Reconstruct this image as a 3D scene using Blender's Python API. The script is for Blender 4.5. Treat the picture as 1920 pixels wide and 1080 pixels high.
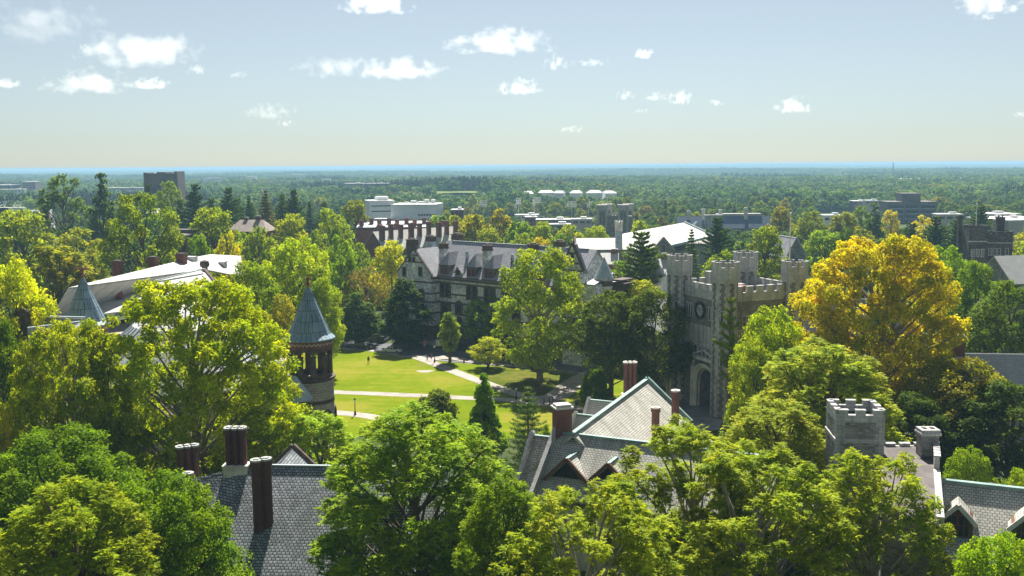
import bpy, math, random
import numpy as np
from mathutils import Matrix, Vector
from math import radians as R, sin, cos, pi, atan2, sqrt, tan

for o in list(bpy.data.objects):
    bpy.data.objects.remove(o, do_unlink=True)
SC = bpy.context.scene
COL = SC.collection

# ------------------------------------------------------------------ camera
CAM_H, F_PX, PITCH, ROLL = 45.0, 1868.0, R(7.02), 0.0073
r0, u0, fw = Vector((1, 0, 0)), Vector((0, sin(PITCH), cos(PITCH))), Vector((0, cos(PITCH), -sin(PITCH)))
cr = r0 * cos(ROLL) - u0 * sin(ROLL)
cu = u0 * cos(ROLL) + r0 * sin(ROLL)
cam = bpy.data.cameras.new("camera")
cam.sensor_width = 36.0
cam.lens = 36.0 * F_PX / 1920.0
cam.clip_start, cam.clip_end = 0.5, 90000.0
camo = bpy.data.objects.new("camera", cam)
COL.objects.link(camo)
m3 = Matrix((cr, cu, -fw)).transposed().to_4x4()
m3.translation = Vector((0, 0, CAM_H))
camo.matrix_world = m3
SC.camera = camo

# ------------------------------------------------------------------ light
SUN_EL, SUN_AZ = R(49), R(5)          # azimuth measured from +Y towards +X
wd = bpy.data.worlds.new("World")
SC.world = wd
wd.use_nodes = True
nt = wd.node_tree
nt.nodes.clear()
wo = nt.nodes.new("ShaderNodeOutputWorld")
bg = nt.nodes.new("ShaderNodeBackground")
sky = nt.nodes.new("ShaderNodeTexSky")
sky.sky_type = 'NISHITA'
sky.sun_disc = False
sky.sun_elevation = SUN_EL
sky.sun_rotation = SUN_AZ
sky.altitude = 500
sky.air_density = 1.0
sky.dust_density = 0.25
sky.ozone_density = 9.0
bg.inputs[1].default_value = 0.0435
hs = nt.nodes.new("ShaderNodeHueSaturation")     # a milky late-summer sky
hs.inputs['Saturation'].default_value = 0.55
nt.links.new(sky.outputs[0], hs.inputs['Color'])
wb = nt.nodes.new("ShaderNodeMix"); wb.data_type = 'RGBA'; wb.blend_type = 'MULTIPLY'
wb.inputs[0].default_value = 1.0
wb.inputs[7].default_value = (0.975, 0.98, 0.895, 1)
nt.links.new(hs.outputs[0], wb.inputs[6])
nt.links.new(wb.outputs[2], bg.inputs[0])
nt.links.new(bg.outputs[0], wo.inputs[0])
sl = bpy.data.lights.new("sun", 'SUN')
sl.energy = 5.0
sl.angle = R(0.5)
sl.color = (1.0, 0.95, 0.86)
so = bpy.data.objects.new("sun", sl)
COL.objects.link(so)
sd = Vector((sin(SUN_AZ) * cos(SUN_EL), cos(SUN_AZ) * cos(SUN_EL), sin(SUN_EL)))
so.rotation_euler = sd.to_track_quat('Z', 'Y').to_euler()
so.location = (0, 0, 200)
SC.view_settings.view_transform = 'Standard'
SC.view_settings.look = 'None'
SC.view_settings.exposure = 1.2
SC.view_settings.gamma = 1.0
SC.view_settings.use_curve_mapping = False
SC.cycles.max_bounces = 8
SC.cycles.diffuse_bounces = 4
SC.cycles.transmission_bounces = 4
SC.cycles.volume_bounces = 1

# ------------------------------------------------------------------ survey helpers (photo pixel -> place)
def ray(px, py):
    return fw * F_PX + cr * (px - 960.0) + cu * (540.0 - py)
def G(px, py, z=0.0):
    d = ray(px, py)
    return Vector((0, 0, CAM_H)) + d * ((z - CAM_H) / d.z)
def P(px, py, Y):
    d = ray(px, py)
    return Vector((0, 0, CAM_H)) + d * (Y / d.y)
def zpx(px, py, Y):
    return P(px, py, Y).z

# ------------------------------------------------------------------ object helpers
def link(o, parent=None):
    COL.objects.link(o)
    if parent is not None:
        o.parent = parent
    return o
def tag(o, label=None, cat=None, group=None, kind=None):
    if label: o['label'] = label
    if cat: o['category'] = cat
    if group: o['group'] = group
    if kind: o['kind'] = kind
    return o
def thing(name, label, cat, loc=(0, 0, 0), rz=0.0, group=None):
    o = bpy.data.objects.new(name, None)
    o.empty_display_size = 0.5
    o.location = loc
    o.rotation_euler = (0, 0, rz)
    link(o)
    return tag(o, label, cat, group)
def copy_tree(o, parent=None):
    c = o.copy()
    COL.objects.link(c)
    c.parent = parent
    for ch in list(o.children):
        copy_tree(ch, c)
    return c

class MB:
    def __init__(s):
        s.v, s.f, s.m, s.uv = [], [], [], []
    def poly(s, pts, m=0, uv=None):
        i = len(s.v)
        s.v.extend([tuple(p) for p in pts])
        s.f.append(tuple(range(i, i + len(pts))))
        s.m.append(m)
        s.uv.append(uv)
    def box(s, x0, x1, y0, y1, z0, z1, m=0, top=None):
        a = [(x0, y0, z0), (x1, y0, z0), (x1, y1, z0), (x0, y1, z0)]
        b = [(x0, y0, z1), (x1, y0, z1), (x1, y1, z1), (x0, y1, z1)]
        s.poly(a[::-1], m)
        s.poly(b, m if top is None else top)
        for k in range(4):
            j = (k + 1) % 4
            s.poly([a[k], a[j], b[j], b[k]], m)
    def cbox(s, cx, cy, z0, z1, wx, wy, m=0, top=None):
        s.box(cx - wx / 2, cx + wx / 2, cy - wy / 2, cy + wy / 2, z0, z1, m, top)
    def prism(s, pl, z0, z1, m=0, top=None):
        n = len(pl)
        s.poly([(x, y, z0) for x, y in pl][::-1], m)
        s.poly([(x, y, z1) for x, y in pl], m if top is None else top)
        for k in range(n):
            j = (k + 1) % n
            s.poly([(*pl[k], z0), (*pl[j], z0), (*pl[j], z1), (*pl[k], z1)], m)
    def bar(s, p, q, w, h, m=0):
        """box-section bar from p to q (any direction)"""
        p, q = Vector(p), Vector(q)
        d = (q - p).normalized()
        sd_ = d.cross(Vector((0, 0, 1)))
        sd_ = Vector((1, 0, 0)) if sd_.length < 1e-4 else sd_.normalized()
        up = sd_.cross(d).normalized()
        c = [sd_ * (w / 2) * a + up * (h / 2) * b for a, b in ((-1, -1), (1, -1), (1, 1), (-1, 1))]
        A, B = [p + x for x in c], [q + x for x in c]
        s.poly(A, m); s.poly(B[::-1], m)
        for k in range(4):
            j = (k + 1) % 4
            s.poly([A[k], B[k], B[j], A[j]], m)
    def slab(s, pts, t=0.25, m=0, under=None):
        pts = [Vector(p) for p in pts]
        n = (pts[1] - pts[0]).cross(pts[2] - pts[0]).normalized()
        if n.z < 0:
            pts = pts[::-1]; n = -n
        lo = [p - n * t for p in pts]
        u = m if under is None else under
        s.poly(pts, m)
        s.poly(lo[::-1], u)
        for k in range(len(pts)):
            j = (k + 1) % len(pts)
            s.poly([lo[k], lo[j], pts[j], pts[k]], u)
    def lathe(s, prof, cx=0, cy=0, n=24, m=0, a0=0.0, a1=2 * pi, cap=True):
        full = abs(a1 - a0 - 2 * pi) < 1e-5
        rr = max(max(r for r, z in prof), 0.01)
        ang = [a0 + (a1 - a0) * k / n for k in range(n + 1)]
        L = 0.0
        for i in range(len(prof) - 1):
            (ra, za), (rb, zb) = prof[i], prof[i + 1]
            dl = sqrt((ra - rb) ** 2 + (za - zb) ** 2)
            for k in range(n):
                A, B = ang[k], ang[k + 1]
                p = [(cx + ra * cos(A), cy + ra * sin(A), za), (cx + ra * cos(B), cy + ra * sin(B), za),
                     (cx + rb * cos(B), cy + rb * sin(B), zb), (cx + rb * cos(A), cy + rb * sin(A), zb)]
                uv = [(A * rr, L), (B * rr, L), (B * rr, L + dl), (A * rr, L + dl)]
                if ra < 1e-6: p.pop(1); uv.pop(1)
                elif rb < 1e-6: p.pop(2); uv.pop(2)
                s.poly(p, m, uv)
            L += dl
        if full and cap:
            for (r, z), rev in ((prof[0], True), (prof[-1], False)):
                if r > 1e-6:
                    c = [(cx + r * cos(a), cy + r * sin(a), z) for a in ang[:-1]]
                    s.poly(c[::-1] if rev else c, m)
    def tube(s, pts, rad, n=6, m=0):
        rings = []
        for i, p in enumerate(pts):
            p = Vector(p)
            d = (Vector(pts[min(i + 1, len(pts) - 1)]) - Vector(pts[max(i - 1, 0)])).normalized()
            a = d.cross(Vector((0.3, 0.95, 0.1))).normalized()
            b = d.cross(a)
            rings.append([p + a * (rad[i] * cos(2 * pi * k / n)) + b * (rad[i] * sin(2 * pi * k / n)) for k in range(n)])
        for A, B in zip(rings, rings[1:]):
            for k in range(n):
                j = (k + 1) % n
                s.poly([A[k], A[j], B[j], B[k]], m)
        s.poly(rings[-1], m)
    def build(s, name, mats, parent=None, smooth=False, loc=None, rz=None):
        me = bpy.data.meshes.new(name)
        me.from_pydata(s.v, [], s.f)
        if not isinstance(mats, (list, tuple)): mats = [mats]
        for mm in mats: me.materials.append(mm)
        me.polygons.foreach_set('material_index', s.m)
        uvl = me.uv_layers.new(name='UVMap')
        V = s.v
        uvs = []
        for f, uv, pl in zip(s.f, s.uv, me.polygons):
            if uv is not None:
                for q in uv: uvs.extend(q)
                continue
            n = pl.normal
            if abs(n.z) > 0.985:
                for i in f: uvs.extend((V[i][0], V[i][1]))
            else:
                h = sqrt(n.x * n.x + n.y * n.y)
                tx, ty = -n.y / h, n.x / h
                bx, by, bz = -n.z * n.x / h, -n.z * n.y / h, h
                for i in f:
                    x, y, z = V[i]
                    uvs.extend((tx * x + ty * y, bx * x + by * y + bz * z))
        uvl.data.foreach_set('uv', uvs)
        if smooth:
            me.polygons.foreach_set('use_smooth', [True] * len(me.polygons))
        me.update()
        o = bpy.data.objects.new(name, me)
        if loc is not None: o.location = loc
        if rz is not None: o.rotation_euler = (0, 0, rz)
        return link(o, parent)

# ------------------------------------------------------------------ materials
class NT:
    def __init__(s, name):
        s.m = bpy.data.materials.new(name)
        s.m.use_nodes = True
        s.t = s.m.node_tree
        s.t.nodes.clear()
        s.out = s.n('ShaderNodeOutputMaterial')
    def n(s, typ, **kw):
        x = s.t.nodes.new(typ)
        for k, v in kw.items(): setattr(x, k, v)
        return x
    def l(s, a, b): s.t.links.new(a, b)
    def noise(s, vec, scale, detail=4, rough=0.55):
        x = s.n('ShaderNodeTexNoise')
        x.inputs['Scale'].default_value = scale
        x.inputs['Detail'].default_value = detail
        x.inputs['Roughness'].default_value = rough
        if vec is not None: s.l(vec, x.inputs['Vector'])
        return x.outputs['Fac']
    def ramp(s, fac, stops):
        x = s.n('ShaderNodeValToRGB')
        e = x.color_ramp.elements
        while len(e) < len(stops): e.new(0.5)
        for i, (p, c) in enumerate(stops):
            e[i].position = p
            e[i].color = (*c, 1) if len(c) == 3 else c
        s.l(fac, x.inputs[0])
        return x.outputs[0]
    def mixc(s, fac, a, b, mode='MIX'):
        x = s.n('ShaderNodeMix', data_type='RGBA', blend_type=mode)
        for sock, v in ((x.inputs[0], fac), (x.inputs[6], a), (x.inputs[7], b)):
            if isinstance(v, (int, float)): sock.default_value = v
            elif isinstance(v, (tuple, list)): sock.default_value = (*v, 1)
            else: s.l(v, sock)
        return x.outputs[2]
    def math(s, op, a, b=None, clamp=False):
        x = s.n('ShaderNodeMath', operation=op, use_clamp=clamp)
        for sock, v in ((x.inputs[0], a), (x.inputs[1], b)):
            if v is None: continue
            if isinstance(v, (int, float)): sock.default_value = v
            else: s.l(v, sock)
        return x.outputs[0]
    def bsdf(s, col, rough=0.8, metal=0.0, bump=None, bstr=0.3, bdist=0.05, spec=0.3):
        b = s.n('ShaderNodeBsdfPrincipled')
        if isinstance(col, (tuple, list)): b.inputs['Base Color'].default_value = (*col, 1)
        else: s.l(col, b.inputs['Base Color'])
        if isinstance(rough, (int, float)): b.inputs['Roughness'].default_value = rough
        else: s.l(rough, b.inputs['Roughness'])
        b.inputs['Metallic'].default_value = metal
        b.inputs['Specular IOR Level'].default_value = spec
        if bump is not None:
            bp = s.n('ShaderNodeBump')
            bp.inputs['Strength'].default_value = bstr
            bp.inputs['Distance'].default_value = bdist
            s.l(bump, bp.inputs['Height'])
            s.l(bp.outputs[0], b.inputs['Normal'])
        s.l(b.outputs[0], s.out.inputs['Surface'])
        return s.m

def plain(name, col, rough=0.75, var=0.25, scale=0.8, metal=0.0, spec=0.3):
    t = NT(name)
    oc = t.n('ShaderNodeTexCoord').outputs['Object']
    a = t.noise(oc, scale, 5)
    b = t.noise(oc, scale * 9, 3)
    k = t.math('ADD', t.math('MULTIPLY', a, 1.2), t.math('MULTIPLY', b, 0.5))
    lo = tuple(c * (1 - var) for c in col); hi = tuple(min(1, c * (1 + var)) for c in col)
    c = t.ramp(k, [(0.6, lo), (1.1, hi)])
    return t.bsdf(c, rough, metal, b, 0.25, 0.03, spec)

def brick(name, c1, c2, mortar, w, h, ms=0.02, rough=0.8, var=0.35, off=0.5, bstr=0.6, stain=None, spec=0.3):
    t = NT(name)
    tc = t.n('ShaderNodeTexCoord')
    oc, uv = tc.outputs['Object'], tc.outputs['UV']
    bt = t.n('ShaderNodeTexBrick', offset=off)
    bt.inputs['Color1'].default_value = (*c1, 1)
    bt.inputs['Color2'].default_value = (*c2, 1)
    bt.inputs['Mortar'].default_value = (*mortar, 1)
    bt.inputs['Scale'].default_value = 1.0
    bt.inputs['Mortar Size'].default_value = ms
    bt.inputs['Mortar Smooth'].default_value = 0.3
    bt.inputs['Brick Width'].default_value = w
    bt.inputs['Row Height'].default_value = h
    t.l(uv, bt.inputs['Vector'])
    a = t.noise(oc, 0.35, 5)
    b = t.noise(oc, 5.0, 3)
    f = t.ramp(t.math('ADD', t.math('MULTIPLY', a, 0.7), t.math('MULTIPLY', b, 0.3)), [(0.3, (1 - var,) * 3), (0.7, (1 + var * 0.6,) * 3)])
    c = t.mixc(1.0, bt.outputs['Color'], f, 'MULTIPLY')
    if stain:
        # dark run-off streaks: long thin in the slope direction
        mp = t.n('ShaderNodeMapping')
        mp.inputs['Scale'].default_value = (1.3, 0.12, 1)
        t.l(uv, mp.inputs['Vector'])
        s_ = t.noise(mp.outputs[0], 1.0, 4)
        c = t.mixc(t.ramp(s_, [(0.5, (0, 0, 0)), (0.72, (stain[1],) * 3)]), c, stain[0])
    hgt = t.math('ADD', t.math('MULTIPLY', t.math('SUBTRACT', 1.0, bt.outputs['Fac']), 1.0), t.math('MULTIPLY', b, 0.7))
    return t.bsdf(c, rough, 0, hgt, bstr, 0.05, spec)

def rubble(name, c_lo, c_hi, mortar, cell=0.5, rough=0.85, edge=0.06):
    t = NT(name)
    tc = t.n('ShaderNodeTexCoord')
    oc, uv = tc.outputs['Object'], tc.outputs['UV']
    mp = t.n('ShaderNodeMapping'); mp.inputs['Scale'].default_value = (1 / cell * 0.7, 1 / cell, 1)
    t.l(uv, mp.inputs['Vector'])
    v1 = t.n('ShaderNodeTexVoronoi', feature='F1'); v1.inputs['Scale'].default_value = 1; t.l(mp.outputs[0], v1.inputs['Vector'])
    v2 = t.n('ShaderNodeTexVoronoi', feature='DISTANCE_TO_EDGE'); v2.inputs['Scale'].default_value = 1; t.l(mp.outputs[0], v2.inputs['Vector'])
    sx = t.n('ShaderNodeSeparateColor'); t.l(v1.outputs['Color'], sx.inputs[0])
    c = t.ramp(sx.outputs[0], [(0.1, c_lo), (0.9, c_hi)])
    e = t.ramp(v2.outputs['Distance'], [(edge * 0.4, (0, 0, 0)), (edge, (1, 1, 1))])
    c = t.mixc(e, mortar, c)
    a = t.noise(oc, 0.3, 5)
    c = t.mixc(1.0, c, t.ramp(a, [(0.3, (0.72,) * 3), (0.7, (1.15,) * 3)]), 'MULTIPLY')
    hgt = t.math('ADD', e, t.math('MULTIPLY', t.noise(oc, 6, 3), 0.5))
    return t.bsdf(c, rough, 0, hgt, 0.6, 0.06)

M = {}
M['slate_blue'] = brick('slate_blue', (.19, .22, .24), (.40, .43, .445), (.025, .03, .035), .42, .31, .045, .55, .4, stain=((.10, .115, .10), .55), spec=.4)
M['slate_grey'] = brick('slate_grey', (.28, .285, .315), (.40, .40, .43), (.15, .15, .17), .5, .34, .03, .6, .25)
M['slate_pale'] = brick('slate_pale', (.50, .49, .43), (.64, .62, .55), (.17, .17, .15), .42, .30, .035, .7, .3, stain=((.12, .12, .11), .6))
M['slate_light'] = brick('slate_light', (.40, .41, .42), (.50, .50, .50), (.25, .25, .26), .5, .3, .03, .6, .2)
M['slate_cone'] = brick('slate_cone', (.19, .29, .365), (.27, .38, .46), (.06, .075, .09), .85, 1.7, .05, .5, .4, spec=.4)
M['white_roof'] = brick('white_roof', (.50, .50, .47), (.57, .56, .52), (.40, .40, .38), .6, .4, .03, .65, .15, stain=((.35, .36, .35), .35))
M['cream_roof'] = brick('cream_roof', (.66, .64, .57), (.73, .71, .63), (.52, .50, .45), 1.2, .7, .02, .7, .15, stain=((.45, .44, .40), .3))
M['felt_roof'] = plain('felt_roof', (.12, .105, .10), .9, .3, .4)
M['red_brick'] = brick('red_brick', (.22, .075, .05), (.30, .11, .075), (.22, .17, .15), .23, .08, .012, .85, .35)
M['dark_brick'] = brick('dark_brick', (.13, .05, .042), (.185, .075, .06), (.07, .05, .045), .23, .08, .012, .8, .35)
M['rubble_white'] = rubble('rubble_white', (.52, .545, .56), (.86, .87, .85), (.25, .24, .24), .55)
M['rubble_grey'] = brick('rubble_grey', (.20, .195, .18), (.44, .425, .39), (.23, .22, .21), .52, .19, .02, .9, .4)
M['rubble_brown'] = brick('rubble_brown', (.15, .14, .122), (.34, .315, .27), (.19, .18, .16), .55, .2, .02, .9, .45)
M['rubble_dark'] = brick('rubble_dark', (.06, .06, .065), (.18, .17, .165), (.10, .10, .10), .55, .22, .02, .9, .4)
M['limestone'] = brick('limestone', (.46, .465, .45), (.56, .555, .53), (.30, .30, .29), .9, .42, .02, .85, .35, stain=((.10, .10, .095), .75))
M['tan_ashlar'] = brick('tan_ashlar', (.36, .315, .27), (.48, .42, .36), (.11, .09, .08), .95, .40, .025, .85, .3)
M['brownstone'] = plain('brownstone', (.105, .075, .062), .85, .35, 1.2)
M['brownred'] = plain('brownred', (.20, .075, .055), .8, .3, 1.2)
M['copper'] = plain('copper', (.19, .29, .265), .65, .3, 1.0)
M['lead'] = plain('lead', (.33, .40, .43), .5, .2, 0.6, spec=.5)
M['white_paint'] = plain('white_paint', (.78, .78, .76), .6, .08, 0.2)
M['white_wall'] = plain('white_wall', (.80, .81, .80), .7, .08, 0.1)
M['beige_wall'] = plain('beige_wall', (.50, .45, .40), .8, .12, 0.1)
M['pale_stone'] = plain('pale_stone', (.58, .56, .50), .85, .25, 0.7)
M['concrete_dark'] = plain('concrete_dark', (.15, .13, .125), .85, .2, 0.15)
M['brown_block'] = brick('brown_block', (.20, .15, .14), (.24, .18, .165), (.16, .12, .11), 1.2, .6, .03, .85, .2)
M['steel'] = plain('steel', (.55, .56, .57), .45, .1, 2.0, metal=.5)
M['black_iron'] = plain('black_iron', (.02, .022, .022), .5, .2, 3)
M['timber'] = plain('timber', (.14, .07, .04), .7, .3, 3)
M['orange'] = plain('orange', (.75, .17, .03), .5, .1, 3)
M['tar'] = plain('tar', (.05, .045, .045), .9, .3, .8)
def glass(name, col, rough):
    t = NT(name)
    oc = t.n('ShaderNodeTexCoord').outputs['Object']
    n_ = t.noise(oc, 1.3, 2)
    return t.bsdf(t.ramp(n_, [(.35, col), (.7, tuple(c * 1.8 for c in col))]), rough, 0, n_, .05, .02, .6)
M['glass'] = glass('glass', (.018, .02, .022), .12)
M['glass_green'] = glass('glass_green', (.05, .085, .075), .2)
M['glass_amber'] = glass('glass_amber', (.16, .09, .05), .35)

def grass_mat(name, c1, c2, c3, bare=None):
    t = NT(name)
    oc = t.n('ShaderNodeTexCoord').outputs['Object']
    a = t.noise(oc, .045, 5); b = t.noise(oc, .6, 4); d = t.noise(oc, 7, 3)
    mp = t.n('ShaderNodeMapping'); mp.inputs['Scale'].default_value = (.05, .55, 1); mp.inputs['Rotation'].default_value = (0, 0, .12)
    t.l(oc, mp.inputs['Vector'])
    st = t.noise(mp.outputs[0], 1.0, 2)
    k = t.math('ADD', t.math('MULTIPLY', a, .8), t.math('ADD', t.math('MULTIPLY', b, .35), t.math('ADD', t.math('MULTIPLY', d, .25), t.math('MULTIPLY', st, .35))))
    c = t.ramp(k, [(.62, c1), (.88, c2), (1.08, c3)])
    if bare:
        e = t.noise(oc, .11, 5, .65)
        c = t.mixc(t.ramp(e, [(bare[1], (0, 0, 0)), (bare[1] + .1, (1, 1, 1))]), c, bare[0])
    return t.bsdf(c, .9, 0, d, .5, .05, 0.0)
M['lawn'] = grass_mat('lawn', (.098, .152, .006), (.150, .198, .008), (.225, .218, .030), ((.20, .17, .055), .635))
M['rough_grass'] = grass_mat('rough_grass', (.05, .075, .010), (.085, .11, .014), (.14, .14, .03), ((.16, .11, .07), .56))
M['meadow'] = grass_mat('meadow', (.14, .20, .05), (.17, .22, .06), (.20, .23, .08))
def paving(name, c1, c2, mort, w, h):
    t = NT(name)
    oc = t.n('ShaderNodeTexCoord').outputs['Object']
    bt = t.n('ShaderNodeTexBrick', offset=.5)
    for k, v in (('Color1', c1), ('Color2', c2), ('Mortar', mort)): bt.inputs[k].default_value = (*v, 1)
    bt.inputs['Scale'].default_value = 1; bt.inputs['Mortar Size'].default_value = .03
    bt.inputs['Brick Width'].default_value = w; bt.inputs['Row Height'].default_value = h
    t.l(oc, bt.inputs['Vector'])
    n_ = t.noise(oc, .4, 6)
    c = t.mixc(1.0, bt.outputs['Color'], t.ramp(n_, [(.3, (.7,) * 3), (.7, (1.15,) * 3)]), 'MULTIPLY')
    return t.bsdf(c, .85, 0, t.noise(oc, 12, 3), .3, .03)
M['path'] = paving('path', (.33, .29, .255), (.38, .34, .30), (.22, .195, .17), 1.5, 1.5)
M['plaza'] = paving('plaza', (.24, .25, .27), (.30, .31, .33), (.14, .15, .16), 1.2, .9)
M['asphalt'] = plain('asphalt', (.10, .105, .115), .9, .3, .25)
M['kerb'] = plain('kerb', (.40, .38, .35), .85, .15, .8)

# foliage -----------------------------------------------------------
def leaf_mat(name, trans=.42, world_var=0.0, objcol=True, cols=None, gloss=.06):
    t = NT(name)
    oi = t.n('ShaderNodeObjectInfo')
    at = t.n('ShaderNodeAttribute', attribute_name='tone')
    tone = at.outputs['Fac']
    if objcol:
        base = oi.outputs['Color']
    else:
        base = t.ramp(oi.outputs['Random'], cols)
        g = t.n('ShaderNodeNewGeometry')
        n1 = t.noise(g.outputs['Position'], .004, 3)
        n2 = t.noise(g.outputs['Position'], .03, 3)
        base = t.mixc(1.0, base, t.ramp(n1, [(.35, (.62, .72, .8)), (.65, (1.3, 1.2, 1.0))]), 'MULTIPLY')
        base = t.mixc(1.0, base, t.ramp(n2, [(.35, (.65, .7, .75)), (.65, (1.35, 1.25, 1.1))]), 'MULTIPLY')
    oc = t.n('ShaderNodeTexCoord').outputs['Object']
    hv = t.noise(oc, .30, 3)
    base = t.mixc(t.ramp(hv, [(.38, (0, 0, 0)), (.62, (.75, .75, .75))]), base, t.mixc(1.0, base, (.82, 1.02, .9), 'MULTIPLY'))
    hv2 = t.noise(oc, .9, 3)
    base = t.mixc(t.ramp(hv2, [(.56, (0, 0, 0)), (.72, (.7, .7, .7))]), base, t.mixc(1.0, base, (1.32, 1.08, .9), 'MULTIPLY'))
    lo = t.mixc(1.0, base, (.50, .62, .75), 'MULTIPLY')
    hi = t.mixc(1.0, base, (1.80, 1.60, .9), 'MULTIPLY')
    c = t.mixc(tone, lo, hi)
    ct = t.mixc(1.0, c, (1.55, 1.45, .5), 'MULTIPLY')
    d = t.n('ShaderNodeBsdfPrincipled')
    t.l(c, d.inputs['Base Color'])
    d.inputs['Roughness'].default_value = .6
    d.inputs['Specular IOR Level'].default_value = gloss
    tr = t.n('ShaderNodeBsdfTranslucent')
    t.l(ct, tr.inputs['Color'])
    mx = t.n('ShaderNodeMixShader')
    mx.inputs[0].default_value = trans
    t.l(d.outputs[0], mx.inputs[1]); t.l(tr.outputs[0], mx.inputs[2])
    t.l(mx.outputs[0], t.out.inputs['Surface'])
    return t.m
M['leaf'] = leaf_mat('leaf', .44)
M['needle'] = leaf_mat('needle', .22, gloss=.08)
M['far_leaf'] = leaf_mat('far_leaf', .35, objcol=False, cols=[(0, (.045, .105, .026)), (.35, (.065, .140, .028)), (.7, (.095, .165, .030)), (.95, (.130, .180, .034)), (1, (.16, .165, .035))])
M['far_pine'] = leaf_mat('far_pine', .15, objcol=False, cols=[(0, (.030, .055, .024)), (1, (.05, .075, .03))])
M['bark'] = plain('bark', (.11, .085, .065), .9, .4, 2.5)
M['bark_pale'] = plain('bark_pale', (.20, .18, .145), .85, .5, 1.2)
M['brown_shingle'] = brick('brown_shingle', (.36, .29, .25), (.44, .37, .32), (.20, .16, .14), .5, .3, .03, .8, .3)
# ================================================================== GROUND
random.seed(7); rng = np.random.default_rng(7)
def smooth(a, b, x):
    t = np.clip((x - a) / (b - a), 0, 1)
    return t * t * (3 - 2 * t)
MOUNDS = [(-63, 1215, 95, 75, 12.5), (-15, 1400, 110, 90, 6.0), (-100, 1450, 150, 120, 5.0)]
def hz(x, y):
    x = np.asarray(x, float); y = np.asarray(y, float)
    d = np.sqrt(x * x + y * y)
    h = np.zeros_like(d)
    for mx, my, rx, ry, hh in MOUNDS:
        q = ((x - mx) / rx) ** 2 + ((y - my) / ry) ** 2
        h = h + hh * np.clip(1.25 * np.exp(-q * 1.2), 0, 1)
    far = smooth(1500, 4200, d) * (1 - smooth(7000, 10500, d)) * 12 * (np.sin(x * .0011 + 1.3) * np.sin(y * .0013) + .4 * np.sin(x * .0031 + y * .0009))
    a = np.arctan2(x, np.maximum(y, 1))
    ridge = 16 + 7 * np.sin(a * 9 + .5) + 4 * np.sin(a * 23 + 2) + 2 * np.sin(a * 51) + 14 * a
    hill = smooth(9000, 14500, d) * (1 - smooth(17000, 22000, d)) * ridge
    return h + far + hill

def ground():
    rad = [0, 60, 200, 420, 700] + list(np.arange(900, 1900, 50)) + list(np.arange(1900, 4000, 300)) + list(np.arange(4000, 26001, 500))
    angs = np.linspace(0, 2 * pi, 361)[:-1]
    # fine in front of the camera, coarse elsewhere
    fr = np.linspace(R(50), R(130), 161)
    rest = np.linspace(R(130), R(410), 41)[1:-1]
    angs = np.concatenate([fr, rest])
    n = len(angs)
    vs = [(0, 0, 0)]
    for r in rad[1:]:
        x = r * np.cos(angs); y = r * np.sin(angs)
        z = hz(x, y)
        vs += list(zip(x.tolist(), y.tolist(), z.tolist()))
    fs = [(0, 1 + k, 1 + (k + 1) % n) for k in range(n)]
    for i in range(len(rad) - 2):
        b0 = 1 + i * n; b1 = b0 + n
        for k in range(n):
            j = (k + 1) % n
            fs.append((b0 + k, b1 + k, b1 + j, b0 + j))
    me = bpy.data.meshes.new('ground')
    me.from_pydata(vs, [], fs)
    t = NT('ground_cover')
    oc = t.n('ShaderNodeTexCoord').outputs['Object']
    a = t.noise(oc, .06, 6); b = t.noise(oc, .002, 5)
    k = t.math('ADD', t.math('MULTIPLY', a, .5), t.math('MULTIPLY', b, .5))
    c = t.ramp(k, [(.38, (.035, .055, .018)), (.52, (.065, .085, .025)), (.64, (.12, .12, .045))])
    t.bsdf(c, .95, 0, t.noise(oc, .5, 5), .8, .4, .1)
    me.materials.append(t.m)
    me.polygons.foreach_set('use_smooth', [True] * len(me.polygons))
    o = bpy.data.objects.new('ground', me)
    link(o); tag(o, kind='structure')
ground()

def sheet(name, pts, z, mat, kind='structure'):
    mb = MB()
    mb.poly([(p.x, p.y, z) for p in pts])
    o = mb.build(name, mat)
    if o.data.polygons[0].normal.z < 0: o.data.flip_normals()
    return tag(o, kind=kind)
def strip_mb(pts, w, z0, z1):
    mb = MB()
    L, Rr = [], []
    for i, p in enumerate(pts):
        a = pts[max(i - 1, 0)]; b = pts[min(i + 1, len(pts) - 1)]
        d = (b - a); d.z = 0; d.normalize()
        n = Vector((-d.y, d.x, 0))
        L.append(p + n * w / 2); Rr.append(p - n * w / 2)
    for i in range(len(pts) - 1):
        mb.poly([(Rr[i].x, Rr[i].y, z1), (Rr[i + 1].x, Rr[i + 1].y, z1), (L[i + 1].x, L[i + 1].y, z1), (L[i].x, L[i].y, z1)])
        if z1 > z0:
            for A, rev in ((Rr, 0), (L, 1)):
                q = [(A[i].x, A[i].y, z0), (A[i + 1].x, A[i + 1].y, z0), (A[i + 1].x, A[i + 1].y, z1), (A[i].x, A[i].y, z1)]
                mb.poly(q[::-1] if rev else q)
    return mb
def spline(px, k=5):
    p = [G(*q) for q in px]
    out = []
    for i in range(len(p) - 1):
        a, b, c, d = p[max(i - 1, 0)], p[i], p[i + 1], p[min(i + 2, len(p) - 1)]
        for t in range(k):
            u = t / k
            out.append(0.5 * ((2 * b) + (c - a) * u + (2 * a - 5 * b + 4 * c - d) * u * u + (3 * b - a - 3 * c + d) * u ** 3))
    out.append(p[-1])
    return out
def way(name, px, w, z, mat):
    return tag(strip_mb(spline(px), w, z, z).build(name, mat), kind='structure')

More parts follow.
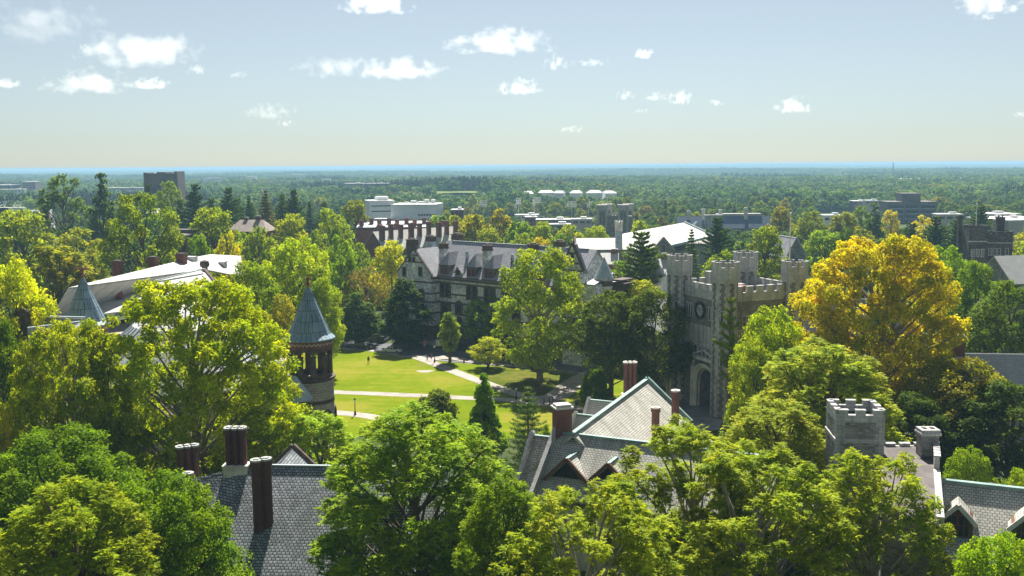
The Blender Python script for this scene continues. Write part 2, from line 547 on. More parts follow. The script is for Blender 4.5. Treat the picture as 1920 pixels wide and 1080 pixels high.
sheet('lawn', [G(*q) for q in ((480, 662), (630, 655), (698, 660), (740, 667), (790, 675), (880, 683), (960, 690), (1180, 712), (1230, 740), (1180, 800), (900, 830), (600, 815), (480, 780))], .10, M['lawn'])
sheet('grass_bank', [G(*q) for q in ((905, 688), (1085, 704), (1050, 738), (1005, 743), (958, 732), (912, 716), (900, 700))], .114, M['rough_grass'])
sheet('grass_verge', [G(*q) for q in ((1395, 745), (1420, 790), (1440, 870), (1330, 845), (1350, 800))], .06, M['lawn'])
way('street', [(380, 645), (560, 645), (640, 648), (700, 652), (760, 658), (830, 666), (900, 674), (1000, 683), (1150, 697)], 13.5, .02, M['asphalt'])
way('street_sidewalk', [(560, 652), (640, 654), (700, 658.5), (745, 665.5)], 2.0, .112, M['path'])
tag(strip_mb(spline([(480, 656), (640, 655.6), (700, 660), (745, 667), (790, 673.5), (830, 677), (900, 682), (1000, 691), (1150, 706)]), .35, 0, .14).build('street_kerb', M['kerb']), kind='structure')
way('path_across_lawn', [(540, 731), (626, 736), (760, 741.5), (873, 747), (943, 750), (1036, 760), (1110, 772)], 3.0, .124, M['path'])
way('path_diagonal', [(770, 668), (794, 675), (853, 698), (890, 712), (969, 740), (1014, 749), (1060, 762)], 3.0, .130, M['path'])
way('path_to_arch', [(1000, 752), (1042, 744), (1081, 716), (1121, 698), (1160, 690)], 5.0, .136, M['path'])
way('path_near_turret', [(540, 768), (626, 774), (700, 783), (760, 800)], 3.0, .118, M['path'])
sheet('sidewalk_corner', [G(*q) for q in ((798, 674), (835, 667), (900, 677.5), (960, 685), (956, 689), (890, 681.5), (835, 674), (806, 678))], .148, M['path'])
sheet('plaza', [G(*q) for q in ((1240, 745), (1290, 735), (1400, 745), (1395, 800), (1300, 812), (1250, 790))], .04, M['plaza'])
way('path_from_plaza', [(1300, 800), (1325, 825), (1345, 850), (1360, 880)], 2.6, .05, M['path'])
# bare worn patch on the lawn
pc = G(797, 697)
sheet('worn_patch', [Vector((pc.x + 1.9 * cos(a) * (1 + .25 * sin(3 * a)), pc.y + 1.3 * sin(a), 0)) for a in np.linspace(0, 2 * pi, 15)[:-1]], .108, M['path'])
# meadow far off on a low rise
mb = MB()
for i in range(14):
    for k in range(6):
        q = []
        for a, b in ((i, k), (i + 1, k), (i + 1, k + 1), (i, k + 1)):
            x = -92 + a * 4.2; y = 1182 + b * 9
            q.append((x, y, float(hz(x, y)) + 1.0))
        mb.poly(q)
tag(mb.build('meadow', M['meadow']), kind='structure')

# ================================================================== shared building pieces
def arch_pts(w, h, arch, n=8):
    """outline (s, z) anticlockwise from bottom left"""
    if not arch: return [(-w / 2, 0), (w / 2, 0), (w / 2, h), (-w / 2, h)]
    pts = [(-w / 2, 0), (w / 2, 0)]
    if arch == 'round':
        for k in range(n + 1):
            a = pi * k / n
            pts.append((w / 2 * cos(a), h - w / 2 + w / 2 * sin(a)))
    else:                                         # pointed
        hr = w * .8
        for k in range(n + 1):
            u = k / n
            x = w / 2 * (1 - 2 * u)
            pts.append((x, h - hr + hr * (1 - abs(2 * u - 1) ** 1.8)))
    return pts
_wc = {}
def win(parent, p, ang, w, h, arch=None, fm='limestone', gm='glass', t=.22, d=.20, bars=True, name='window'):
    key = (round(w, 2), round(h, 2), arch, fm, gm, t, d, bars)
    if key not in _wc:
        inn = arch_pts(w, h, arch); out = [(x * (w + 2 * t) / w, z * (h + 2 * t) / h - t) for x, z in inn]
        mb = MB(); n = len(inn)
        for k in range(n):
            j = (k + 1) % n
            A, B, a, b = out[k], out[j], inn[k], inn[j]
            mb.poly([(A[0], -d, A[1]), (B[0], -d, B[1]), (b[0], -d, b[1]), (a[0], -d, a[1])])
            mb.poly([(A[0], 0, A[1]), (B[0], 0, B[1]), (B[0], -d, B[1]), (A[0], -d, A[1])])
            mb.poly([(a[0], -d, a[1]), (b[0], -d, b[1]), (b[0], -.02, b[1]), (a[0], -.02, a[1])])
        if bars and w > .55:
            mb.box(-.035, .035, -.09, -.03, 0, h * (.98 if arch else 1))
            mb.box(-w / 2, w / 2, -.085, -.031, h * .52, h * .52 + .07)
        f = mb.build(name, M[fm]); COL.objects.unlink(f)
        g = MB(); g.poly([(x, -.025, z) for x, z in inn])
        gp = g.build('pane', M[gm]); COL.objects.unlink(gp)
        _wc[key] = (f, gp)
    f, gp = _wc[key]
    o = f.copy(); o.location = p; o.rotation_euler = (0, 0, ang); link(o, parent)
    q = gp.copy(); q.location = (0, 0, 0); link(q, o)
    return o
FR, LF, RT, BK = 0.0, -pi / 2, pi / 2, pi       # wall facing local -y, -x, +x, +y

def gwall(mb, x0, x1, y0, y1, z0, ze, zr, axis='x', m=0):
    if axis == 'x':
        ym = (y0 + y1) / 2
        sec = [(y0, z0), (y1, z0), (y1, ze), (ym, zr), (y0, ze)]
        A = [(x0, y, z) for y, z in sec]; B = [(x1, y, z) for y, z in sec]
        mb.poly(A[::-1], m); mb.poly(B, m)
        for k in range(5):
            j = (k + 1) % 5
            mb.poly([A[k], A[j], B[j], B[k]], m)
    else:
        xm = (x0 + x1) / 2
        sec = [(x0, z0), (x1, z0), (x1, ze), (xm, zr), (x0, ze)]
        A = [(x, y0, z) for x, z in sec]; B = [(x, y1, z) for x, z in sec]
        mb.poly(A, m); mb.poly(B[::-1], m)
        for k in range(5):
            j = (k + 1) % 5
            mb.poly([A[j], A[k], B[k], B[j]], m)
def groof(mb, x0, x1, y0, y1, ze, zr, axis='x', over=.35, end=0.0, t=.22, m=0):
    if axis == 'x':
        ym = (y0 + y1) / 2; sl_ = (zr - ze) / (ym - y0)
        a, b = x0 - end, x1 + end
        for ys, sgn in ((y0, -1), (y1, 1)):
            yo = ys + sgn * over; zo = ze - sl_ * over
            mb.slab([(a, yo, zo), (b, yo, zo), (b, ym, zr), (a, ym, zr)], t, m)
    else:
        xm = (x0 + x1) / 2; sl_ = (zr - ze) / (xm - x0)
        a, b = y0 - end, y1 + end
        for xs, sgn in ((x0, -1), (x1, 1)):
            xo = xs + sgn * over; zo = ze - sl_ * over
            mb.slab([(xo, a, zo), (xo, b, zo), (xm, b, zr), (xm, a, zr)], t, m)
def hipsolid(mb, x0, x1, y0, y1, ze, zr, i0, i1, m=0):
    ym = (y0 + y1) / 2
    A, B, C, D = (x0, y0, ze), (x1, y0, ze), (x1, y1, ze), (x0, y1, ze)
    E, Fv = (x0 + i0, ym, zr), (x1 - i1, ym, zr)
    mb.poly([A, B, Fv, E], m); mb.poly([C, D, E, Fv], m); mb.poly([D, A, E], m); mb.poly([B, C, Fv], m); mb.poly([D, C, B, A], m)
def coping_gable(parent, x, y0, y1, ze, zr, axis, mat, w=.5, rise=.35, name='coping'):
    """stone coping along the two rakes of a gable; axis = ridge axis, x = position along ridge"""
    mb = MB(); ym = (y0 + y1) / 2
    pts = [(y0 - .3, ze - .25), (ym, zr), (y1 + .3, ze - .25)]
    if axis == 'x': q = [Vector((x, a, b + rise / 2)) for a, b in pts]
    else: q = [Vector((a, x, b + rise / 2)) for a, b in pts]
    mb.bar(q[0], q[1], w, rise); mb.bar(q[2], q[1], w, rise + .006)
    return mb.build(name, mat, parent)
def ridge_cap(parent, p, q, mat, w=.5, h=.18, name='ridge_cap'):
    mb = MB(); mb.bar(p, q, w, h)
    return mb.build(name, mat, parent)
def chimney(parent, x, y, z0, z1, wx, wy, body='red_brick', cap='limestone', flues=0, base=None, pot=None, rz=0.0, octo=False, label=None):
    mb = MB(); h = z1 - z0
    cap_h = min(.5, h * .12)
    mats = [M[body], M[cap], M[base or body], M[pot or body]]
    zb = 0
    if base:
        zb = h * .22
        mb.cbox(0, 0, 0, zb, wx + .35, wy + .35, 2)
        mb.cbox(0, 0, zb, zb + .12, wx + .55, wy + .55, 2)
        zb += .12
    if flues and octo:                          # row of free-standing eight-sided shafts on one base, joined caps
        n = flues; st = wx / n
        for k in range(n):
            cx = -wx / 2 + st * (k + .5); r = st * .54
            a8 = [(cx + r * cos(pi / 8 + pi / 4 * i), wy * .5 / .54 * .54 * sin(pi / 8 + pi / 4 * i)) for i in range(8)]
            mb.prism(a8, zb, h - cap_h * 1.6, 0)
            c8 = [(cx + (r + .12) * cos(pi / 8 + pi / 4 * i), (wy * .5 + .12) * sin(pi / 8 + pi / 4 * i)) for i in range(8)]
            mb.prism(c8, h - cap_h * 1.6, h - cap_h * .6, 0)
            mb.prism(c8, h - cap_h * .6 , h - cap_h * .2, 1)
            p8 = [(cx + r * .6 * cos(pi / 8 + pi / 4 * i), wy * .3 * sin(pi / 8 + pi / 4 * i)) for i in range(8)]
            mb.prism(p8, h - cap_h * .2, h, 1)
    else:
        mb.cbox(0, 0, zb, h - cap_h * 2, wx, wy, 0)
        mb.cbox(0, 0, h - cap_h * 2, h - cap_h, wx + .22, wy + .22, 0)
        mb.cbox(0, 0, h - cap_h, h - cap_h * .55, wx + .36, wy + .36, 1)
        if flues:
            for k in range(flues):
                fx = (k + .5) / flues * wx - wx / 2
                mb.lathe([(.2, h - cap_h * .55), (.17, h + .1), (.2, h + .25)], fx, 0, 8, 3)
        else:
            mb.cbox(0, 0, h - cap_h * .55, h, wx - .1, wy - .1, 1)
    o = mb.build('chimney', mats, parent, loc=(x, y, z0), rz=rz)
    if label: o['label'] = label
    return o
def crenel(mb, p, q, z0, zc, zm, t=.45, wm=1.1, gap=.8, m=0, mc=None):
    """parapet from p to q (xy) with merlons"""
    p, q = Vector((*p, 0)), Vector((*q, 0))
    d = q - p; L = d.length; d.normalize()
    n = max(1, round((L - wm) / (wm + gap)))
    g = (L - (n + 1) * wm) / n if n else 0
    mb.bar(p + Vector((0, 0, (z0 + zc) / 2)), q + Vector((0, 0, (z0 + zc) / 2)), t, zc - z0, m)
    mc = m if mc is None else mc
    for k in range(n + 1):
        a = p + d * (k * (wm + g)); b = a + d * wm
        zz = (zc + zm) / 2
        mb.bar(a + Vector((0, 0, zz)), b + Vector((0, 0, zz)), t - .004, zm - zc, m)
        mb.bar(a - d * .06 + Vector((0, 0, zm + .06)), b + d * .06 + Vector((0, 0, zm + .06)), t + .14, .12, mc)
def ngon(r, n=8, a0=pi / 8, cx=0, cy=0):
    return [(cx + r * cos(a0 + 2 * pi * k / n), cy + r * sin(a0 + 2 * pi * k / n)) for k in range(n)]

# ================================================================== WITHERSPOON-LIKE HALL (white rubble, slate roof)
def big_hall():
    ang = atan2(-.651, .759)
    O = Vector((-25.2, 257.9, 0)); U = Vector((.759, -.651, 0)); V = Vector((.651, .759, 0))
    def s_at(px, y=0.0):
        k = (px - 960) / F_PX / cos(PITCH)
        k = (px - 960) / F_PX
        a = O + V * y
        kk = k * 1.0
        # x = k * depth ; depth along camera axis ~ y*cos(p)
        c = cos(PITCH) + .02
        return (kk * a.y * c - a.x) / (U.x - kk * U.y * c)
    def z_at(px, py, y=0.0):
        s = s_at(px, y); w = O + V * y + U * s
        return zpx(px, py, w.y)
    b = thing('stone_hall', 'long pale rubble stone hall with grey slate roof, dark bands and dormers beyond lawn', 'hall', O, ang)
    ZE, ZR, D = 17.5, 25.5, 16.0
    # --- walls
    mb = MB()
    gwall(mb, 7.5, 52.2, 0, D, 0, ZE, ZR - .3)
    mb.build('main_wall', M['rubble_white'], b)
    mb = MB(); gwall(mb, -3.9, 8.5, -2.6, D + 1, 0, ZE, 23.6, 'y')
    mb.build('wing_wall', M['rubble_white'], b)
    mb = MB(); gwall(mb, 50.2, 55.8, -2.4, -.6, 0, 21.6, 27.2, 'y'); mb.box(55.81, 58.6, -1.9, 7, 0, 18.6)
    mb.build('wing_wall', M['rubble_white'], b)
    # --- roofs
    mb = MB(); groof(mb, 4, 52.5, 0, D, ZE, ZR, 'x', .5)
    roof = mb.build('roof', M['slate_grey'], b)
    mb = MB(); groof(mb, -3.9, 8.5, -2.3, D + 1.2, ZE, 23.9, 'y', .45)
    wroof = mb.build('wing_roof', M['slate_grey'], b)
    mb = MB(); groof(mb, 50.2, 55.8, -2.0, -.5, 21.6, 27.5, 'y', .3); mb.slab([(55.9, -2.1, 18.7), (58.9, -2.1, 18.7), (58.2, 6.5, 20.6), (55.9, 6.5, 20.6)], .2)
    wroof2 = mb.build('wing_roof', M['slate_grey'], b)
    coping_gable(b, -2.4, -3.9, 8.5, ZE, 23.9, 'y', M['brownstone'], .55, .35)
    coping_gable(b, -2.2, 50.2, 55.8, 21.6, 27.5, 'y', M['brownstone'], .6, .5)
    ridge_cap(roof, (6, D / 2, ZR + .05), (50, D / 2, ZR + .05), M['lead'], .35, .15)
    # --- bands and cornice
    mb = MB()
    zs = [15.4, 12.6, 10.6, 9.3, 7.5]
    for z in zs[:2] + [10.4, 7.6]:
        mb.box(8.6, 50, -.07, 0.2, z, z + .42)
        mb.box(-3.97, 8.57, -2.67, -2.4, z, z + .42)
        mb.box(8.4, 8.57, -2.4, 0, z + .003, z + .417)
        mb.box(-3.97, -3.7, -2.4, 12, z + .003, z + .417)
        mb.box(50.13, 55.87, -2.47, -2.2, z + .2, z + .62)
        mb.box(58.4, 58.67, -1.8, 7, z + .203, z + .617)
    mb.build('stone_band', M['brownstone'], b)
    mb = MB()
    mb.box(8.6, 49, -.45, .1, ZE - 1.15, ZE - .35); mb.box(8.6, 49, -.6, .1, ZE - .35, ZE - .12)
    mb.box(8.45, 9.0, -2.6, -.45, ZE - 1.0, ZE - .3)
    mb.build('cornice', M['brownstone'], b)
    mb = MB()
    mb.box(8.7, 49, -.12, 0.2, 0, 4.6); mb.box(-4.05, 8.65, -2.75, -2.4, 0, 4.6); mb.box(8.4, 8.65, -2.4, 0, .01, 4.59)
    mb.build('basement_wall', M['brownstone'], b)
    # --- gable bands and windows of the left wing
    mb = MB()
    for z, hw in ((20.4, 3.4), (22.2, 1.6)): mb.box(2.3 - hw, 2.3 + hw, -2.68, -2.4, z, z + .3)
    mb.build('gable_band', M['brownstone'], b)
    for px, py0, py1 in ((760, 517, 505), (790, 517, 505)):
        s = s_at(px, -2.6); win(b, (s, -2.6, z_at(px, py0, -2.6)), FR, .85, 2.1, None, 'brownstone')
    for px, py0 in ((771, 487), (778, 487)):
        s = s_at(px, -2.6); win(b, (s, -2.6, 20.75), FR, .55, 1.0, None, 'brownstone')
    for px, z in ((791, 11.0), (797, 6.6), (757, 11.0), (760, 6.6)):
        s = s_at(px, -2.6); win(b, (s, -2.6, z), FR, 1.5, 2.5, 'round', 'brownstone', t=.4)
    # --- main facade windows
    def pair(px, z, h):
        s = s_at(px, 0)
        for q in (-.95, .95): win(b, (s + q, 0, z), FR, 1.15, h, 'round', 'brownstone', t=.34, d=.28)
    for px in (836, 885.5, 919, 952, 984, 1016): pair(px, 12.2, 3.3)
    for px in (861, 902, 935, 968, 1000): win(b, (s_at(px), 0, 8.4), FR, 1.6, 2.6, 'round', 'brownstone', t=.45, d=.28)
    for px in (861, 885, 919, 952): win(b, (s_at(px), 0, 5.0), FR, 1.6, 2.0, 'round', 'brownstone', t=.45, d=.28)
    win(b, (s_at(818), 0, 12.4), FR, .8, 3.0, None, 'brownstone')
    win(b, (s_at(818.5), 0, 5.2), FR, .8, 5.2, None, 'brownstone')
    # tall entrance bay with porch
    s = s_at(837)
    mb = MB(); mb.box(s - 1.7, s + 1.7, -.5, .1, 1, 10.4); mb.prism([(s - 2.0, -.7), (s + 2.0, -.7), (s + 2.0, .1), (s - 2.0, .1)], 10.4, 10.8)
    bay = mb.build('entrance_bay', M['brownstone'], b)
    win(bay, (s, -.5, 5.4), FR, 1.9, 4.4, 'round', 'brownstone', t=.3, d=.15)
    win(bay, (s, -.5, 1.3), FR, 2.0, 3.3, 'round', 'brownstone', 'glass', t=.35, d=.3, bars=False, name='door')
    mb = MB()
    for k in range(8): mb.box(s - 4 - .3 * k, s + 5 + .3 * k, -.75 - .42 * (k + 1), -.75 - .42 * k + .0, 0, 1.3 - .16 * k)
    mb.build('steps', M['kerb'], b)
    # --- dormers
    def dormer_hip(px):
        s = s_at(px, .9); w = 3.0
        m2 = MB(); m2.box(s - w / 2, s + w / 2, .3, 6, ZE - .3, 19.9)
        d_ = m2.build('dormer', M['brownstone'], roof)
        m2 = MB(); m2.box(s - w / 2 - .3, s + w / 2 + .3, 0, 6, 19.9, 20.1, 1)
        ap = (s, 2.1, 23.2)
        a_, b_, c_, e_ = (s - w / 2 - .25, .05, 20.1), (s + w / 2 + .25, .05, 20.1), (s + w / 2 + .25, 5.5, 20.1), (s - w / 2 - .25, 5.5, 20.1)
        bk = (s, 5.9, 23.2)
        m2.poly([a_, b_, ap]); m2.poly([b_, c_, bk, ap]); m2.poly([e_, a_, ap, bk])
        m2.build('dormer_roof', [M['slate_grey'], M['brownstone']], d_)
        for q in (-.75, .75): win(d_, (s + q, .3, 17.6), FR, .75, 1.8, None, 'brownred', t=.15, d=.12)
    for px in (837, 887, 920, 968, 1016): dormer_hip(px)
    def dormer_gab(px):
        s = s_at(px, .9); w = 2.4
        m2 = MB(); gwall(m2, s - w / 2, s + w / 2, .35, 4, ZE - .2, 18.6, 19.9, 'y')
        d_ = m2.build('dormer', M['pale_stone'], roof)
        m2 = MB(); groof(m2, s - w / 2, s + w / 2, .2, 4.2, 18.6, 20.05, 'y', .25, .15, .15)
        m2.build('dormer_roof', M['slate_grey'], d_)
        win(d_, (s, .35, 17.5), FR, 1.2, 1.6, 'round', 'brownred', t=.2, d=.12)
    for px in (863, 948, 992): dormer_gab(px)
    # --- chimneys
    def stk(px, y, z0, z1, w, parent, body='rubble_white', dy=1.7):
        s = s_at(px, y)
        m2 = MB(); h = z1 - z0; hc = 1.5
        m2.cbox(0, 0, 0, h - hc, w, dy, 0); m2.cbox(0, 0, h - hc, h - hc + .35, w + .3, dy + .3, 1)
        m2.cbox(0, 0, h - hc + .35, h - .4, w + .1, dy + .1, 1); m2.cbox(0, 0, h - .4, h - .15, w + .4, dy + .4, 1)
        m2.lathe([(w * .42, h - .15), (w * .36, h + .15)], 0, 0, 12, 1)
        m2.build('chimney', [M[body], M['brownstone']], parent, loc=(s, y, z0))
    stk(833.5, 3.2, 19, 25.4, 1.7, roof); stk(915, 3.2, 19, 25.6, 1.8, roof)
    stk(810.5, 6.5, 22, 26.7, 2.0, roof, 'lead'); stk(1049, 6.5, 22.5, 27.3, 2.1, roof, 'lead'); stk(1000, 6.8, 23, 26.2, 2.0, roof, 'brownstone')
    stk(859, 13.5, 20, 27.0, 2.6, roof, 'brownstone'); stk(775.6, -1.2, 22.5, 26.4, 2.2, wroof, 'brownstone', 2.0)
    for px in (879, 963):
        m2 = MB(); s = s_at(px, 5)
        m2.lathe([(.3, 0), (.45, .6), (.5, 1.0), (.3, 1.5), (0, 1.75)], 0, 0, 10)
        m2.build('roof_vent', M['lead'], roof, loc=(s, 4.6, 21.9))
    m2 = MB(); m2.lathe([(.3, 0), (.12, .4), (.28, .9), (.1, 1.3), (.2, 1.6), (0, 2.2)], 0, 0, 8)
    m2.build('finial', M['brownstone'], roof, loc=(s_at(981, 8), 3.6, 20.7))
    # --- right wing
    win(b, (53.0, -2.4, 18.4), FR, 2.6, 2.6, 'round', 'brownstone', t=.5, d=.2)
    win(b, (53.0, -2.4, 23.4), FR, .7, 1.7, None, 'brownstone')
    for z in (12.4, 8.2, 4.0):
        for q in (-1.7, 0, 1.7): win(b, (53.0 + q, -2.4, z), FR, 1.2, 2.6, 'round' if z != 12.4 else None, 'brownstone', t=.3)
        for y in (1.5, 8.5): win(b, (58.6, y - 1.5, z), RT, 1.0, 2.6, 'round' if z != 12.4 else None, 'brownstone', t=.3)
    mb = MB()
    for z, hw in ((21.3, 2.8), (23.0, 2.0), (25.2, .9)): mb.box(53.0 - hw, 53.0 + hw, -2.48, -2.2, z, z + .45)
    mb.build('gable_band', M['brownstone'], b)
    # corner turret, own part with cone roof
    tx, ty = 57.9, 3.0
    mb = MB(); mb.lathe([(1.7, 0), (1.7, 17.2), (1.95, 17.5), (1.95, 19.4), (2.1, 19.5), (2.1, 19.8)], tx, ty, 14)
    tu = mb.build('corner_turret', M['rubble_white'], b)
    mb = MB(); mb.lathe([(2.25, 19.8), (0, 24.6)], tx, ty, 14)
    cn = mb.build('turret_roof', M['lead'], tu)
    mb = MB()
    for z, h in ((8.0, .6), (11.4, .5), (15.0, 1.4), (18.0, 1.2)): mb.lathe([(2.0 if z > 17 else 1.78, z), (2.0 if z > 17 else 1.78, z + h)], tx, ty, 14, cap=False)
    mb.build('stone_band', M['brownstone'], tu)
    for a in (-2.4, -1.6, -.8, 0):
        for z in (5.2, 8.9, 12.2):
            win(tu, (tx + 1.68 * cos(a + ang * 0), ty + 1.68 * sin(a), z), a + pi / 2, .75, 2.3, None, 'brownstone', 'glass_amber' if (z > 12 and a == -1.6) else 'glass', t=.12, d=.12)
    mb = MB()
    for i, z in enumerate((19.0, 18.3)): mb.box(58.65, 61.5 + i, 4.6, 9.5, z, z + .35)
    mb.box(58.7, 61.0, 5, 9, 0, 18.2)
    mb.build('side_porch', M['brownstone'], b)
    return b
big_hall()

# ================================================================== CLOCK TOWER WITH FOUR TURRETS
def clock_tower():
    F = Vector((37.6, 174.5, 0)); ang = R(22.5); S = 15.0
    b = thing('clock_tower', 'grey stone gate tower with four battlemented octagonal turrets, a clock and an archway', 'gate tower', F, ang)
    ZB = 22.3
    mb = MB()
    # left face (x=0) with arch opening built from pieces
    ay, aw, ah = 5.6, 5.6, 7.6                      # arch centre along y, width, height
    mb.box(.0, S, 0, ay - aw / 2, 0, ZB - 1.3)
    mb.box(.0, S, ay + aw / 2, S, 0, ZB - 1.3)
    mb.box(.0, S, ay - aw / 2, ay + aw / 2, ah + .002, ZB - 1.3)
    # spandrels in the arch head
    n = 10
    for k in range(n):
        u0, u1 = k / n, (k + 1) / n
        f = lambda u: ah - 2.9 + 2.9 * (1 - abs(2 * u - 1) ** 2) ** .5
        y0_, y1_ = ay - aw / 2 + aw * u0, ay - aw / 2 + aw * u1
        z0_, z1_ = f(u0), f(u1)
        mb.poly([(0, y0_, ah), (0, y0_, z0_), (0, y1_, z1_), (0, y1_, ah)])
        mb.poly([(0, y0_, z0_), (S, y0_, z0_), (S, y1_, z1_), (0, y1_, z1_)])
    mb.build('wall', M['rubble_brown'], b)
    mb = MB(); mb.box(4.6, 4.8, ay - aw / 2, ay + aw / 2, 0, ah)
    mb.build('gate', M['black_iron'], b)
    # moulded arch orders
    mb = MB()
    for i in range(4):
        w_ = aw + .55 * i; h_ = ah + .3 * i; x_ = .35 - .28 * i
        pts = [(ay - w_ / 2 + w_ * k / 14, h_ - 2.9 - .1 * i + (2.9 + .1 * i) * (max(0, 1 - abs(2 * k / 14 - 1) ** 2)) ** .5) for k in range(15)]
        pts = [(ay - w_ / 2, .1)] + pts + [(ay + w_ / 2, .1)]
        for (ya, za), (yb, zb) in zip(pts, pts[1:]):
            if abs(ya - yb) + abs(za - zb) < .01: continue
            mb.bar((x_, ya, za), (x_, yb, zb), .3, .3)
    mb.build('arch_moulding', M['pale_stone'], b)
    mb = MB()
    mb.box(-.25, .02, 1.6, 9.8, 0, .0 + 8.6); 
    # surround slab with the arch left open -> only the outer strips
    mb = MB()
    mb.box(-.62, .0, 1.5, 2.0, 0, 9.2); mb.box(-.62, .0, 9.3, 9.8, 0, 9.2); mb.box(-.7, .0, 1.4, 9.9, 9.2, 9.8)
    mb.bar((-.45, 1.9, 9.9), (-.45, 5.6, 11.2), .35, .3); mb.bar((-.45, 9.4, 9.9), (-.45, 5.6, 11.2), .35, .303)
    mb.build('portal_surround', M['pale_stone'], b)
    # string courses / ashlar panels on the clock face
    mb = MB()
    for bx in ((-.12, .05, 2.4, 12.6, 15.2, 15.6), (-.12, .05, 2.4, 12.6, 20.6, 21.0), (-.3, .05, 2.4, 12.6, 11.7, 12.4), (2.4, 12.6, -.12, .05, 20.6, 21.0), (2.4, 12.6, -.12, .05, 15.2, 15.55)):
        mb = MB(); mb.box(*bx); mb.build('string_course', M['limestone'], b)
    mb = MB(); mb.box(-.10, .05, 2.4, 12.6, 12.4, 15.2); mb.build('carved_panel', M['limestone'], b)
    # oriel windows
    for q in (-2.7, -1.35, 0, 1.35, 2.7):
        win(b, (0, ay + 1.9 + q, 9.95 if abs(q) > 3 else 9.9), LF, .85, 1.5, None, 'limestone', t=.18)
    for yy in (2.9, 3.7, 4.5, 10.4, 11.2, 12.0):
        win(b, (0, yy, 16.9), LF, .5, 2.4, 'point', 'limestone', t=.16, d=.16)
    for xx in (4.1, 5.0, 10.6, 11.5): win(b, (xx, 0, 15.9), FR, .65, 2.0, None, 'limestone', t=.16)
    for xx in (4.1, 5.0, 10.6, 11.5): win(b, (xx, 0, 9.9), FR, .65, 2.4, None, 'limestone', t=.16)
    # parapets: body walls with merlons
    mb = MB()
    for p, q in (((0.1, 0.1), (S, 0.1)), ((0.1, 0.1), (0.1, S)), ((S - .1, 0), (S - .1, S)), ((0, S - .1), (S, S - .1))):
        crenel(mb, p, q, ZB - 1.3, ZB - .1, ZB + .9, .55, 1.35, .85, 0)
    mb.build('parapet', M['limestone'], b)
    mb = MB(); mb.box(.4, S - .4, .4, S - .4, ZB - 1.25, ZB - 1.0)
    rf = mb.build('roof', M['tar'], b)
    mb = MB(); mb.cbox(5, 3.2, ZB - 1, ZB + .6, 2.2, 1.6, 0); mb.cbox(5, 3.2, ZB + .6, ZB + .8, 2.5, 1.9, 0)
    mb.build('roof_hatch', M['brownred'], rf)
    for i, (x, y, w, h) in enumerate(((3.5, 10.2, 1.1, 3.6), (5.0, 10.4, .9, 2.7), (6.8, 10.6, 1.3, 2.2), (9.5, 11.5, 1.2, 1.8))):
        mb = MB(); mb.cbox(x, y, ZB - 1, ZB - 1 + h, w, w, 0); mb.cbox(x, y, ZB - 1 + h, ZB - .8 + h, w + .2, w + .2, 0)
        mb.build('roof_stack', M['limestone'], rf)
    for x, y in ((4.5, 7), (7.5, 7.5)):
        mb = MB(); mb.cbox(x, y, ZB - 1, ZB + .5, 3.4, 1.2)
        mb.build('roof_curb', M['limestone'], rf)
    # clock
    mb = MB()
    cy, cz = 7.4, 18.3
    for r, x in ((1.55, -.30), (1.28, -.34)):
        pts = [(x, cy + r * cos(a), cz + r * sin(a)) for a in np.linspace(0, 2 * pi, 33)]
        for a_, b_ in zip(pts, pts[1:]): mb.bar(a_, b_, .14, .16)
    ck = mb.build('clock', M['black_iron'], b)
    mb = MB(); mb.poly([(-.2, cy - 1.5 * cos(a), cz + 1.5 * sin(a)) for a in np.linspace(0, 2 * pi, 33)[:-1]])
    mb.build('clock_face', M['limestone'], ck)
    mb = MB()
    for k in range(12):
        a = k * pi / 6
        mb.bar((-.27, cy - 1.0 * sin(a), cz + 1.0 * cos(a)), (-.27, cy - 1.24 * sin(a), cz + 1.24 * cos(a)), .05, .13)
    mb.build('numerals', M['black_iron'], ck)
    mb = MB(); mb.bar((-.3, cy, cz), (-.3, cy - .95, cz + .25), .05, .1); mb.bar((-.32, cy + .05, cz), (-.32, cy + .5, cz + .45), .05, .12)
    mb.build('clock_hands', M['black_iron'], ck)
    # turrets
    for (x, y, ztop, r) in ((0, 0, 27.9, 2.3), (0, S, 27.9, 2.3), (S, S, 27.9, 2.3), (S, 0, 27.4, 2.3)):
        mb = MB()
        z1 = ztop - 3.2
        mb.prism(ngon(r), 0, z1, 0)
        # limestone quoins: blocks at the corners alternating in width
        zz = 0.3; k = 0
        pts = ngon(r + .03)
        while zz < z1 - .5:
            h = .62
            for i in range(8):
                p = Vector((*pts[i], 0)); 
                for j, w_ in ((1, .62 if k % 2 else .36), (-1, .36 if k % 2 else .62)):
                    q = Vector((*pts[(i + j) % 8], 0)); d = (q - p).normalized()
                    e = p + d * w_
                    o_ = Vector((p.x, p.y, 0)).normalized()
                    a4 = [(p.x, p.y, zz), (e.x, e.y, zz), (e.x, e.y, zz + h - .03), (p.x, p.y, zz + h - .03)]
                    mb.poly(a4 if j == 1 else a4[::-1], 1)
            zz += h; k += 1
        t_ = mb.build('turret', [M['rubble_brown'], M['limestone']], b, loc=(x, y, 0))
        mb = MB()
        mb.lathe([(r + .02, z1 - .5), (r + .18, z1), (r + .18, z1 + .002)], 0, 0, 8, 0, pi / 8, pi / 8 + 2 * pi)
        mb.prism(ngon(r + .18), z1, z1 + 2.1)
        for i in range(8):
            A = ngon(r + .0)
            crenel(mb, A[i], A[(i + 1) % 8], z1 + 2.1, z1 + 2.3, ztop - .1, .36, .52, .46)
        mb.build('turret_parapet', M['limestone'], t_)
        mb = MB(); mb.prism(ngon(r + .1), 14.8, 15.25); mb.build('turret_band', M['limestone'], t_)
        mb = MB(); mb.prism(ngon(r - .3), z1 + 2.105, z1 + 2.14)
        mb.build('turret_roof', M['tar'], t_)
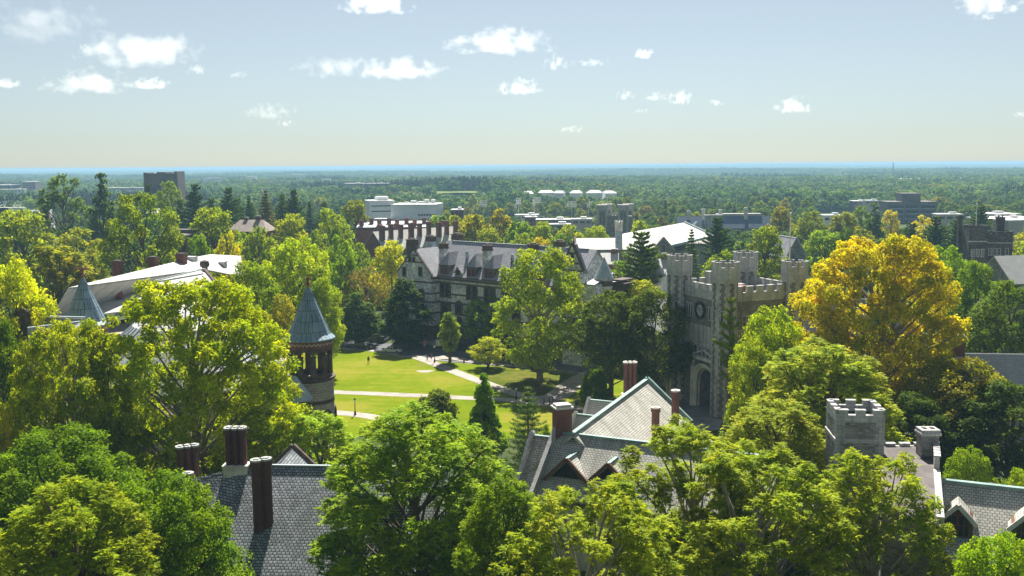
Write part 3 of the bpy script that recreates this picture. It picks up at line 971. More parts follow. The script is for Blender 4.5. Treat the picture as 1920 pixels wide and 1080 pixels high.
        for a in (-3 * pi / 4, -pi / 2, -pi, -pi / 4):
            win(t_, ((r * .924 + .01) * cos(a), (r * .924 + .01) * sin(a), 17.6), a + pi / 2, .42, 1.7, None, 'limestone', t=.12, d=.1)
            win(t_, ((r * .924 + .01) * cos(a), (r * .924 + .01) * sin(a), 9.6), a + pi / 2, .42, 1.7, None, 'limestone', t=.12, d=.1)
    # dormitory range running away behind the tower
    mb = MB(); gwall(mb, 3, 13, S + 1.5, S + 22, 0, 11, 17, 'y')
    mb.build('range_wall', M['rubble_brown'], b)
    mb = MB(); groof(mb, 3, 13, S + 1.8, S + 22, 11, 17.2, 'y', .4)
    r2 = mb.build('range_roof', M['slate_light'], b)
    for y in (22, 29): chimney(r2, 8, y, 15.5, 21.5, 1.3, 2.0, 'limestone', 'limestone', 0)
    mb = MB(); gwall(mb, S + 2, S + 34, 3, 12.5, 0, 12, 18, 'x')
    mb.build('range_wall', M['rubble_brown'], b)
    mb = MB(); groof(mb, S + 2, S + 34, 3, 12.5, 12, 18.2, 'x', .4)
    mb.build('range_roof', M['slate_grey'], b)
    for xx in range(20, 48, 4): win(b, (xx, 3, 7.2), FR, 1.4, 2.2, None, 'limestone')
    return b
clock_tower()
fp = thing('flagpole', 'tall white flagpole on the roof of the turreted gate tower', 'flagpole', P(1479, 536, 183))
mb = MB(); mb.lathe([(.17, 0), (.15, 5), (.09, 13.2)], 0, 0, 8); mb.build('pole', M['white_paint'], fp)
mb = MB(); mb.lathe([(0, 13.2), (.2, 13.35), (.2, 13.5), (0, 13.65)], 0, 0, 8); mb.build('ball_finial', M['white_paint'], fp)
mb = MB(); mb.lathe([(.3, -1.2), (.3, .2)], 0, 0, 8); mb.build('base', M['limestone'], fp)

# ================================================================== ROUND-TURRETED AUDITORIUM
def cone_turret(C, label, k=1.0):
    t = thing('round_turret', label, 'turret', C)
    r = 3.42
    mb = MB(); mb.lathe([(r + .25, 0), (r + .25, 2.5), (r, 2.8), (r, 12.9)], 0, 0, 32)
    w = mb.build('wall', M['tan_ashlar'], t)
    for z, h in ((4.6, .5), (9.3, .55)):
        mb = MB(); mb.lathe([(r + .06, z), (r + .06, z + h)], 0, 0, 32, cap=False); mb.build('stone_band', M['brownstone'], w)
    mb = MB(); mb.lathe([(r + .05, 12.75), (r + .3, 12.95), (r + .3, 13.25), (r - .3, 13.3)], 0, 0, 32, cap=False)
    mb.build('stone_band', M['brownstone'], w)
    for a in (-1.75, -.75, .4, -2.9):
        win(w, (r * .985 * cos(a), r * .985 * sin(a), 5.3), a + pi / 2, 1.35, 2.7, 'round', 'brownstone', 'glass_green', t=.45, d=.22)
    # belfry: columns + arches
    mb = MB(); nb = 10
    mb.lathe([(r - .55, 13.3), (r - .2, 13.3), (r - .2, 13.75), (r - .55, 13.75)], 0, 0, 32, cap=False)
    for k_ in range(nb):
        a = 2 * pi * k_ / nb
        for da, rr in ((0, .27), (.1, .17), (-.1, .17)):
            x, y = (r - .32) * cos(a + da), (r - .32) * sin(a + da)
            mb.lathe([(rr + .1, 13.7), (rr, 13.95), (rr * .9, 16.4), (rr + .1, 16.7)], x, y, 8)
        # arch ring between this column and the next
        n = 8; st = 2 * pi / nb
        zt, zs_ = 18.1, 16.7
        for j in range(n):
            u0_, u1_ = j / n, (j + 1) / n
            f = lambda u: zs_ + .72 * max(0, 1 - (2 * u - 1) ** 2) ** .5
            A, B = a + st * u0_, a + st * u1_
            for rad, rev in ((r - .05, 0), (r - .6, 1)):
                q = [(rad * cos(A), rad * sin(A), f(u0_)), (rad * cos(B), rad * sin(B), f(u1_)), (rad * cos(B), rad * sin(B), zt), (rad * cos(A), rad * sin(A), zt)]
                mb.poly(q[::-1] if rev else q)
            mb.poly([((r - .6) * cos(A), (r - .6) * sin(A), f(u0_)), ((r - .6) * cos(B), (r - .6) * sin(B), f(u1_)), ((r - .05) * cos(B), (r - .05) * sin(B), f(u1_)), ((r - .05) * cos(A), (r - .05) * sin(A), f(u0_))])
    bel = mb.build('belfry', M['brownstone'], t)
    mb = MB(); mb.lathe([(r - .02, 17.9), (r + .02, 18.15), (r + .02, 18.75)], 0, 0, 32, cap=False)
    mb.lathe([(r + .1, 18.75), (r + .25, 18.9), (r + .25, 19.15), (0, 19.2)], 0, 0, 32, cap=False)
    co = mb.build('cornice', M['brownred'], bel)
    mb = MB(); nz = 34
    for k_ in range(nz):
        A, B = 2 * pi * k_ / nz, 2 * pi * (k_ + .9) / nz; Cc = (A + B) / 2; q = r + .05
        mb.poly([(q * cos(A), q * sin(A), 18.22), (q * cos(Cc), q * sin(Cc), 18.62), (q * cos(Cc), q * sin(Cc), 18.68), (q * cos(A), q * sin(A), 18.42)])
        mb.poly([(q * cos(Cc), q * sin(Cc), 18.62), (q * cos(B), q * sin(B), 18.22), (q * cos(B), q * sin(B), 18.42), (q * cos(Cc), q * sin(Cc), 18.68)])
    mb.build('zigzag_frieze', M['pale_stone'], co)
    mb = MB(); mb.lathe([(r + .42, 18.95), (r + .42, 19.2), (r * .93, 19.75), (.18, 26.9)], 0, 0, 32)
    rf = mb.build('roof', M['slate_cone'], t)
    mb = MB()
    for k_ in range(16):
        a = 2 * pi * k_ / 16
        mb.bar((r * .935 * cos(a), r * .935 * sin(a), 19.76), (.19 * cos(a), .19 * sin(a), 26.9), .07, .07)
    mb.build('roof_rib', M['slate_cone'], rf)
    mb = MB(); mb.lathe([(.3, 26.7), (.14, 27.1), (.36, 27.5), (.12, 27.8), (.26, 28.1), (.26, 28.35), (.1, 28.5), (0, 28.9)], 0, 0, 10)
    mb.build('finial', M['brownred'], rf)
    return t
T1 = P(583, 700, 150); T1.z = 0
T2 = P(163, 650, 163); T2.z = 0.3
cone_turret(T1, 'round stone turret with blue slate cone roof and open belfry beside the lawn')
t2 = cone_turret(T2, 'round turret with blue slate cone and red cross finial behind the plane tree')
mb = MB(); mb.bar((-1.1, 0, 28.3), (1.1, 0, 28.3), .25, .3); mb.build('cross_arm', M['brownred'], t2)

def auditorium():
    C = (T1 + T2) / 2
    d = (T1 - T2).normalized(); ang = atan2(d.y, d.x)
    b = thing('auditorium', 'broad auditorium with pale slate roof, brick chimneys and curved dark cornice behind the plane tree', 'auditorium', C, ang)
    h = (T1 - T2).length / 2
    # semicircular ambulatory, toward -y
    mb = MB(); mb.lathe([(h - 4, 0), (h - 4, 11.8)], 0, 0, 40, 0, pi, 2 * pi, cap=False)
    mb.lathe([(h - 3.94, 7), (h - 3.94, 7.5)], 0, 0, 40, 1, pi, 2 * pi, cap=False)
    mb.box(-h + 3, h - 10, -1, 14, 0, 12.5, 0)
    w = mb.build('wall', [M['tan_ashlar'], M['brownstone']], b)
    mb = MB(); mb.lathe([(h - 3.9, 10.6), (h - 3.5, 11.2), (h - 3.2, 12.2), (h - 3.2, 12.7)], 0, 0, 40, 0, pi, 2 * pi, cap=False)
    mb.build('cornice', M['brownred'], b)
    mb = MB()
    for k in range(90):
        A = pi + pi * k / 90; B = A + pi / 90; m_ = (A + B) / 2; q = h - 3.62
        mb.poly([(q * cos(A), q * sin(A), 11.0), (q * cos(m_), q * sin(m_), 10.7), (q * cos(B), q * sin(B), 11.0)])
    mb.build('zigzag_frieze', M['pale_stone'], b)
    mb = MB(); mb.lathe([(h - 2.7, 12.6), (h - 2.75, 12.8), (9.0, 20.5), (0, 22.5)], 0, 0, 24, 0, pi, 2 * pi, cap=False)
    rf = mb.build('apse_roof', M['slate_light'], b)
    mb = MB()
    for k in range(25):
        a = pi + pi * k / 24
        mb.bar(((h - 2.75) * cos(a), (h - 2.75) * sin(a), 12.86), (9 * cos(a), 9 * sin(a), 20.56), .3, .12)
    mb.build('roof_rib', M['lead'], rf)
    # link beside the near turret
    mb = MB(); gwall(mb, h - 9, h - 2.2, -4, 1.5, 0, 9.0, 12.4, 'x')
    mb.build('link_wall', M['tan_ashlar'], b)
    mb = MB(); groof(mb, h - 9, h - 2.2, -4, 1.5, 9.0, 12.6, 'x', .4, 0, .25); mb.build('link_roof', M['slate_light'], b)
    for z in (4.5, 7.6):
        mb = MB(); mb.box(h - 9.05, h - 2.15, -4.08, -3.8, z, z + .4); mb.build('stone_band', M['brownstone'], b)
    # great white main roof behind, built in world coordinates from its own survey
    def L(px, py, z):
        p = G(px, py, z) - C; p.z = z
        c_, s_ = cos(-ang), sin(-ang)
        return Vector((p.x * c_ - p.y * s_, p.x * s_ + p.y * c_, z))
    a, r1 = L(128, 541, 24.9), L(362, 484, 25.2)
    e0 = L(92, 602, 19.0)
    k1, k2 = L(384, 506, 23.4), L(418, 548, 19.5)
    mb = MB()
    mb.slab([a, r1, k1, L(310, 575, 19.6), e0], .3)
    mb.slab([L(290, 529, 24.0), k1 + Vector((0, 0, .25)), k2 + Vector((0, 0, .25)), L(320, 600, 18.6)], .3)
    mb.slab([r1, k1, L(455, 520, 20.5), L(452, 481, 23.8), L(395, 478, 25.0)], .3)
    mr = mb.build('main_roof', M['white_roof'], b)
    mb = MB(); mb.bar(L(384, 507, 23.8), L(418, 549, 19.9), .55, .5); mb.build('coping', M['brownstone'], mr)
    p = L(384, 505, 23.6)
    mb = MB(); mb.cbox(0, 0, -1.5, .6, .8, 1.0); mb.lathe([(.9, .4), (1.05, 1.0), (.85, 1.6), (0, 1.9)], 0, 0, 12)
    mb.build('rake_finial', M['brownstone'], mr, loc=p)
    p = L(223, 540, 22.8)
    mb = MB(); mb.lathe([(.8, -2), (.5, -.6), (.7, .2), (.35, .8), (.5, 1.4), (0, 1.9)], 0, 0, 8)
    mb.build('finial', M['brownred'], mr, loc=p)
    for px, py, w_ in ((222, 511, 1.7), (288, 503, 1.7), (341, 496, 1.9)):
        p = L(px, py, 24.6)
        chimney(mr, p.x, p.y, 23.6, 26.9, w_, 1.3, 'red_brick', 'brownstone', 0)
    p = L(418, 506, 22.3)
    mb = MB(); mb.cbox(0, 0, -1, 1.6, 1.5, 1.1); mb.cbox(0, 0, 1.6, 1.8, 1.8, 1.4); mb.build('roof_vent', M['steel'], mr, loc=p)
    p = L(358, 488, 25.0)
    mb = MB(); mb.cbox(0, 0, -.5, .7, 2.4, 1.6); mb.build('roof_vent', M['steel'], mr, loc=p)
    ridge_cap(mr, L(290, 528, 24.15), L(384, 505, 23.85), M['lead'], .3, .2)
    mb = MB(); mb.prism([(q.x, q.y) for q in (e0 + Vector((1.5, 2, 0)), L(320, 600, 18.6) + Vector((0, 2, 0)), k2 + Vector((-1, 1, 0)), L(452, 505, 20.5), L(430, 482, 23.8), r1, a)][::1], 0, 16.0)
    mb.build('rear_wall', M['tan_ashlar'], b)
    # west slate roofs with rounded brown gable posts
    def strip_roof(q, z, name):
        m2 = MB(); m2.slab([L(*u) for u in q], .25); o = m2.build(name, M['slate_light'], b)
        return o
    g1 = strip_roof([(52, 618, 21.8), (150, 606, 21.8), (150, 655, 18.5), (54, 664, 18.5)], 0, 'west_roof')
    ridge_cap(g1, L(52, 617, 21.95), L(150, 605, 21.95), M['lead'], .45, .2)
    g2 = strip_roof([(76, 596, 22.2), (160, 598, 22.2), (160, 626, 19.8), (70, 626, 19.8)], 0, 'west_roof')
    ridge_cap(g2, L(76, 595, 22.35), L(160, 597, 22.35), M['lead'], .45, .2)
    for px, py, z, hh in ((49, 612, 20.5, 3.4), (38, 604, 20.5, 3.0), (56, 592, 21, 3.4), (70, 583, 21.5, 3.2), (92, 583, 21.5, 2.4)):
        p = L(px, py + 14, z)
        m2 = MB(); m2.cbox(0, 0, -6, hh - .5, 1.0, 1.2); m2.lathe([(.55, hh - .6), (.6, hh - .2), (.4, hh + .15), (0, hh + .3)], 0, 0, 10)
        m2.build('gable_post', M['brownstone'], b, loc=p)
    m2 = MB(); q = [L(50, 660, 18.0), L(155, 652, 18.0), L(165, 600, 18), L(60, 605, 18)]
    m2.prism([(u.x, u.y) for u in q], 0, 18.0); m2.build('west_wall', M['tan_ashlar'], b)
    # blue lean-to at the near turret
    m2 = MB(); p = L(553, 722, 13.2)
    m2.lathe([(2.6, -2.2), (0.2, 1.2)], 0, 0, 16); m2.build('lean_to_roof', M['lead'], b, loc=p)
auditorium()

# ================================================================== NEAR HOUSE, LEFT (blue slate, clustered chimneys)
def house_left():
    b = thing('slate_house', 'near house with blue grey slate roof and tall clustered dark brick chimneys', 'house', (0, 0, 0))
    ridge = G(450, 872, 14.0)
    x0, yr, zr = ridge.x, ridge.y, 14.0
    mb = MB()
    # main block: ridge along x, slope facing camera, hip on the left
    x1 = x0 + 22
    mb.slab([(x0 - .2, yr, zr), (x1, yr - 1.5, zr), (x1, yr - 12, 4.9), (x0 + 1.0, yr - 10.6, 4.9)], .25)
    mb.slab([(x0 - .2, yr, zr - .01), (x0 + 1.0, yr - 10.6, 4.9), (x0 - 1.6, yr - 7.0, 6.2), (x0 - 5.2, yr - .8, 11.8)], .25)
    mb.slab([(x0 - .2, yr, zr), (x1, yr - 1.5, zr), (x1, yr + 8, 5), (x0 - 4, yr + 8, 5)], .25)
    rf = mb.build('roof', M['slate_blue'], b)
    # wing going left-back with lit slope
    mb = MB()
    a, c = Vector((x0 + .2, yr + .2, zr - .15)), G(335, 905, 12.6)
    mb.slab([a, c, c + Vector((1.2, -5.0, -5.6)), a + Vector((.3, -5.5, -5.8))], .25)
    mb.slab([a, c, c + Vector((-1, 6, -6)), a + Vector((-1, 6, -6))], .25)
    wr = mb.build('wing_roof', M['slate_blue'], b)
    # cross gable at right rear with brown coping
    g0, g1 = G(520, 872, 13.4), G(549, 838, 13.4)
    d = (g1 - g0).normalized(); nrm = Vector((d.y, -d.x, 0))
    mb = MB()
    for s in (1, -1):
        mb.slab([g0 - d * 3, g1, g1 + nrm * s * 4.6 + Vector((0, 0, -4.6)), g0 - d * 3 + nrm * s * 4.6 + Vector((0, 0, -4.6))], .22)
    gr = mb.build('gable_roof', M['slate_blue'], b)
    mb = MB()
    for s in (1, -1): mb.bar(g1 + Vector((0, 0, .2)), g1 + nrm * s * 4.9 + Vector((0, 0, -4.7)), .45, .5 + .004 * s)
    mb.build('coping', M['brownstone'], gr)
    mb = MB(); q = [g1 - nrm * 4.4, g1 + nrm * 4.4, g0 + nrm * 4.4, g0 - nrm * 4.4]
    mb.prism([(u.x, u.y) for u in q], 0, 8.6)
    mb.poly([g1 - nrm * 4.4 + Vector((0, 0, -4.8)), g1 + nrm * 4.4 + Vector((0, 0, -4.8)), g1 + Vector((0, 0, -.3))])
    mb.build('gable_wall', M['dark_brick'], b)
    mb = MB(); mb.box(x0 + 1.2, x1 - .5, yr - 9.3, yr + 7.5, 0, 5.0); mb.box(x0 - 7, x0 + 1.1, yr - 5, yr + 6, 0, 6.0)
    mb.build('wall', M['dark_brick'], b)
    p = P(444, 872, yr - .2); chimney(rf, p.x, p.y, 12.9, zpx(444, 798, yr), 2.15, 1.1, 'dark_brick', 'limestone', 3, 'pale_stone', octo=True)
    yc = yr - 5.6; p = P(494, 980, yc)
    chimney(rf, p.x, yc, zpx(494, 985, yc) - .6, zpx(494, 858, yc), 1.9, 1.0, 'dark_brick', 'limestone', 2, octo=True, rz=.5)
    yc = yr + 1.0; p = P(354, 895, yc)
    chimney(wr, p.x, yc, 9.5, zpx(354, 833, yc), 2.2, 1.0, 'dark_brick', 'limestone', 3, octo=True, rz=.45)
    yc = yr - 2.5; p = P(353, 905, yc)
    chimney(wr, p.x, yc, 8, zpx(353, 884, yc), .95, .95, 'dark_brick', 'limestone', 1, octo=True)
    ridge_cap(rf, (x0, yr, zr + .05), (x1, yr - 1.5, zr + .05), M['lead'], .3, .14)
house_left()

def along(p0, e, px):
    """distance t so that p0 + e t is seen in photo column px"""
    lo, hi = -5.0, 40.0
    def col(t):
        d_ = p0 + e * t - Vector((0, 0, CAM_H)); return 960 + F_PX * d_.dot(cr) / d_.dot(fw)
    for _ in range(40):
        m_ = (lo + hi) / 2
        if col(m_) < px: lo = m_
        else: hi = m_
    return lo
# ================================================================== NEAR HOUSE, CENTRE (pale slate, copper ridges, red chimneys)
def house_centre():
    b = thing('pale_slate_house', 'house with pale slate roofs, green copper ridges and red brick chimneys', 'house', (0, 0, 0))
    zr = 14.0
    A, B = G(1213, 712, zr), G(1075, 813, zr)                       # main ridge far -> near
    d = (A - B).normalized(); n = Vector((d.y, -d.x, 0))            # n points right
    W_ = 6.4; dz = 5.6
    mb = MB()
    B2 = B - d * .2
    mb.slab([A, B2, B2 + n * W_ + Vector((0, 0, -dz)), A + n * W_ + Vector((0, 0, -dz))], .3)
    mb.slab([A, B2, B2 - n * W_ + Vector((0, 0, -dz)), A - n * W_ + Vector((0, 0, -dz))], .3)
    rf = mb.build('roof', M['slate_pale'], b)
    ridge_cap(rf, A + Vector((0, 0, .08)), B2 + Vector((0, 0, .08)), M['copper'], .55, .25)
    mb = MB()
    for s in (1, -1): mb.bar(A + Vector((0, 0, .25)), A + n * s * (W_ + .2) + Vector((0, 0, -dz)), .5, .55 + s * .004)
    mb.build('coping', M['copper'], rf)
    mb = MB(); ew = W_ - .6
    q = [A - n * ew - d * .3, A + n * ew - d * .3, B2 + n * ew, B2 - n * ew]
    mb.prism([(u.x, u.y) for u in q], 0, zr - dz - .2)
    mb.poly([A - n * ew - d * .3 + Vector((0, 0, -dz + .1)), A + n * ew - d * .3 + Vector((0, 0, -dz + .1)), A - d * .3 + Vector((0, 0, -.4))])
    mb.build('wall', M['pale_stone'], b)
    la, lb = A - d * 7 + n * (W_ - .5) + Vector((0, 0, -dz - .7)), B2 + n * (W_ - .5) + Vector((0, 0, -dz - .7))
    mb = MB(); mb.slab([la, lb, lb + n * 6.5 + Vector((0, 0, -4.2)), la + n * 6.5 + Vector((0, 0, -4.2))], .25)
    mb.build('lean_to_roof', M['slate_pale'], b)
    mb = MB(); q = [la + d * -.3 + n * .3, la + d * -.3 + n * 5.9, lb + n * 5.9, lb + n * .3]
    mb.prism([(u.x, u.y) for u in q], 0, 3.2); mb.build('lean_to_wall', M['pale_stone'], b)
    # front wing: ridge along px 1042..1230, gable parapet left
    C0, C1 = G(1044, 811, zr - .4), G(1215, 831, zr - .4)
    e = (C1 - C0).normalized(); m_ = Vector((e.y, -e.x, 0))         # toward camera
    if m_.y > 0: m_ = -m_
    C1 = C0 + e * 26
    Wf, df = 6.8, 5.6
    mb = MB()
    mb.slab([C0, C1, C1 + m_ * Wf + Vector((0, 0, -df)), C0 + m_ * Wf + Vector((0, 0, -df))], .28)
    mb.slab([C0, C1, C1 - m_ * Wf + Vector((0, 0, -df)), C0 - m_ * Wf + Vector((0, 0, -df))], .28)
    wr = mb.build('front_roof', M['slate_pale'], b)
    ridge_cap(wr, C0 + Vector((0, 0, .08)), C1 + Vector((0, 0, .08)), M['copper'], .5, .22)
    mb = MB()
    for s in (1, -1): mb.bar(C0 - e * .1 + Vector((0, 0, .45)), C0 - e * .1 + m_ * s * (Wf + .3) + Vector((0, 0, -df + .2)), .5, .8 + s * .004)
    mb.build('coping', M['limestone'], wr)
    mb = MB(); q = [C0 + m_ * 6.3, C0 - m_ * 6.3, C1 - m_ * 6.3, C1 + m_ * 6.3]
    mb.prism([(u.x, u.y) for u in q], 0, 6.8)
    mb.poly([C0 + m_ * 6.3 + Vector((0, 0, -df + .3)), C0 - m_ * 6.3 + Vector((0, 0, -df + .3)), C0 + Vector((0, 0, -.3))])
    mb.build('front_wall', M['pale_stone'], b)
    # low roof to the left of the front gable
    D0 = G(998, 817, zr - 1.6); D1 = D0 + e * 5.2
    mb = MB()
    mb.slab([D0, D1, D1 + m_ * 4.4 + Vector((0, 0, -5.4)), D0 + m_ * 4.4 + Vector((0, 0, -5.4))], .25)
    mb.slab([D0, D1, D1 - m_ * 4.4 + Vector((0, 0, -5.4)), D0 - m_ * 4.4 + Vector((0, 0, -5.4))], .25)
    lr = mb.build('side_roof', M['slate_pale'], b)
    ridge_cap(lr, D0 + Vector((0, 0, .08)), D1 + Vector((0, 0, .08)), M['copper'], .45, .2)
    mb = MB()
    for s in (1, -1): mb.bar(D0 + Vector((0, 0, .4)), D0 + m_ * s * 4.7 + Vector((0, 0, -5.3)), .45, .7 + s * .004)
    mb.build('coping', M['limestone'], lr)
    mb = MB(); q = [D0 + m_ * 4, D0 - m_ * 4, D1 - m_ * 4, D1 + m_ * 4]
    mb.prism([(u.x, u.y) for u in q], 0, 7.0)
    mb.poly([D0 + m_ * 4 + Vector((0, 0, -5.2)), D0 - m_ * 4 + Vector((0, 0, -5.2)), D0 + Vector((0, 0, -.3))])
    mb.build('side_wall', M['pale_stone'], b)
    # gabled dormers on the front slope
    sl_ = df / Wf
    for k, (px, dl, hg) in enumerate(((1062, 5.0, 2.6), (1140, 4.6, 2.2))):
        f0 = C0 + m_ * dl + Vector((0, 0, -dl * sl_ + hg))
        f = f0 + e * along(f0, e, px)
        u = f - m_ * (hg / sl_ - .9)
        w_ = 2.7 if k < 1 else 2.0
        mb = MB()
        for s in (1, -1):
            mb.slab([u - m_ * 1.5, f, f + e * s * w_ + Vector((0, 0, -w_)), u - m_ * 1.5 + e * s * w_ + Vector((0, 0, -w_))], .2)
        dm = mb.build('dormer', M['slate_pale'], wr)
        mb = MB()
        for s in (1, -1): mb.bar(f + Vector((0, 0, .08)), f + e * s * (w_ + .2) + Vector((0, 0, -w_ - .1)), .3, .4 + s * .004)
        mb.build('bargeboard', M['timber'], dm)
        ridge_cap(dm, u - m_ * 1.5 + Vector((0, 0, .06)), f + Vector((0, 0, .06)), M['copper'], .4, .16)
        mb = MB(); g_ = f - m_ * .4
        mb.poly([g_ - e * (w_ - .2) + Vector((0, 0, -w_ - .4)), g_ + e * (w_ - .2) + Vector((0, 0, -w_ - .4)), g_ + e * (w_ - .2) + Vector((0, 0, -w_ + .1)), g_ + Vector((0, 0, -.2)), g_ - e * (w_ - .2) + Vector((0, 0, -w_ + .1))])
        mb.build('dormer_wall', M['glass'], dm)
    # rear left gabled porches
    for (px, py, z, ln, w_) in ((1104, 750, 10.5, 7.5, 3.6), (1079, 777, 9.2, 6.0, 2.4)):
        p = G(px, py, z); q_ = p + e * ln
        mb = MB()
        for s in (1, -1): mb.slab([p, q_, q_ + m_ * s * w_ + Vector((0, 0, -w_ * 1.1)), p + m_ * s * w_ + Vector((0, 0, -w_ * 1.1))], .22)
        pr = mb.build('porch_roof', M['slate_pale'], b)
        ridge_cap(pr, p + Vector((0, 0, .07)), q_ + Vector((0, 0, .07)), M['copper'], .4, .18)
        mb = MB()
        for s in (1, -1): mb.bar(p + Vector((0, 0, .3)), p + m_ * s * (w_ + .2) + Vector((0, 0, -w_ * 1.1)), .4, .5 + s * .004)
        mb.build('coping', M['limestone'], pr)
        mb = MB(); k_ = w_ - .3; r_ = [p + m_ * k_, p - m_ * k_, q_ - m_ * k_, q_ + m_ * k_]
        mb.prism([(u.x, u.y) for u in r_], 0, z - w_ * 1.1)
        mb.poly([p + m_ * k_ + Vector((0, 0, -w_ * 1.1)), p - m_ * k_ + Vector((0, 0, -w_ * 1.1)), p + Vector((0, 0, -.25))])
        mb.build('porch_wall', M['timber'], b)
    # chimneys
    def ch(px, pyb, pyt, Y, wx, wy, fl, base=None, octo=False, rz=0):
        p = P(px, pyb, Y); chimney(rf, p.x, Y, min(p.z, 12) - 1.0, zpx(px, pyt, Y), wx, wy, 'red_brick', 'pale_stone', fl, base, octo=octo, rz=rz)
    ch(1054, 812, 757, B.y + 2.2, 1.95, 1.5, 0, rz=.3)
    ch(1181, 745, 677, A.y + 3.5, 1.9, 1.1, 3, 'pale_stone', octo=True)
    ch(1266, 785, 730, A.y - 9, 1.0, .9, 1, octo=True)
    ch(1229, 800, 762, A.y - 14, 1.0, .9, 1, octo=True)
    # small white flat-topped roof light on the east slope
    p = G(1205, 792, 9.6); mb = MB(); mb.cbox(0, 0, -1.5, 0, 3.6, 2.2); mb.build('roof_light', M['white_paint'], rf, loc=p)
house_centre()

# ================================================================== NEAR RIGHT: battlemented tower, flat roof, slate range
def range_right():
    Y = 104.0
    c = P(1605, 800, Y)
    b = thing('battlemented_range', 'grey stone range with square battlemented tower, stone pier and dormered slate roof', 'college range', (0, 0, 0))
    zt = zpx(1605, 752, Y + 2)
    # square tower turned a little
    tw = 4.9; ang = R(-6)
    mb = MB(); mb.cbox(0, 0, 0, zt - 1.3, tw, tw)
    t = mb.build('tower', M['rubble_grey'], b, loc=(c.x, Y + .4, 0), rz=ang)
    mb = MB(); h = tw / 2 - .2
    mb.cbox(0, 0, zt - 3.5, zt - 3.1, tw + .3, tw + .3)
    for p, q in (((-h, -h), (h, -h)), ((-h, h), (h, h)), ((-h, -h), (-h, h)), ((h, -h), (h, h))):
        crenel(mb, p, q, zt - 1.32, zt - .55, zt - .1, .5, .95, .55)
    for sx in (-1, 1):
        for sy in (-1, 1):
            for k in range(int(zt / .7)):
                w_ = .9 if k % 2 else .55
                mb.cbox(sx * (tw / 2 - w_ / 2 + .03), sy * (tw / 2 - (1.45 - w_) / 2 + .03), .7 * k, .7 * k + .66, w_, 1.45 - w_)
    mb.build('battlement', M['limestone'], t)
    mb = MB(); mb.cbox(0, 0, zt - 1.29, zt - 1.2, tw - .9, tw - .9); mb.build('tower_roof', M['tar'], t)
    # flat-roofed block right of the tower, its right wall running towards the viewer and a little left
    yb1 = 105.0
    xl, xr = P(1668, 850, yb1).x, P(1752, 850, yb1).x
    zf = zpx(1700, 856, 101)
    br = Vector((xr, yb1, 0)); fr_ = br + Vector((-9.6, -24.0, 0)); dv = (fr_ - br).normalized()
    quad = [(xl - 8.5, yb1 - 21), (fr_.x, fr_.y), (br.x, br.y), (xl - 1, yb1)]
    mb = MB(); mb.prism(quad, 0, zf - .3)
    mb.build('wall', M['rubble_grey'], b)
    mb = MB(); mb.prism([(x + (.15 if i in (0, 3) else -.12), y + (.1 if i < 2 else -.1)) for i, (x, y) in enumerate(quad)], zf - .3, zf)
    fr = mb.build('flat_roof', M['felt_roof'], b)
    zpp = zpx(1690, 832, yb1)
    mb = MB(); crenel(mb, (xl - .5, yb1), (xr - 1.2, yb1), zf, zpp - .55, zpp, .5, 1.0, .6)
    mb.build('rear_parapet', M['limestone'], b)
    p0, p1 = br + dv * 4.2, br + dv * 9.5
    mb = MB(); crenel(mb, (p0.x, p0.y), (p1.x, p1.y), zf - .3, zf + .9, zf + 1.4, .5, .8, .35)
    mb.build('side_parapet', M['limestone'], b)
    p0, p1 = br + dv * 9.7, br + dv * 24.2
    mb = MB(); mb.bar((p0.x, p0.y, zf - 2.5), (p1.x, p1.y, zf - 2.5), .62, 5.4)
    mb.build('side_coping', M['limestone'], b)
    # pier (stone chimney)
    yp = 101.5; pp = P(1739, 830, yp); zp = zpx(1739, 803, yp)
    mb = MB(); mb.cbox(0, 0, 0, zp - .6, 1.75, 1.5, 0); mb.cbox(0, 0, zp - .6, zp - .35, 2.1, 1.85, 1); mb.cbox(0, 0, zp - .35, zp, 1.95, 1.7, 1)
    mb.cbox(-.4, 0, zp, zp + .05, .4, .7, 2); mb.cbox(.4, 0, zp, zp + .05, .4, .7, 2)
    mb.build('pier', [M['rubble_grey'], M['limestone'], M['tar']], b, loc=(pp.x, yp, 0))
    # skylight on flat roof
    p = G(1525, 955, zf); mb = MB(); mb.cbox(0, 0, 0, .5, 2.4, 1.2); mb.build('roof_light', M['lead'], fr, loc=(p.x, p.y, zf))
    # slate range on the right
    z_r = 13.2
    R0, R1 = G(1756, 901, z_r), G(1935, 921, z_r)
    e = (R1 - R0).normalized(); m_ = Vector((e.y, -e.x, 0)); 
    if m_.y > 0: m_ = -m_
    R1 = R0 + e * 24
    W_, dz = 6.4, 5.6
    mb = MB()
    for s in (1, -1): mb.slab([R0, R1, R1 + m_ * s * W_ + Vector((0, 0, -dz)), R0 + m_ * s * W_ + Vector((0, 0, -dz))], .3)
    rf = mb.build('roof', M['slate_pale'], b)
    ridge_cap(rf, R0 + Vector((0, 0, .1)), R1 + Vector((0, 0, .1)), M['copper'], .6, .3)
    mb = MB(); q = [R0 + m_ * 5.6, R0 - m_ * 5.6, R1 - m_ * 5.6, R1 + m_ * 5.6]
    mb.prism([(u.x, u.y) for u in q], 0, 6.8)
    mb.build('range_wall', M['rubble_grey'], b)
    mb = MB(); mb.bar(R0 + Vector((-.2, 0, .3)), R0 + m_ * 6.4 + Vector((-.2, 0, -dz + .2)), .5, .7)
    mb.build('coping', M['limestone'], rf)
    sl_ = dz / W_
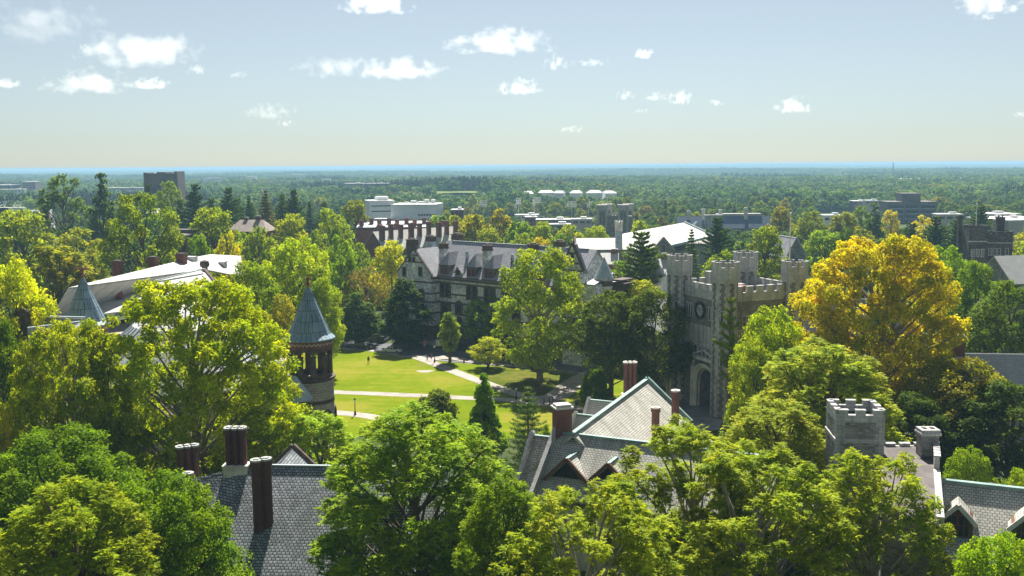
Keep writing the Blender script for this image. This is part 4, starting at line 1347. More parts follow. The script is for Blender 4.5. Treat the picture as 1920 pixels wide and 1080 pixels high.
    for px in (1797, 1929):
        f0 = R0 + m_ * 4.5 + Vector((0, 0, -4.5 * sl_ + 3.15)); f = f0 + e * along(f0, e, px); w_ = 1.35
        u = f - m_ * (3.15 / sl_ - 2.6 - .9)
        base = f + Vector((0, 0, -3.4))
        mb = MB()
        for s in (1, -1): mb.slab([u - m_ * 2.6, f + m_ * .3, f + m_ * .3 + e * s * (w_ + .3) + Vector((0, 0, -w_ - .35)), u - m_ * 2.6 + e * s * (w_ + .3) + Vector((0, 0, -w_ - .35))], .18)
        dm = mb.build('dormer', M['slate_pale'], rf)
        mb = MB()
        for s in (1, -1): mb.bar(f + m_ * .34 + Vector((0, 0, .02)), f + m_ * .34 + e * s * (w_ + .35) + Vector((0, 0, -w_ - .45)), .14, .42 + s * .004)
        mb.build('bargeboard', M['pale_stone'], dm)
        mb = MB(); Z = Vector((0, 0, 1))
        k = [f - e * w_ - Z * 3.3, f + e * w_ - Z * 3.3, f + e * w_ - Z * w_, f - Z * .15, f - e * w_ - Z * w_]
        mb.poly(k); back = [p - m_ * 3.0 for p in k]
        for i in (0, 1, 2, 3, 4):
            j = (i + 1) % 5; mb.poly([k[i], back[i], back[j], k[j]])
        mb.build('dormer_wall', M['timber'], dm)
        an = atan2(e.y, e.x)
        for o_ in (-.55, .55):
            cpt = f + m_ * .02 + e * o_ - Z * 3.0
            win(dm, cpt, an, .85, 1.9, None, 'timber', 'glass', t=.08, d=.1)
        mb = MB(); mb.bar(f - e * (w_ + .2) - Z * 3.25 + m_ * .2, f + e * (w_ + .2) - Z * 3.25 + m_ * .2, .6, .14); mb.build('dormer_sill', M['copper'], dm)
    p = G(1858, 916, 12.8)
    mb = MB(); mb.lathe([(.12, -.6), (.12, .4), (.2, .42), (.2, .6)], 0, 0, 8); mb.build('vent_pipe', M['black_iron'], rf, loc=p)
    # low wall at the frame foot
    p0, p1 = G(1775, 1072, 5.0), G(1850, 1078, 5.0)
    mb = MB(); mb.bar(p0 + Vector((0, 0, -2.5)), p1 + Vector((0, 0, -2.5)), .6, 5.0); mb.build('garden_wall', M['limestone'], b)
range_right()

# ================================================================== small houses and towers further out
def gable_house(name, label, cat, px0, px1, py_ridge, Y, hgt_roof, depth, rz=0.0, wall='pale_stone', roof='slate_light', chim=(), axis='x', hip=False, group=None, wins=0, cb='red_brick'):
    xa, xb = P(px0, py_ridge, Y).x, P(px1, py_ridge, Y).x
    zr = zpx((px0 + px1) / 2, py_ridge, Y); ze = zr - hgt_roof
    L = xb - xa
    b = thing(name, label, cat, ((xa + xb) / 2, Y, 0), rz, group)
    mb = MB()
    if axis == 'x' and not hip: gwall(mb, -L / 2, L / 2, -depth / 2, depth / 2, 0, ze, zr - .2)
    elif hip: mb.box(-L / 2, L / 2, -depth / 2, depth / 2, 0, ze)
    else: gwall(mb, -L / 2, L / 2, -depth / 2, depth / 2, 0, ze, zr - .2, 'y')
    mb.build('wall', M[wall], b)
    mb = MB()
    if hip: hipsolid(mb, -L / 2 - .5, L / 2 + .5, -depth / 2 - .5, depth / 2 + .5, ze, zr, min(depth * .4, L * .22), min(depth * .4, L * .22))
    else: groof(mb, -L / 2, L / 2, -depth / 2, depth / 2, ze, zr, axis, .4, .3)
    rf = mb.build('roof', M[roof], b)
    for (u, w_, h_) in chim: chimney(rf, u * L / 2, .3, ze + hgt_roof * .4, zr + h_, w_, w_ * .8, cb, 'limestone', 0)
    for k in range(wins):
        x = -L / 2 + L * (k + .5) / wins
        win(b, (x, -depth / 2, ze - 3.2), FR, 1.2, 2.0, None, 'limestone')
    return b
gable_house('slate_roofed_house', 'grey slate roofed house with red brick chimney among trees at the right edge', 'house', 1797, 2080, 663, 160, 7.5, 13, R(-6), 'rubble_grey', 'slate_light', ((-.97, 2.0, 3.0),))
gable_house('brown_roofed_house', 'low house with pale brown hipped roof and brick chimney below the dark pines', 'house', 436, 508, 412, 370, 4.0, 11, R(-8), 'red_brick', 'brown_shingle', ((.35, 1.6, 1.6), (-.3, 1.2, 1.0)), hip=True)
gable_house('grey_roofed_house', 'small house with pale grey roof showing between green trees on the left', 'house', 281, 303, 391, 470, 2, 8, 0, 'brown_block', 'white_roof', hip=True)
gable_house('cottage', 'tiny white roofed cottage behind the tall dark oak', 'house', 60, 96, 393, 440, 3, 9, R(12), 'white_wall', 'white_roof')

def flat_block(name, label, cat, px0, px1, pyt, Y, depth, wall, rz=0.0, roof='felt_roof', bands=None, group=None, z0=0):
    xa, xb = P(px0, pyt, Y).x, P(px1, pyt, Y).x; zt = zpx((px0 + px1) / 2, pyt, Y); L = xb - xa
    b = thing(name, label, cat, ((xa + xb) / 2, Y + depth / 2, 0), rz, group)
    mb = MB(); mb.box(-L / 2, L / 2, -depth / 2, depth / 2, z0, zt - .3)
    w = mb.build('wall', M[wall], b)
    mb = MB(); mb.box(-L / 2 - .25, L / 2 + .25, -depth / 2 - .25, depth / 2 + .25, zt - .3, zt + .25)
    mb.box(-L / 2 + .3, L / 2 - .3, -depth / 2 + .3, depth / 2 - .3, zt + .255, zt + .3)
    rf = mb.build('roof', M[roof], b)
    return b, L, zt, rf
# brown flat-roofed pavilion
b, L, zt, rf = flat_block('flat_roofed_building', 'low brown building with flat grey roof and dark windows among the left trees', 'building', 303, 358, 443, 300, 14, 'brown_block', R(-10), 'felt_roof')
for k in range(5): win(b, (-L / 2 + L * (k + .5) / 5, -7, zt - 4.6), FR, 1.1, 3.4, None, 'timber', t=.15)
mb = MB(); mb.box(-L / 2, L * .25, 2, 6.5, zt + .3, zt + 1.4); mb.build('roof_plant', M['felt_roof'], rf)
# dark brown tower block on the skyline
def tower_block():
    Y = 690
    b, L, zt, rf = flat_block('tower_block', 'dark brown windowless topped tower block standing up to the skyline', 'tower block', 269, 329, 326, Y, 20, 'brown_block', R(4), 'concrete_dark')
    for x0_, x1_, zt2 in ((-L / 2 - .4, -L / 2 + 1.4, .9), (L / 2 - 1.8, L / 2 + .4, 1.6), (-2.6, 3.2, 1.2)):
        mb = MB(); mb.box(x0_, x1_, -10.6, 9.5, 0, zt + zt2); mb.build('service_shaft', M['concrete_dark'], b)
    for x0_, x1_ in ((-L / 2 + 1.6, -2.8), (3.4, L / 2 - 2)):
        mb = MB(); mb.box(x0_, x1_, -10.2, -9.9, zt - 13, zt - 9.6); mb.build('window_band', M['glass'], b)
        mb = MB(); mb.box(x0_, x1_, -10.2, -9.9, zt - 21, zt - 17.6); mb.build('window_band', M['glass'], b)
    for x in (-4, -1, 1.5, 6):
        mb = MB(); mb.lathe([(.12, zt + .3), (.06, zt + 2.9 + x * .1)], x, 0, 6); mb.build('aerial', M['steel'], rf)
tower_block()
def office():
    Y = 740
    b, L, zt, rf = flat_block('office_block', 'dark concrete office block with wide window bands and rooftop box', 'office block', 1669, 1758, 379, Y, 24, 'concrete_dark', R(-5), 'concrete_dark')
    mb = MB(); mb.box(-L * .18, L * .2, -8, 8, zt + .25, zt + 5.8); pb = mb.build('penthouse', M['concrete_dark'], rf)
    mb = MB(); mb.box(-L * .18 - .3, L * .2 + .3, -8.3, 8.3, zt + 5.8, zt + 6.4); mb.build('penthouse_cap', M['concrete_dark'], pb)
    bw = (L - 4.5) / 3
    for f in range(5):
        for c_ in range(3):
            x = -L / 2 + 1.2 + c_ * (bw + 1.05)
            z = zt - 4.6 - 3.75 * f
            mb = MB(); mb.box(x, x + bw, -12.05, -11.9, z, z + 2.3)
            w = mb.build('window_band', M['glass'], b)
            mb = MB(); mb.box(x, x + bw, -12.12, -12.06, z - .45, z + .0); mb.build('spandrel', M['lead'], w)
    for k in range(4):
        x = -L / 2 + .55 + k * (bw + 1.05)
        mb = MB(); mb.box(x - .55, x + .5, -12.4, -11.9, 0, zt - .4); mb.build('pilaster', M['concrete_dark'], b)
    for (u, px) in ((-6, 0), (5, 0)):
        mb = MB(); mb.lathe([(.1, zt + 6.4), (.05, zt + 10)], u * .5, 0, 6); mb.build('aerial', M['steel'], rf)
office()
def white_lab():
    b, L, zt, rf = flat_block('white_laboratory', 'stepped white modern building with thin dark window slots', 'building', 684, 731, 377, 560, 16, 'white_wall', R(18), 'white_paint')
    mb = MB(); mb.box(-L * .1, L * .32, -4, 6, zt + .25, zt + 2.3); mb.build('penthouse', M['white_wall'], rf)
    for z in (zt - 3, zt - 6):
        mb = MB(); mb.box(-L / 2 + 1, L / 2 - .5, -8.1, -7.9, z, z + .5); mb.build('window_band', M['glass'], b)
        mb = MB(); mb.box(L / 2 - .1, L / 2 + .1, -6, 6, z - .5, z); mb.build('window_band', M['glass'], b)
    b, L, zt, rf = flat_block('white_hall', 'long white modern hall with rooftop plant boxes and pale blue base', 'building', 736, 822, 384, 545, 22, 'white_wall', R(-6), 'white_paint')
    for x, w_, h_ in ((-2, 3, 2.0), (2, 3.5, 1.4), (5.5, 2.4, 2.6), (9, 2.2, 2.5), (-6, 2, 1.2)):
        mb = MB(); mb.cbox(x, 0, zt + .25, zt + h_, w_, 3); mb.build('roof_plant', M['steel'], rf)
    mb = MB(); mb.box(-L / 2 - 8, L / 2 + 1, -16, -11.2, 0, zt - 7.6); mb.build('base_block', M['lead'], b)
    mb = MB(); mb.box(-L / 2 - 8.3, L / 2 + 1.3, -16.3, -11.1, zt - 7.6, zt - 7.2); mb.build('base_roof', M['white_paint'], b)
    for k in range(7):
        mb = MB(); mb.box(L * .1 + k * 1.5, L * .1 + k * 1.5 + 1.1, -11.1, -10.9, zt - 6, zt - 5.1); mb.build('window', M['glass'], b)
    mb = MB(); mb.box(-L * .18, -L * .08, -12.6, -11, zt - 7.2, zt - 4.4); mb.build('entrance', M['white_wall'], b)
white_lab()
def chimney_row():
    # white-roofed brick dormitory with many red chimneys
    Y = 375
    A, B = P(700, 437, Y + 6), P(850, 421, Y + 36)
    zr = (A.z + B.z) / 2
    d = B - A; d.z = 0; L = d.length; ang = atan2(d.y, d.x)
    b = thing('brick_dormitory', 'brick dormitory with long white roof and a row of red chimneys', 'dormitory', (A.x, A.y, 0), ang)
    ze = zr - 6.5
    mb = MB(); gwall(mb, 0, L, -6.5, 6.5, 0, ze, zr - .2); mb.build('wall', M['red_brick'], b)
    mb = MB(); groof(mb, 0, L, -6.5, 6.5, ze, zr, 'x', .4, .3); rf = mb.build('roof', M['white_roof'], b)
    for k in range(9):
        x = L * (.04 + .93 * k / 8)
        chimney(rf, x, -2.6 if k % 3 else -3.2, ze + 2, zr + 2.2 + .4 * (k % 2), 1.5 + .5 * (k % 3 == 0), 1.3, 'red_brick', 'brownred', 0)
    for k in range(5): chimney(rf, L * (.12 + .2 * k), 2.2, ze + 3, zr + 2.4, 1.6, 1.3, 'red_brick', 'brownred', 0)
    for k in range(5):
        x = L * (.06 + .22 * k)
        m2 = MB(); w_ = 2.2
        a4 = [(x - w_, -8.2, ze - 2.2), (x + w_, -8.2, ze - 2.2), (x + w_, -5, ze - 2.2), (x - w_, -5, ze - 2.2)]
        ap = (x, -6.6, ze + 2.2)
        for i in range(4): m2.poly([a4[i], a4[(i + 1) % 4], ap])
        tr = m2.build('turret_roof', M['copper'] if k % 2 else M['lead'], b)
        m2 = MB(); m2.box(x - 1.9, x + 1.9, -8.0, -5.2, 0, ze - 2.2); m2.build('turret_wall', M['red_brick'], b)
    # second range further back
    Y2 = 420
    A, B = P(672, 418, Y2), P(800, 418, Y2 + 4); zr = (A.z + B.z) / 2; L = (B - A).length
    b = thing('brick_dormitory', 'dark roofed brick range with stubby chimneys beyond the white roofed dormitory', 'dormitory', (A.x, A.y, 0), R(2))
    mb = MB(); mb.box(0, L, -6, 6, 0, zr - 2.6); mb.build('wall', M['red_brick'], b)
    mb = MB(); mb.box(-.3, L + .3, -6.3, 6.3, zr - 2.6, zr - 1.3, 0); mb.slab([(-.2, -6.2, zr - 1.3), (L, -6.2, zr - 1.3), (L, 5.8, zr + .6), (-.2, 5.8, zr + .6)], .3, 1)
    rf = mb.build('roof', [M['brownstone'], M['slate_light']], b)
    for k in range(8): chimney(rf, L * (.06 + .9 * k / 7), -3 + 4 * (k % 2), zr - 1.4, zr + 1.6 + .5 * (k % 2), 1.7, 1.5, 'red_brick', 'brownred', 0)
chimney_row()
def twin_tower():
    Y = 470
    c = P(1153, 400, Y)
    b = thing('twin_turreted_tower', 'square gothic stone tower with twin pairs of tall lantern turrets', 'tower', (c.x, Y, 0), R(-4))
    zt = zpx(1153, 383, Y); zb = zpx(1153, 404, Y)
    mb = MB(); mb.cbox(0, 0, 0, zb, 15.5, 14); mb.build('wall', M['rubble_grey'], b)
    mb = MB()
    for p, q in (((-5, -7), (5, -7)), ((-5, 7), (5, 7))): crenel(mb, p, q, zb, zb + .4, zb + 1.0, .5, .8, .6)
    mb.build('parapet', M['limestone'], b)
    for x, y in ((-6.2, -5.2), (-2.6 - 1, 5.2), (3.6, -5.2), (6.4, 5.0)):
        mb = MB(); w_ = 4.6
        mb.cbox(x, y, 0, zt - 2.6, w_ - .5, w_ - .5, 0)
        for sx in (-1, 1):
            for sy in (-1, 1): mb.cbox(x + sx * w_ * .42, y + sy * w_ * .42, 0, zt - 2.4, .85, .85, 1)
        mb.cbox(x, y, zt - 2.6, zt - .4, w_ + .1, w_ + .1, 1); mb.cbox(x, y, zt - .4, zt, w_ + .5, w_ + .5, 1)
        t = mb.build('turret', [M['rubble_grey'], M['limestone']], b)
        for q in (-.75, .75):
            win(t, (x + q, y - w_ / 2 + .25, zt - 8.6), FR, .65, 5.4, 'point', 'limestone', t=.12, d=.1)
            win(t, (x + w_ / 2 - .25, y + q, zt - 8.6), RT, .65, 5.4, 'point', 'limestone', t=.12, d=.1)
    f = thing('flagpole', 'slim white flagpole between the turrets of the gothic tower', 'flagpole', (c.x - 4.1, Y - 6.6, zb))
    mb = MB(); mb.lathe([(.14, -.5), (.1, 8.4)], 0, 0, 6); mb.build('pole', M['white_paint'], f)
    mb = MB(); mb.lathe([(.24, 8.4), (.24, 8.7), (0, 8.8)], 0, 0, 6); mb.build('ball_finial', M['white_paint'], f)
twin_tower()
def gym():
    b = thing('gymnasium', 'gymnasium with vast pale shallow roof, lower gabled front and stone ventilation chimney', 'gymnasium', (0, 0, 0))
    # great roof from survey
    zr = 21.5
    A, B = G(1283, 417.5, zr), G(1168, 438.5, zr)
    C_ = G(1255, 462.5, 16.5)
    pn = (A - B).cross(C_ - B).normalized()
    def on_plane(px, py):
        r_ = ray(px, py); o_ = Vector((0, 0, CAM_H))
        return o_ + r_ * ((B - o_).dot(pn) / r_.dot(pn))
    D_, E_ = on_plane(1338, 443), on_plane(1160, 451)
    mb = MB()
    mb.slab([A, B, E_, C_, D_], .5)
    back = [A, B, B + Vector((14, 26, -8)), A + Vector((16, 24, -8))]
    mb.slab(back, .5)
    rf = mb.build('great_roof', M['cream_roof'], b)
    mb = MB(); mb.prism([(p.x, p.y) for p in (E_, C_ + Vector((-.6, .8, 0)), D_ + Vector((-.8, .8, 0)), A + Vector((12, 20, 0)), B + Vector((10, 20, 0)))], 0, 13.6)
    mb.build('great_wall', M['rubble_grey'], b)
    mb = MB(); mb.bar(A + Vector((0, 0, .3)), D_ + Vector((0, 0, .3)), .7, .6); mb.bar(C_ + Vector((0, 0, .2)), D_ + Vector((0, 0, .2)), .7, .7); mb.build('coping', M['lead'], rf)
    # front range
    Y = 318; z1 = zpx(1180, 446, Y)
    xa, xb = P(1078, 447, Y).x, P(1243, 447, Y).x; ze = zpx(1150, 466, Y - 6)
    b2x = (xa + xb) / 2; L = xb - xa
    mb = MB(); gwall(mb, xa, xb, Y - 6, Y + 6, 0, ze, z1 - .2); w = mb.build('front_wall', M['rubble_grey'], b)
    mb = MB(); groof(mb, xa, xb, Y - 6, Y + 6, ze, z1, 'x', .5, 0); fr = mb.build('front_roof', M['cream_roof'], b)
    coping_gable(b, xa, Y - 6, Y + 6, ze, z1, 'x', M['brownstone'], .6, .6)
    for k in range(9): win(w, (xa + L * (k + .5) / 9, Y - 6, ze - 4.6), FR, 1.2, 2.8, None, 'limestone')
    # cross gable at right end
    xg = P(1243, 450, Y - 7).x
    mb = MB(); gwall(mb, xg - 3.3, xg + 3.3, Y - 8.5, Y + 3, 0, ze - .5, z1 + .4, 'y'); g = mb.build('gable_wall', M['rubble_grey'], b)
    mb = MB(); groof(mb, xg - 3.3, xg + 3.3, Y - 8.2, Y + 3, ze - .5, z1 + .6, 'y', .3); mb.build('gable_roof', M['white_roof'], b)
    coping_gable(b, Y - 8.4, xg - 3.3, xg + 3.3, ze - .5, z1 + .6, 'y', M['limestone'], .5, .4)
    win(g, (xg, Y - 8.5, ze - 3), FR, .8, 4.2, None, 'limestone')
    # ventilation chimney with pale lantern
    p = P(1160, 466, Y - 2); zt = zpx(1160, 416, Y - 2); zm = zpx(1160, 434, Y - 2)
    mb = MB(); mb.cbox(0, 0, ze - 1, zm, 2.1, 2.1, 0); mb.prism(ngon(1.25), zm, zt - .5, 1); mb.prism(ngon(1.45), zt - .5, zt, 1)
    for k in range(8):
        a = pi / 8 + pi / 4 * k; mb.cbox(1.15 * cos(a), 1.15 * sin(a), zt, zt + .5, .35, .35, 1)
    mb.box(-3.4, 3.4, -.3, .4, zm - 4.2, zm - 3.4, 0)
    mb.build('vent_stack', [M['lead'], M['pale_stone']], fr, loc=(p.x, Y - 2, 0))
gym()
gable_house('white_walled_house', 'white walled house with red brick chimneys in front of the gymnasium', 'house', 1228, 1262, 485, 262, 3.5, 10, R(15), 'white_wall', 'white_roof', ((.1, 1.4, 1.5),))
gable_house('brick_cottage', 'small brick cottage with pale roof below the gymnasium eaves', 'house', 1128, 1158, 474, 285, 2.6, 8, R(-5), 'red_brick', 'white_roof', ((.6, 1.8, 1.2),))
def blue_hall():
    Y = 540
    xa, xb = P(1268, 407, Y).x, P(1450, 407, Y).x; zr = zpx(1360, 405, Y); L = xb - xa
    b = thing('blue_slate_hall', 'long hall with dark blue slate roof and pale stone chimneys', 'hall', ((xa + xb) / 2, Y, 0), R(-1))
    ze = zr - 6
    mb = MB(); gwall(mb, -L / 2, L / 2, -6, 6, 0, ze, zr - .2); mb.build('wall', M['rubble_grey'], b)
    t = plain('slate_deep_blue', (.10, .15, .22), .6, .15, .3)
    mb = MB(); groof(mb, -L / 2, L / 2, -6, 6, ze, zr, 'x', .4); rf = mb.build('roof', t, b)
    for u, h_ in ((-.45, 4), (-.1, 3.6), (.42, 4.5), (-.75, 3)): chimney(rf, u * L / 2, -1, ze + 3, zr + h_, 1.8, 1.8, 'pale_stone', 'pale_stone', 0)
    mb = MB(); x = -.28 * L / 2; mb.cbox(x, -6.4, 0, zr + .4, 9, 3); mb.box(x - 5, x + 5, -8.2, -4.6, zr + .4, zr + 1); g = mb.build('gatehouse', M['limestone'], b)
    win(g, (x + 1, -7.9, ze - .5), FR, 2.2, 3.6, 'point', 'limestone', t=.3)
    mb = MB(); mb.cbox(.3 * L / 2, 3, zr - 1, zr + 1.2, 24, 5); mb.build('rear_roof', M['white_roof'], rf)
    # pale gable in front
    mb = MB(); x = -.62 * L / 2; gwall(mb, x - 4.5, x + 4.5, -10, -4, 0, ze - 1, ze + 3.4, 'y'); mb.build('gable_wall', M['pale_stone'], b)
    mb = MB(); groof(mb, x - 4.5, x + 4.5, -9.8, -4, ze - 1, ze + 3.6, 'y', .3); mb.build('gable_roof', t, b)
blue_hall()
def dark_castle():
    Y = 262
    c = P(1850, 440, Y); zt = zpx(1850, 433, Y); zh = zpx(1835, 421, Y)
    b = thing('castle_tower', 'dark stone battlemented tower house with pale framed windows near the right edge', 'tower', (c.x, Y, 0), R(-8))
    x0, x1 = -5.6, 5.4
    mb = MB(); mb.box(x0 + 4, x1, -3.6, 5, 0, zt - 1.2); mb.build('wall', M['rubble_dark'], b)
    mb = MB(); h_ = zh; mb.box(x0 - .2, x0 + 4.4, -4.6, 1, 0, zh - 1.3); t = mb.build('tower', M['rubble_dark'], b)
    mb = MB()
    for p, q in (((x0, -4.4), (x0 + 4.2, -4.4)), ((x0, .8), (x0 + 4.2, .8)), ((x0, -4.4), (x0, .8)), ((x0 + 4.2, -4.4), (x0 + 4.2, .8))): crenel(mb, p, q, zh - 1.3, zh - .8, zh - .1, .4, .8, .5)
    for p, q in (((x0 + 4.4, -3.4), (x1, -3.4)), ((x1 - .2, -3.4), (x1 - .2, 5))): crenel(mb, p, q, zt - 1.2, zt - .6, zt, .4, .9, .6)
    mb.build('parapet', M['rubble_dark'], b)
    mb = MB(); mb.box(x0 - .3, x0 + 4.5, -4.72, -4.5, zh - 4.3, zh - 4.0); mb.box(x0 + 4.5, x1 + .1, -3.72, -3.5, zt - 3, zt - 2.75); mb.build('string_course', M['limestone'], b)
    for x in (x0 + .9, x0 + 2.1, x0 + 3.3): win(t, (x, -4.6, zh - 8), FR, .55, 1.7, None, 'limestone', t=.18)
    for x in (x0 + 2.2, x0 + 3.2): win(t, (x, -4.6, zh - 12), FR, .6, 1.9, None, 'limestone', t=.18)
    for x in (x0 + 5.5, x0 + 6.6, x0 + 7.7, x0 + 9.6):
        win(b, (x, -3.6, zt - 6), FR, .6, 1.6, None, 'limestone', t=.16)
        win(b, (x, -3.6, zt - 10), FR, .6, 1.6, None, 'limestone', t=.16)
    for x, y, h in ((x1 - 1.2, 3, 4.4), (x0 - .1, 4, 4.6)):
        chimney(b, x, y, zt - 5, zt + h - .6, 1.9 if x > 0 else .9, 1.2, 'rubble_dark', 'rubble_dark', 2 if x > 0 else 0)
    mb = MB(); mb.box(x1, x1 + 9, -1, 6, 0, zt - 7); mb.build('low_wing', M['rubble_dark'], b)
    f = thing('flagpole', 'white flagpole rising from the dark battlemented tower', 'flagpole', P(1830, 421, Y - 1.5))
    mb = MB(); mb.lathe([(.12, -1.5), (.07, 5.2)], 0, 0, 6); mb.build('pole', M['white_paint'], f)
    mb = MB(); mb.lathe([(.18, 5.2), (.18, 5.4), (0, 5.5)], 0, 0, 6); mb.build('ball_finial', M['white_paint'], f)
dark_castle()
gable_house('pale_gabled_house', 'house with pale steep gable roof below the dark tower at the right edge', 'house', 1856, 1990, 478, 232, 5.5, 12, R(14), 'rubble_grey', 'white_roof', axis='x', wins=3)
b, L, zt, rf = flat_block('beige_block', 'plain beige block with flat roof and small rooftop machines at the right edge', 'building', 1872, 1990, 413, 400, 26, 'beige_wall', R(12), 'white_paint')
for x, y in ((-6, 2), (-2, -3), (2, 3)):
    mb = MB(); mb.cbox(x, y, zt + .3, zt + 1.5, 2, 1.6); mb.build('roof_plant', M['steel'], rf)
for k in range(3): win(b, (-L / 2 + 2.0, -13 + 0, 0), FR, .1, .1) if False else None
b, L, zt, rf = flat_block('grey_box_building', 'pale grey box building behind the beige block', 'building', 1862, 1912, 402, 470, 16, 'white_wall', R(10), 'white_paint')
mb = MB(); mb.cbox(0, 0, zt + .3, zt + 1.3, 4, 3); mb.build('roof_plant', M['steel'], rf)
def stone_gable():
    Y = 330
    c = P(1484, 445, Y); zr = zpx(1484, 444, Y)
    b = thing('stone_chapel', 'grey stone gable end with dark slate roof among trees behind the gate tower', 'chapel', (c.x, Y, 0), R(10))
    mb = MB(); gwall(mb, -3.2, 3.2, -4, 9, 0, zr - 6, zr - .2, 'y'); mb.build('wall', M['rubble_grey'], b)
    mb = MB(); groof(mb, -3.2, 3.2, -3.8, 9, zr - 6, zr, 'y', .4); mb.build('roof', M['slate_grey'], b)
    coping_gable(b, -3.9, -3.2, 3.2, zr - 6, zr, 'y', M['limestone'], .4, .4)
    win(b, (0, -4, zr - 9.5), FR, 1.0, 3.0, 'point', 'limestone')
stone_gable()
# far halls with white roofs in the wooded middle distance
k = 0
for px0, px1, py, Y, lab in ((981, 999, 358, 1000, 'leftmost'), (1010, 1038, 356.5, 1030, 'second from left'), (1040, 1058, 357.5, 1045, 'third from left'), (1070, 1091, 357, 1030, 'fourth from left'), (1101, 1128, 356.5, 1010, 'second from right'), (1130, 1152, 357.5, 1030, 'rightmost')):
    gable_house('white_roofed_hall', f'distant white roofed hall, {lab} of the six in the woods', 'hall', px0, px1, py, Y, random.uniform(2.2, 3.0), random.uniform(14, 22), R(random.uniform(-12, 12)), 'white_wall', 'slate_light', hip=True, group='white roofed halls in the distant woods')
for (px0, px1, pyt, Y, d_, w_, lab, cat) in (
    (1688, 1744, 335.5, 1800, 30, 'white_wall', 'distant long white office building with window bands above the woods', 'office building'),
    (1784, 1836, 335, 1900, 30, 'beige_wall', 'distant low grey building with pale flat roof near the right skyline', 'building'),
    (40, 63, 341, 1500, 24, 'brown_block', 'distant brick and white hotel block on the left skyline', 'hotel'),
    (-20, 22, 347, 1450, 24, 'concrete_dark', 'distant low dark building at the far left edge', 'building'),
    (0, 44, 355, 1300, 10, 'white_wall', 'distant long white shed before the brick hotel block', 'shed'),
    (196, 268, 352, 1400, 12, 'white_wall', 'distant pale low shed left of the dark tower block', 'shed'),
    (645, 682, 344, 1350, 14, 'beige_wall', 'distant pale housing block left of the dark pine wood', 'housing block'),
    (684, 728, 344, 1330, 14, 'brown_block', 'distant brownish housing block beside the dark pine wood', 'housing block'),
    (846, 868, 393.5, 560, 8, 'red_brick', 'small red brick block with white flat roof among the trees', 'building'),
    (985, 1006, 407, 620, 9, 'red_brick', 'small red brick pavilion by the sports ground', 'pavilion'),
    (1006, 1070, 412, 600, 10, 'concrete_dark', 'low dark building with flat white roof by the sports ground', 'building'),
    (1020, 1070, 421, 540, 8, 'brown_block', 'long low white roofed shed behind the yellow green trees', 'shed'),
    (1060, 1110, 411, 640, 8, 'beige_wall', 'low pale roofed shed left of the twin turreted tower', 'shed'),
    (1546, 1580, 404, 560, 8, 'white_wall', 'low white roofed building half hidden by olive trees', 'building'),
    (1600, 1625, 377, 900, 12, 'concrete_dark', 'dark house with lit white roof left of the office block', 'house'),
    (1625, 1648, 376, 880, 10, 'beige_wall', 'pale house with lit white roof beside the office block', 'house'),
    (1648, 1670, 385, 800, 10, 'white_wall', 'white block touching the left side of the office block', 'building'),
    (1760, 1806, 402, 600, 10, 'beige_wall', 'pale roofed building behind the dark pines', 'building'),
    (966, 1010, 403, 700, 8, 'white_wall', 'white roofed grandstand below the floodlights', 'grandstand')):
    rz = R(random.uniform(-8, 8))
    b, L, zt, rf = flat_block(cat.replace(' ', '_'), lab, cat, px0, px1, pyt, Y, d_, w_, rz, 'white_paint')
    nf = 3 if 'office' in cat or cat == 'hotel' else 1
    for f in range(nf):
        mb = MB(); z = zt - 2.6 - 3.4 * f
        n_ = max(3, int(L / 4))
        for q in range(n_):
            x = -L / 2 + L * (q + .15) / n_; mb.box(x, x + L / n_ * .7, -d_ / 2 - .1, -d_ / 2 + .1, z, z + 1.3)
        mb.build('window_band', M['glass'], b)
    mb = MB(); mb.cbox(L * .2, 0, zt + .3, zt + 1.4, min(4, L * .3), 3); mb.build('roof_plant', M['steel'], rf)
for k, (px, py, w_, Y) in enumerate(((1253, 340, 20, 2300), (560, 328, 26, 2600), (470, 331, 18, 2500), (395, 334, 30, 2100), (1080, 332, 22, 2700), (1490, 334, 26, 2300), (1420, 341, 14, 1900), (1590, 326, 24, 3000), (760, 326, 30, 3200), (610, 336, 16, 2000), (1150, 345, 16, 1700), (1880, 341, 20, 1700))):
    zt = zpx(px, py, Y)
    b, L, zt, rf = flat_block('white_shed', 'distant white roofed shed glinting among the hazy woods', 'shed', px - w_ / 2, px + w_ / 2, py, Y, 18, 'white_wall', R(random.uniform(-20, 20)), 'white_paint', group='white sheds far off in the hazy woods')
# pylon on the skyline
pm = thing('radio_mast', 'thin lattice radio mast on the far right skyline', 'mast', P(1674, 330, 3000))
pm.location.z = 0
mb = MB()
for i in range(9):
    z0_, z1_ = i * 5.2, (i + 1) * 5.2; w0, w1 = 2.6 * (1 - i / 9.5), 2.6 * (1 - (i + 1) / 9.5)
    for sx, sy in ((-1, -1), (1, -1), (1, 1), (-1, 1)):
        mb.bar((sx * w0, sy * w0, z0_), (sx * w1, sy * w1, z1_), .6, .6)
        mb.bar((sx * w0, sy * w0, z0_), (sy * -w1, sx * w1, z1_), .3, .3)
mb.build('lattice', M['concrete_dark'], pm)
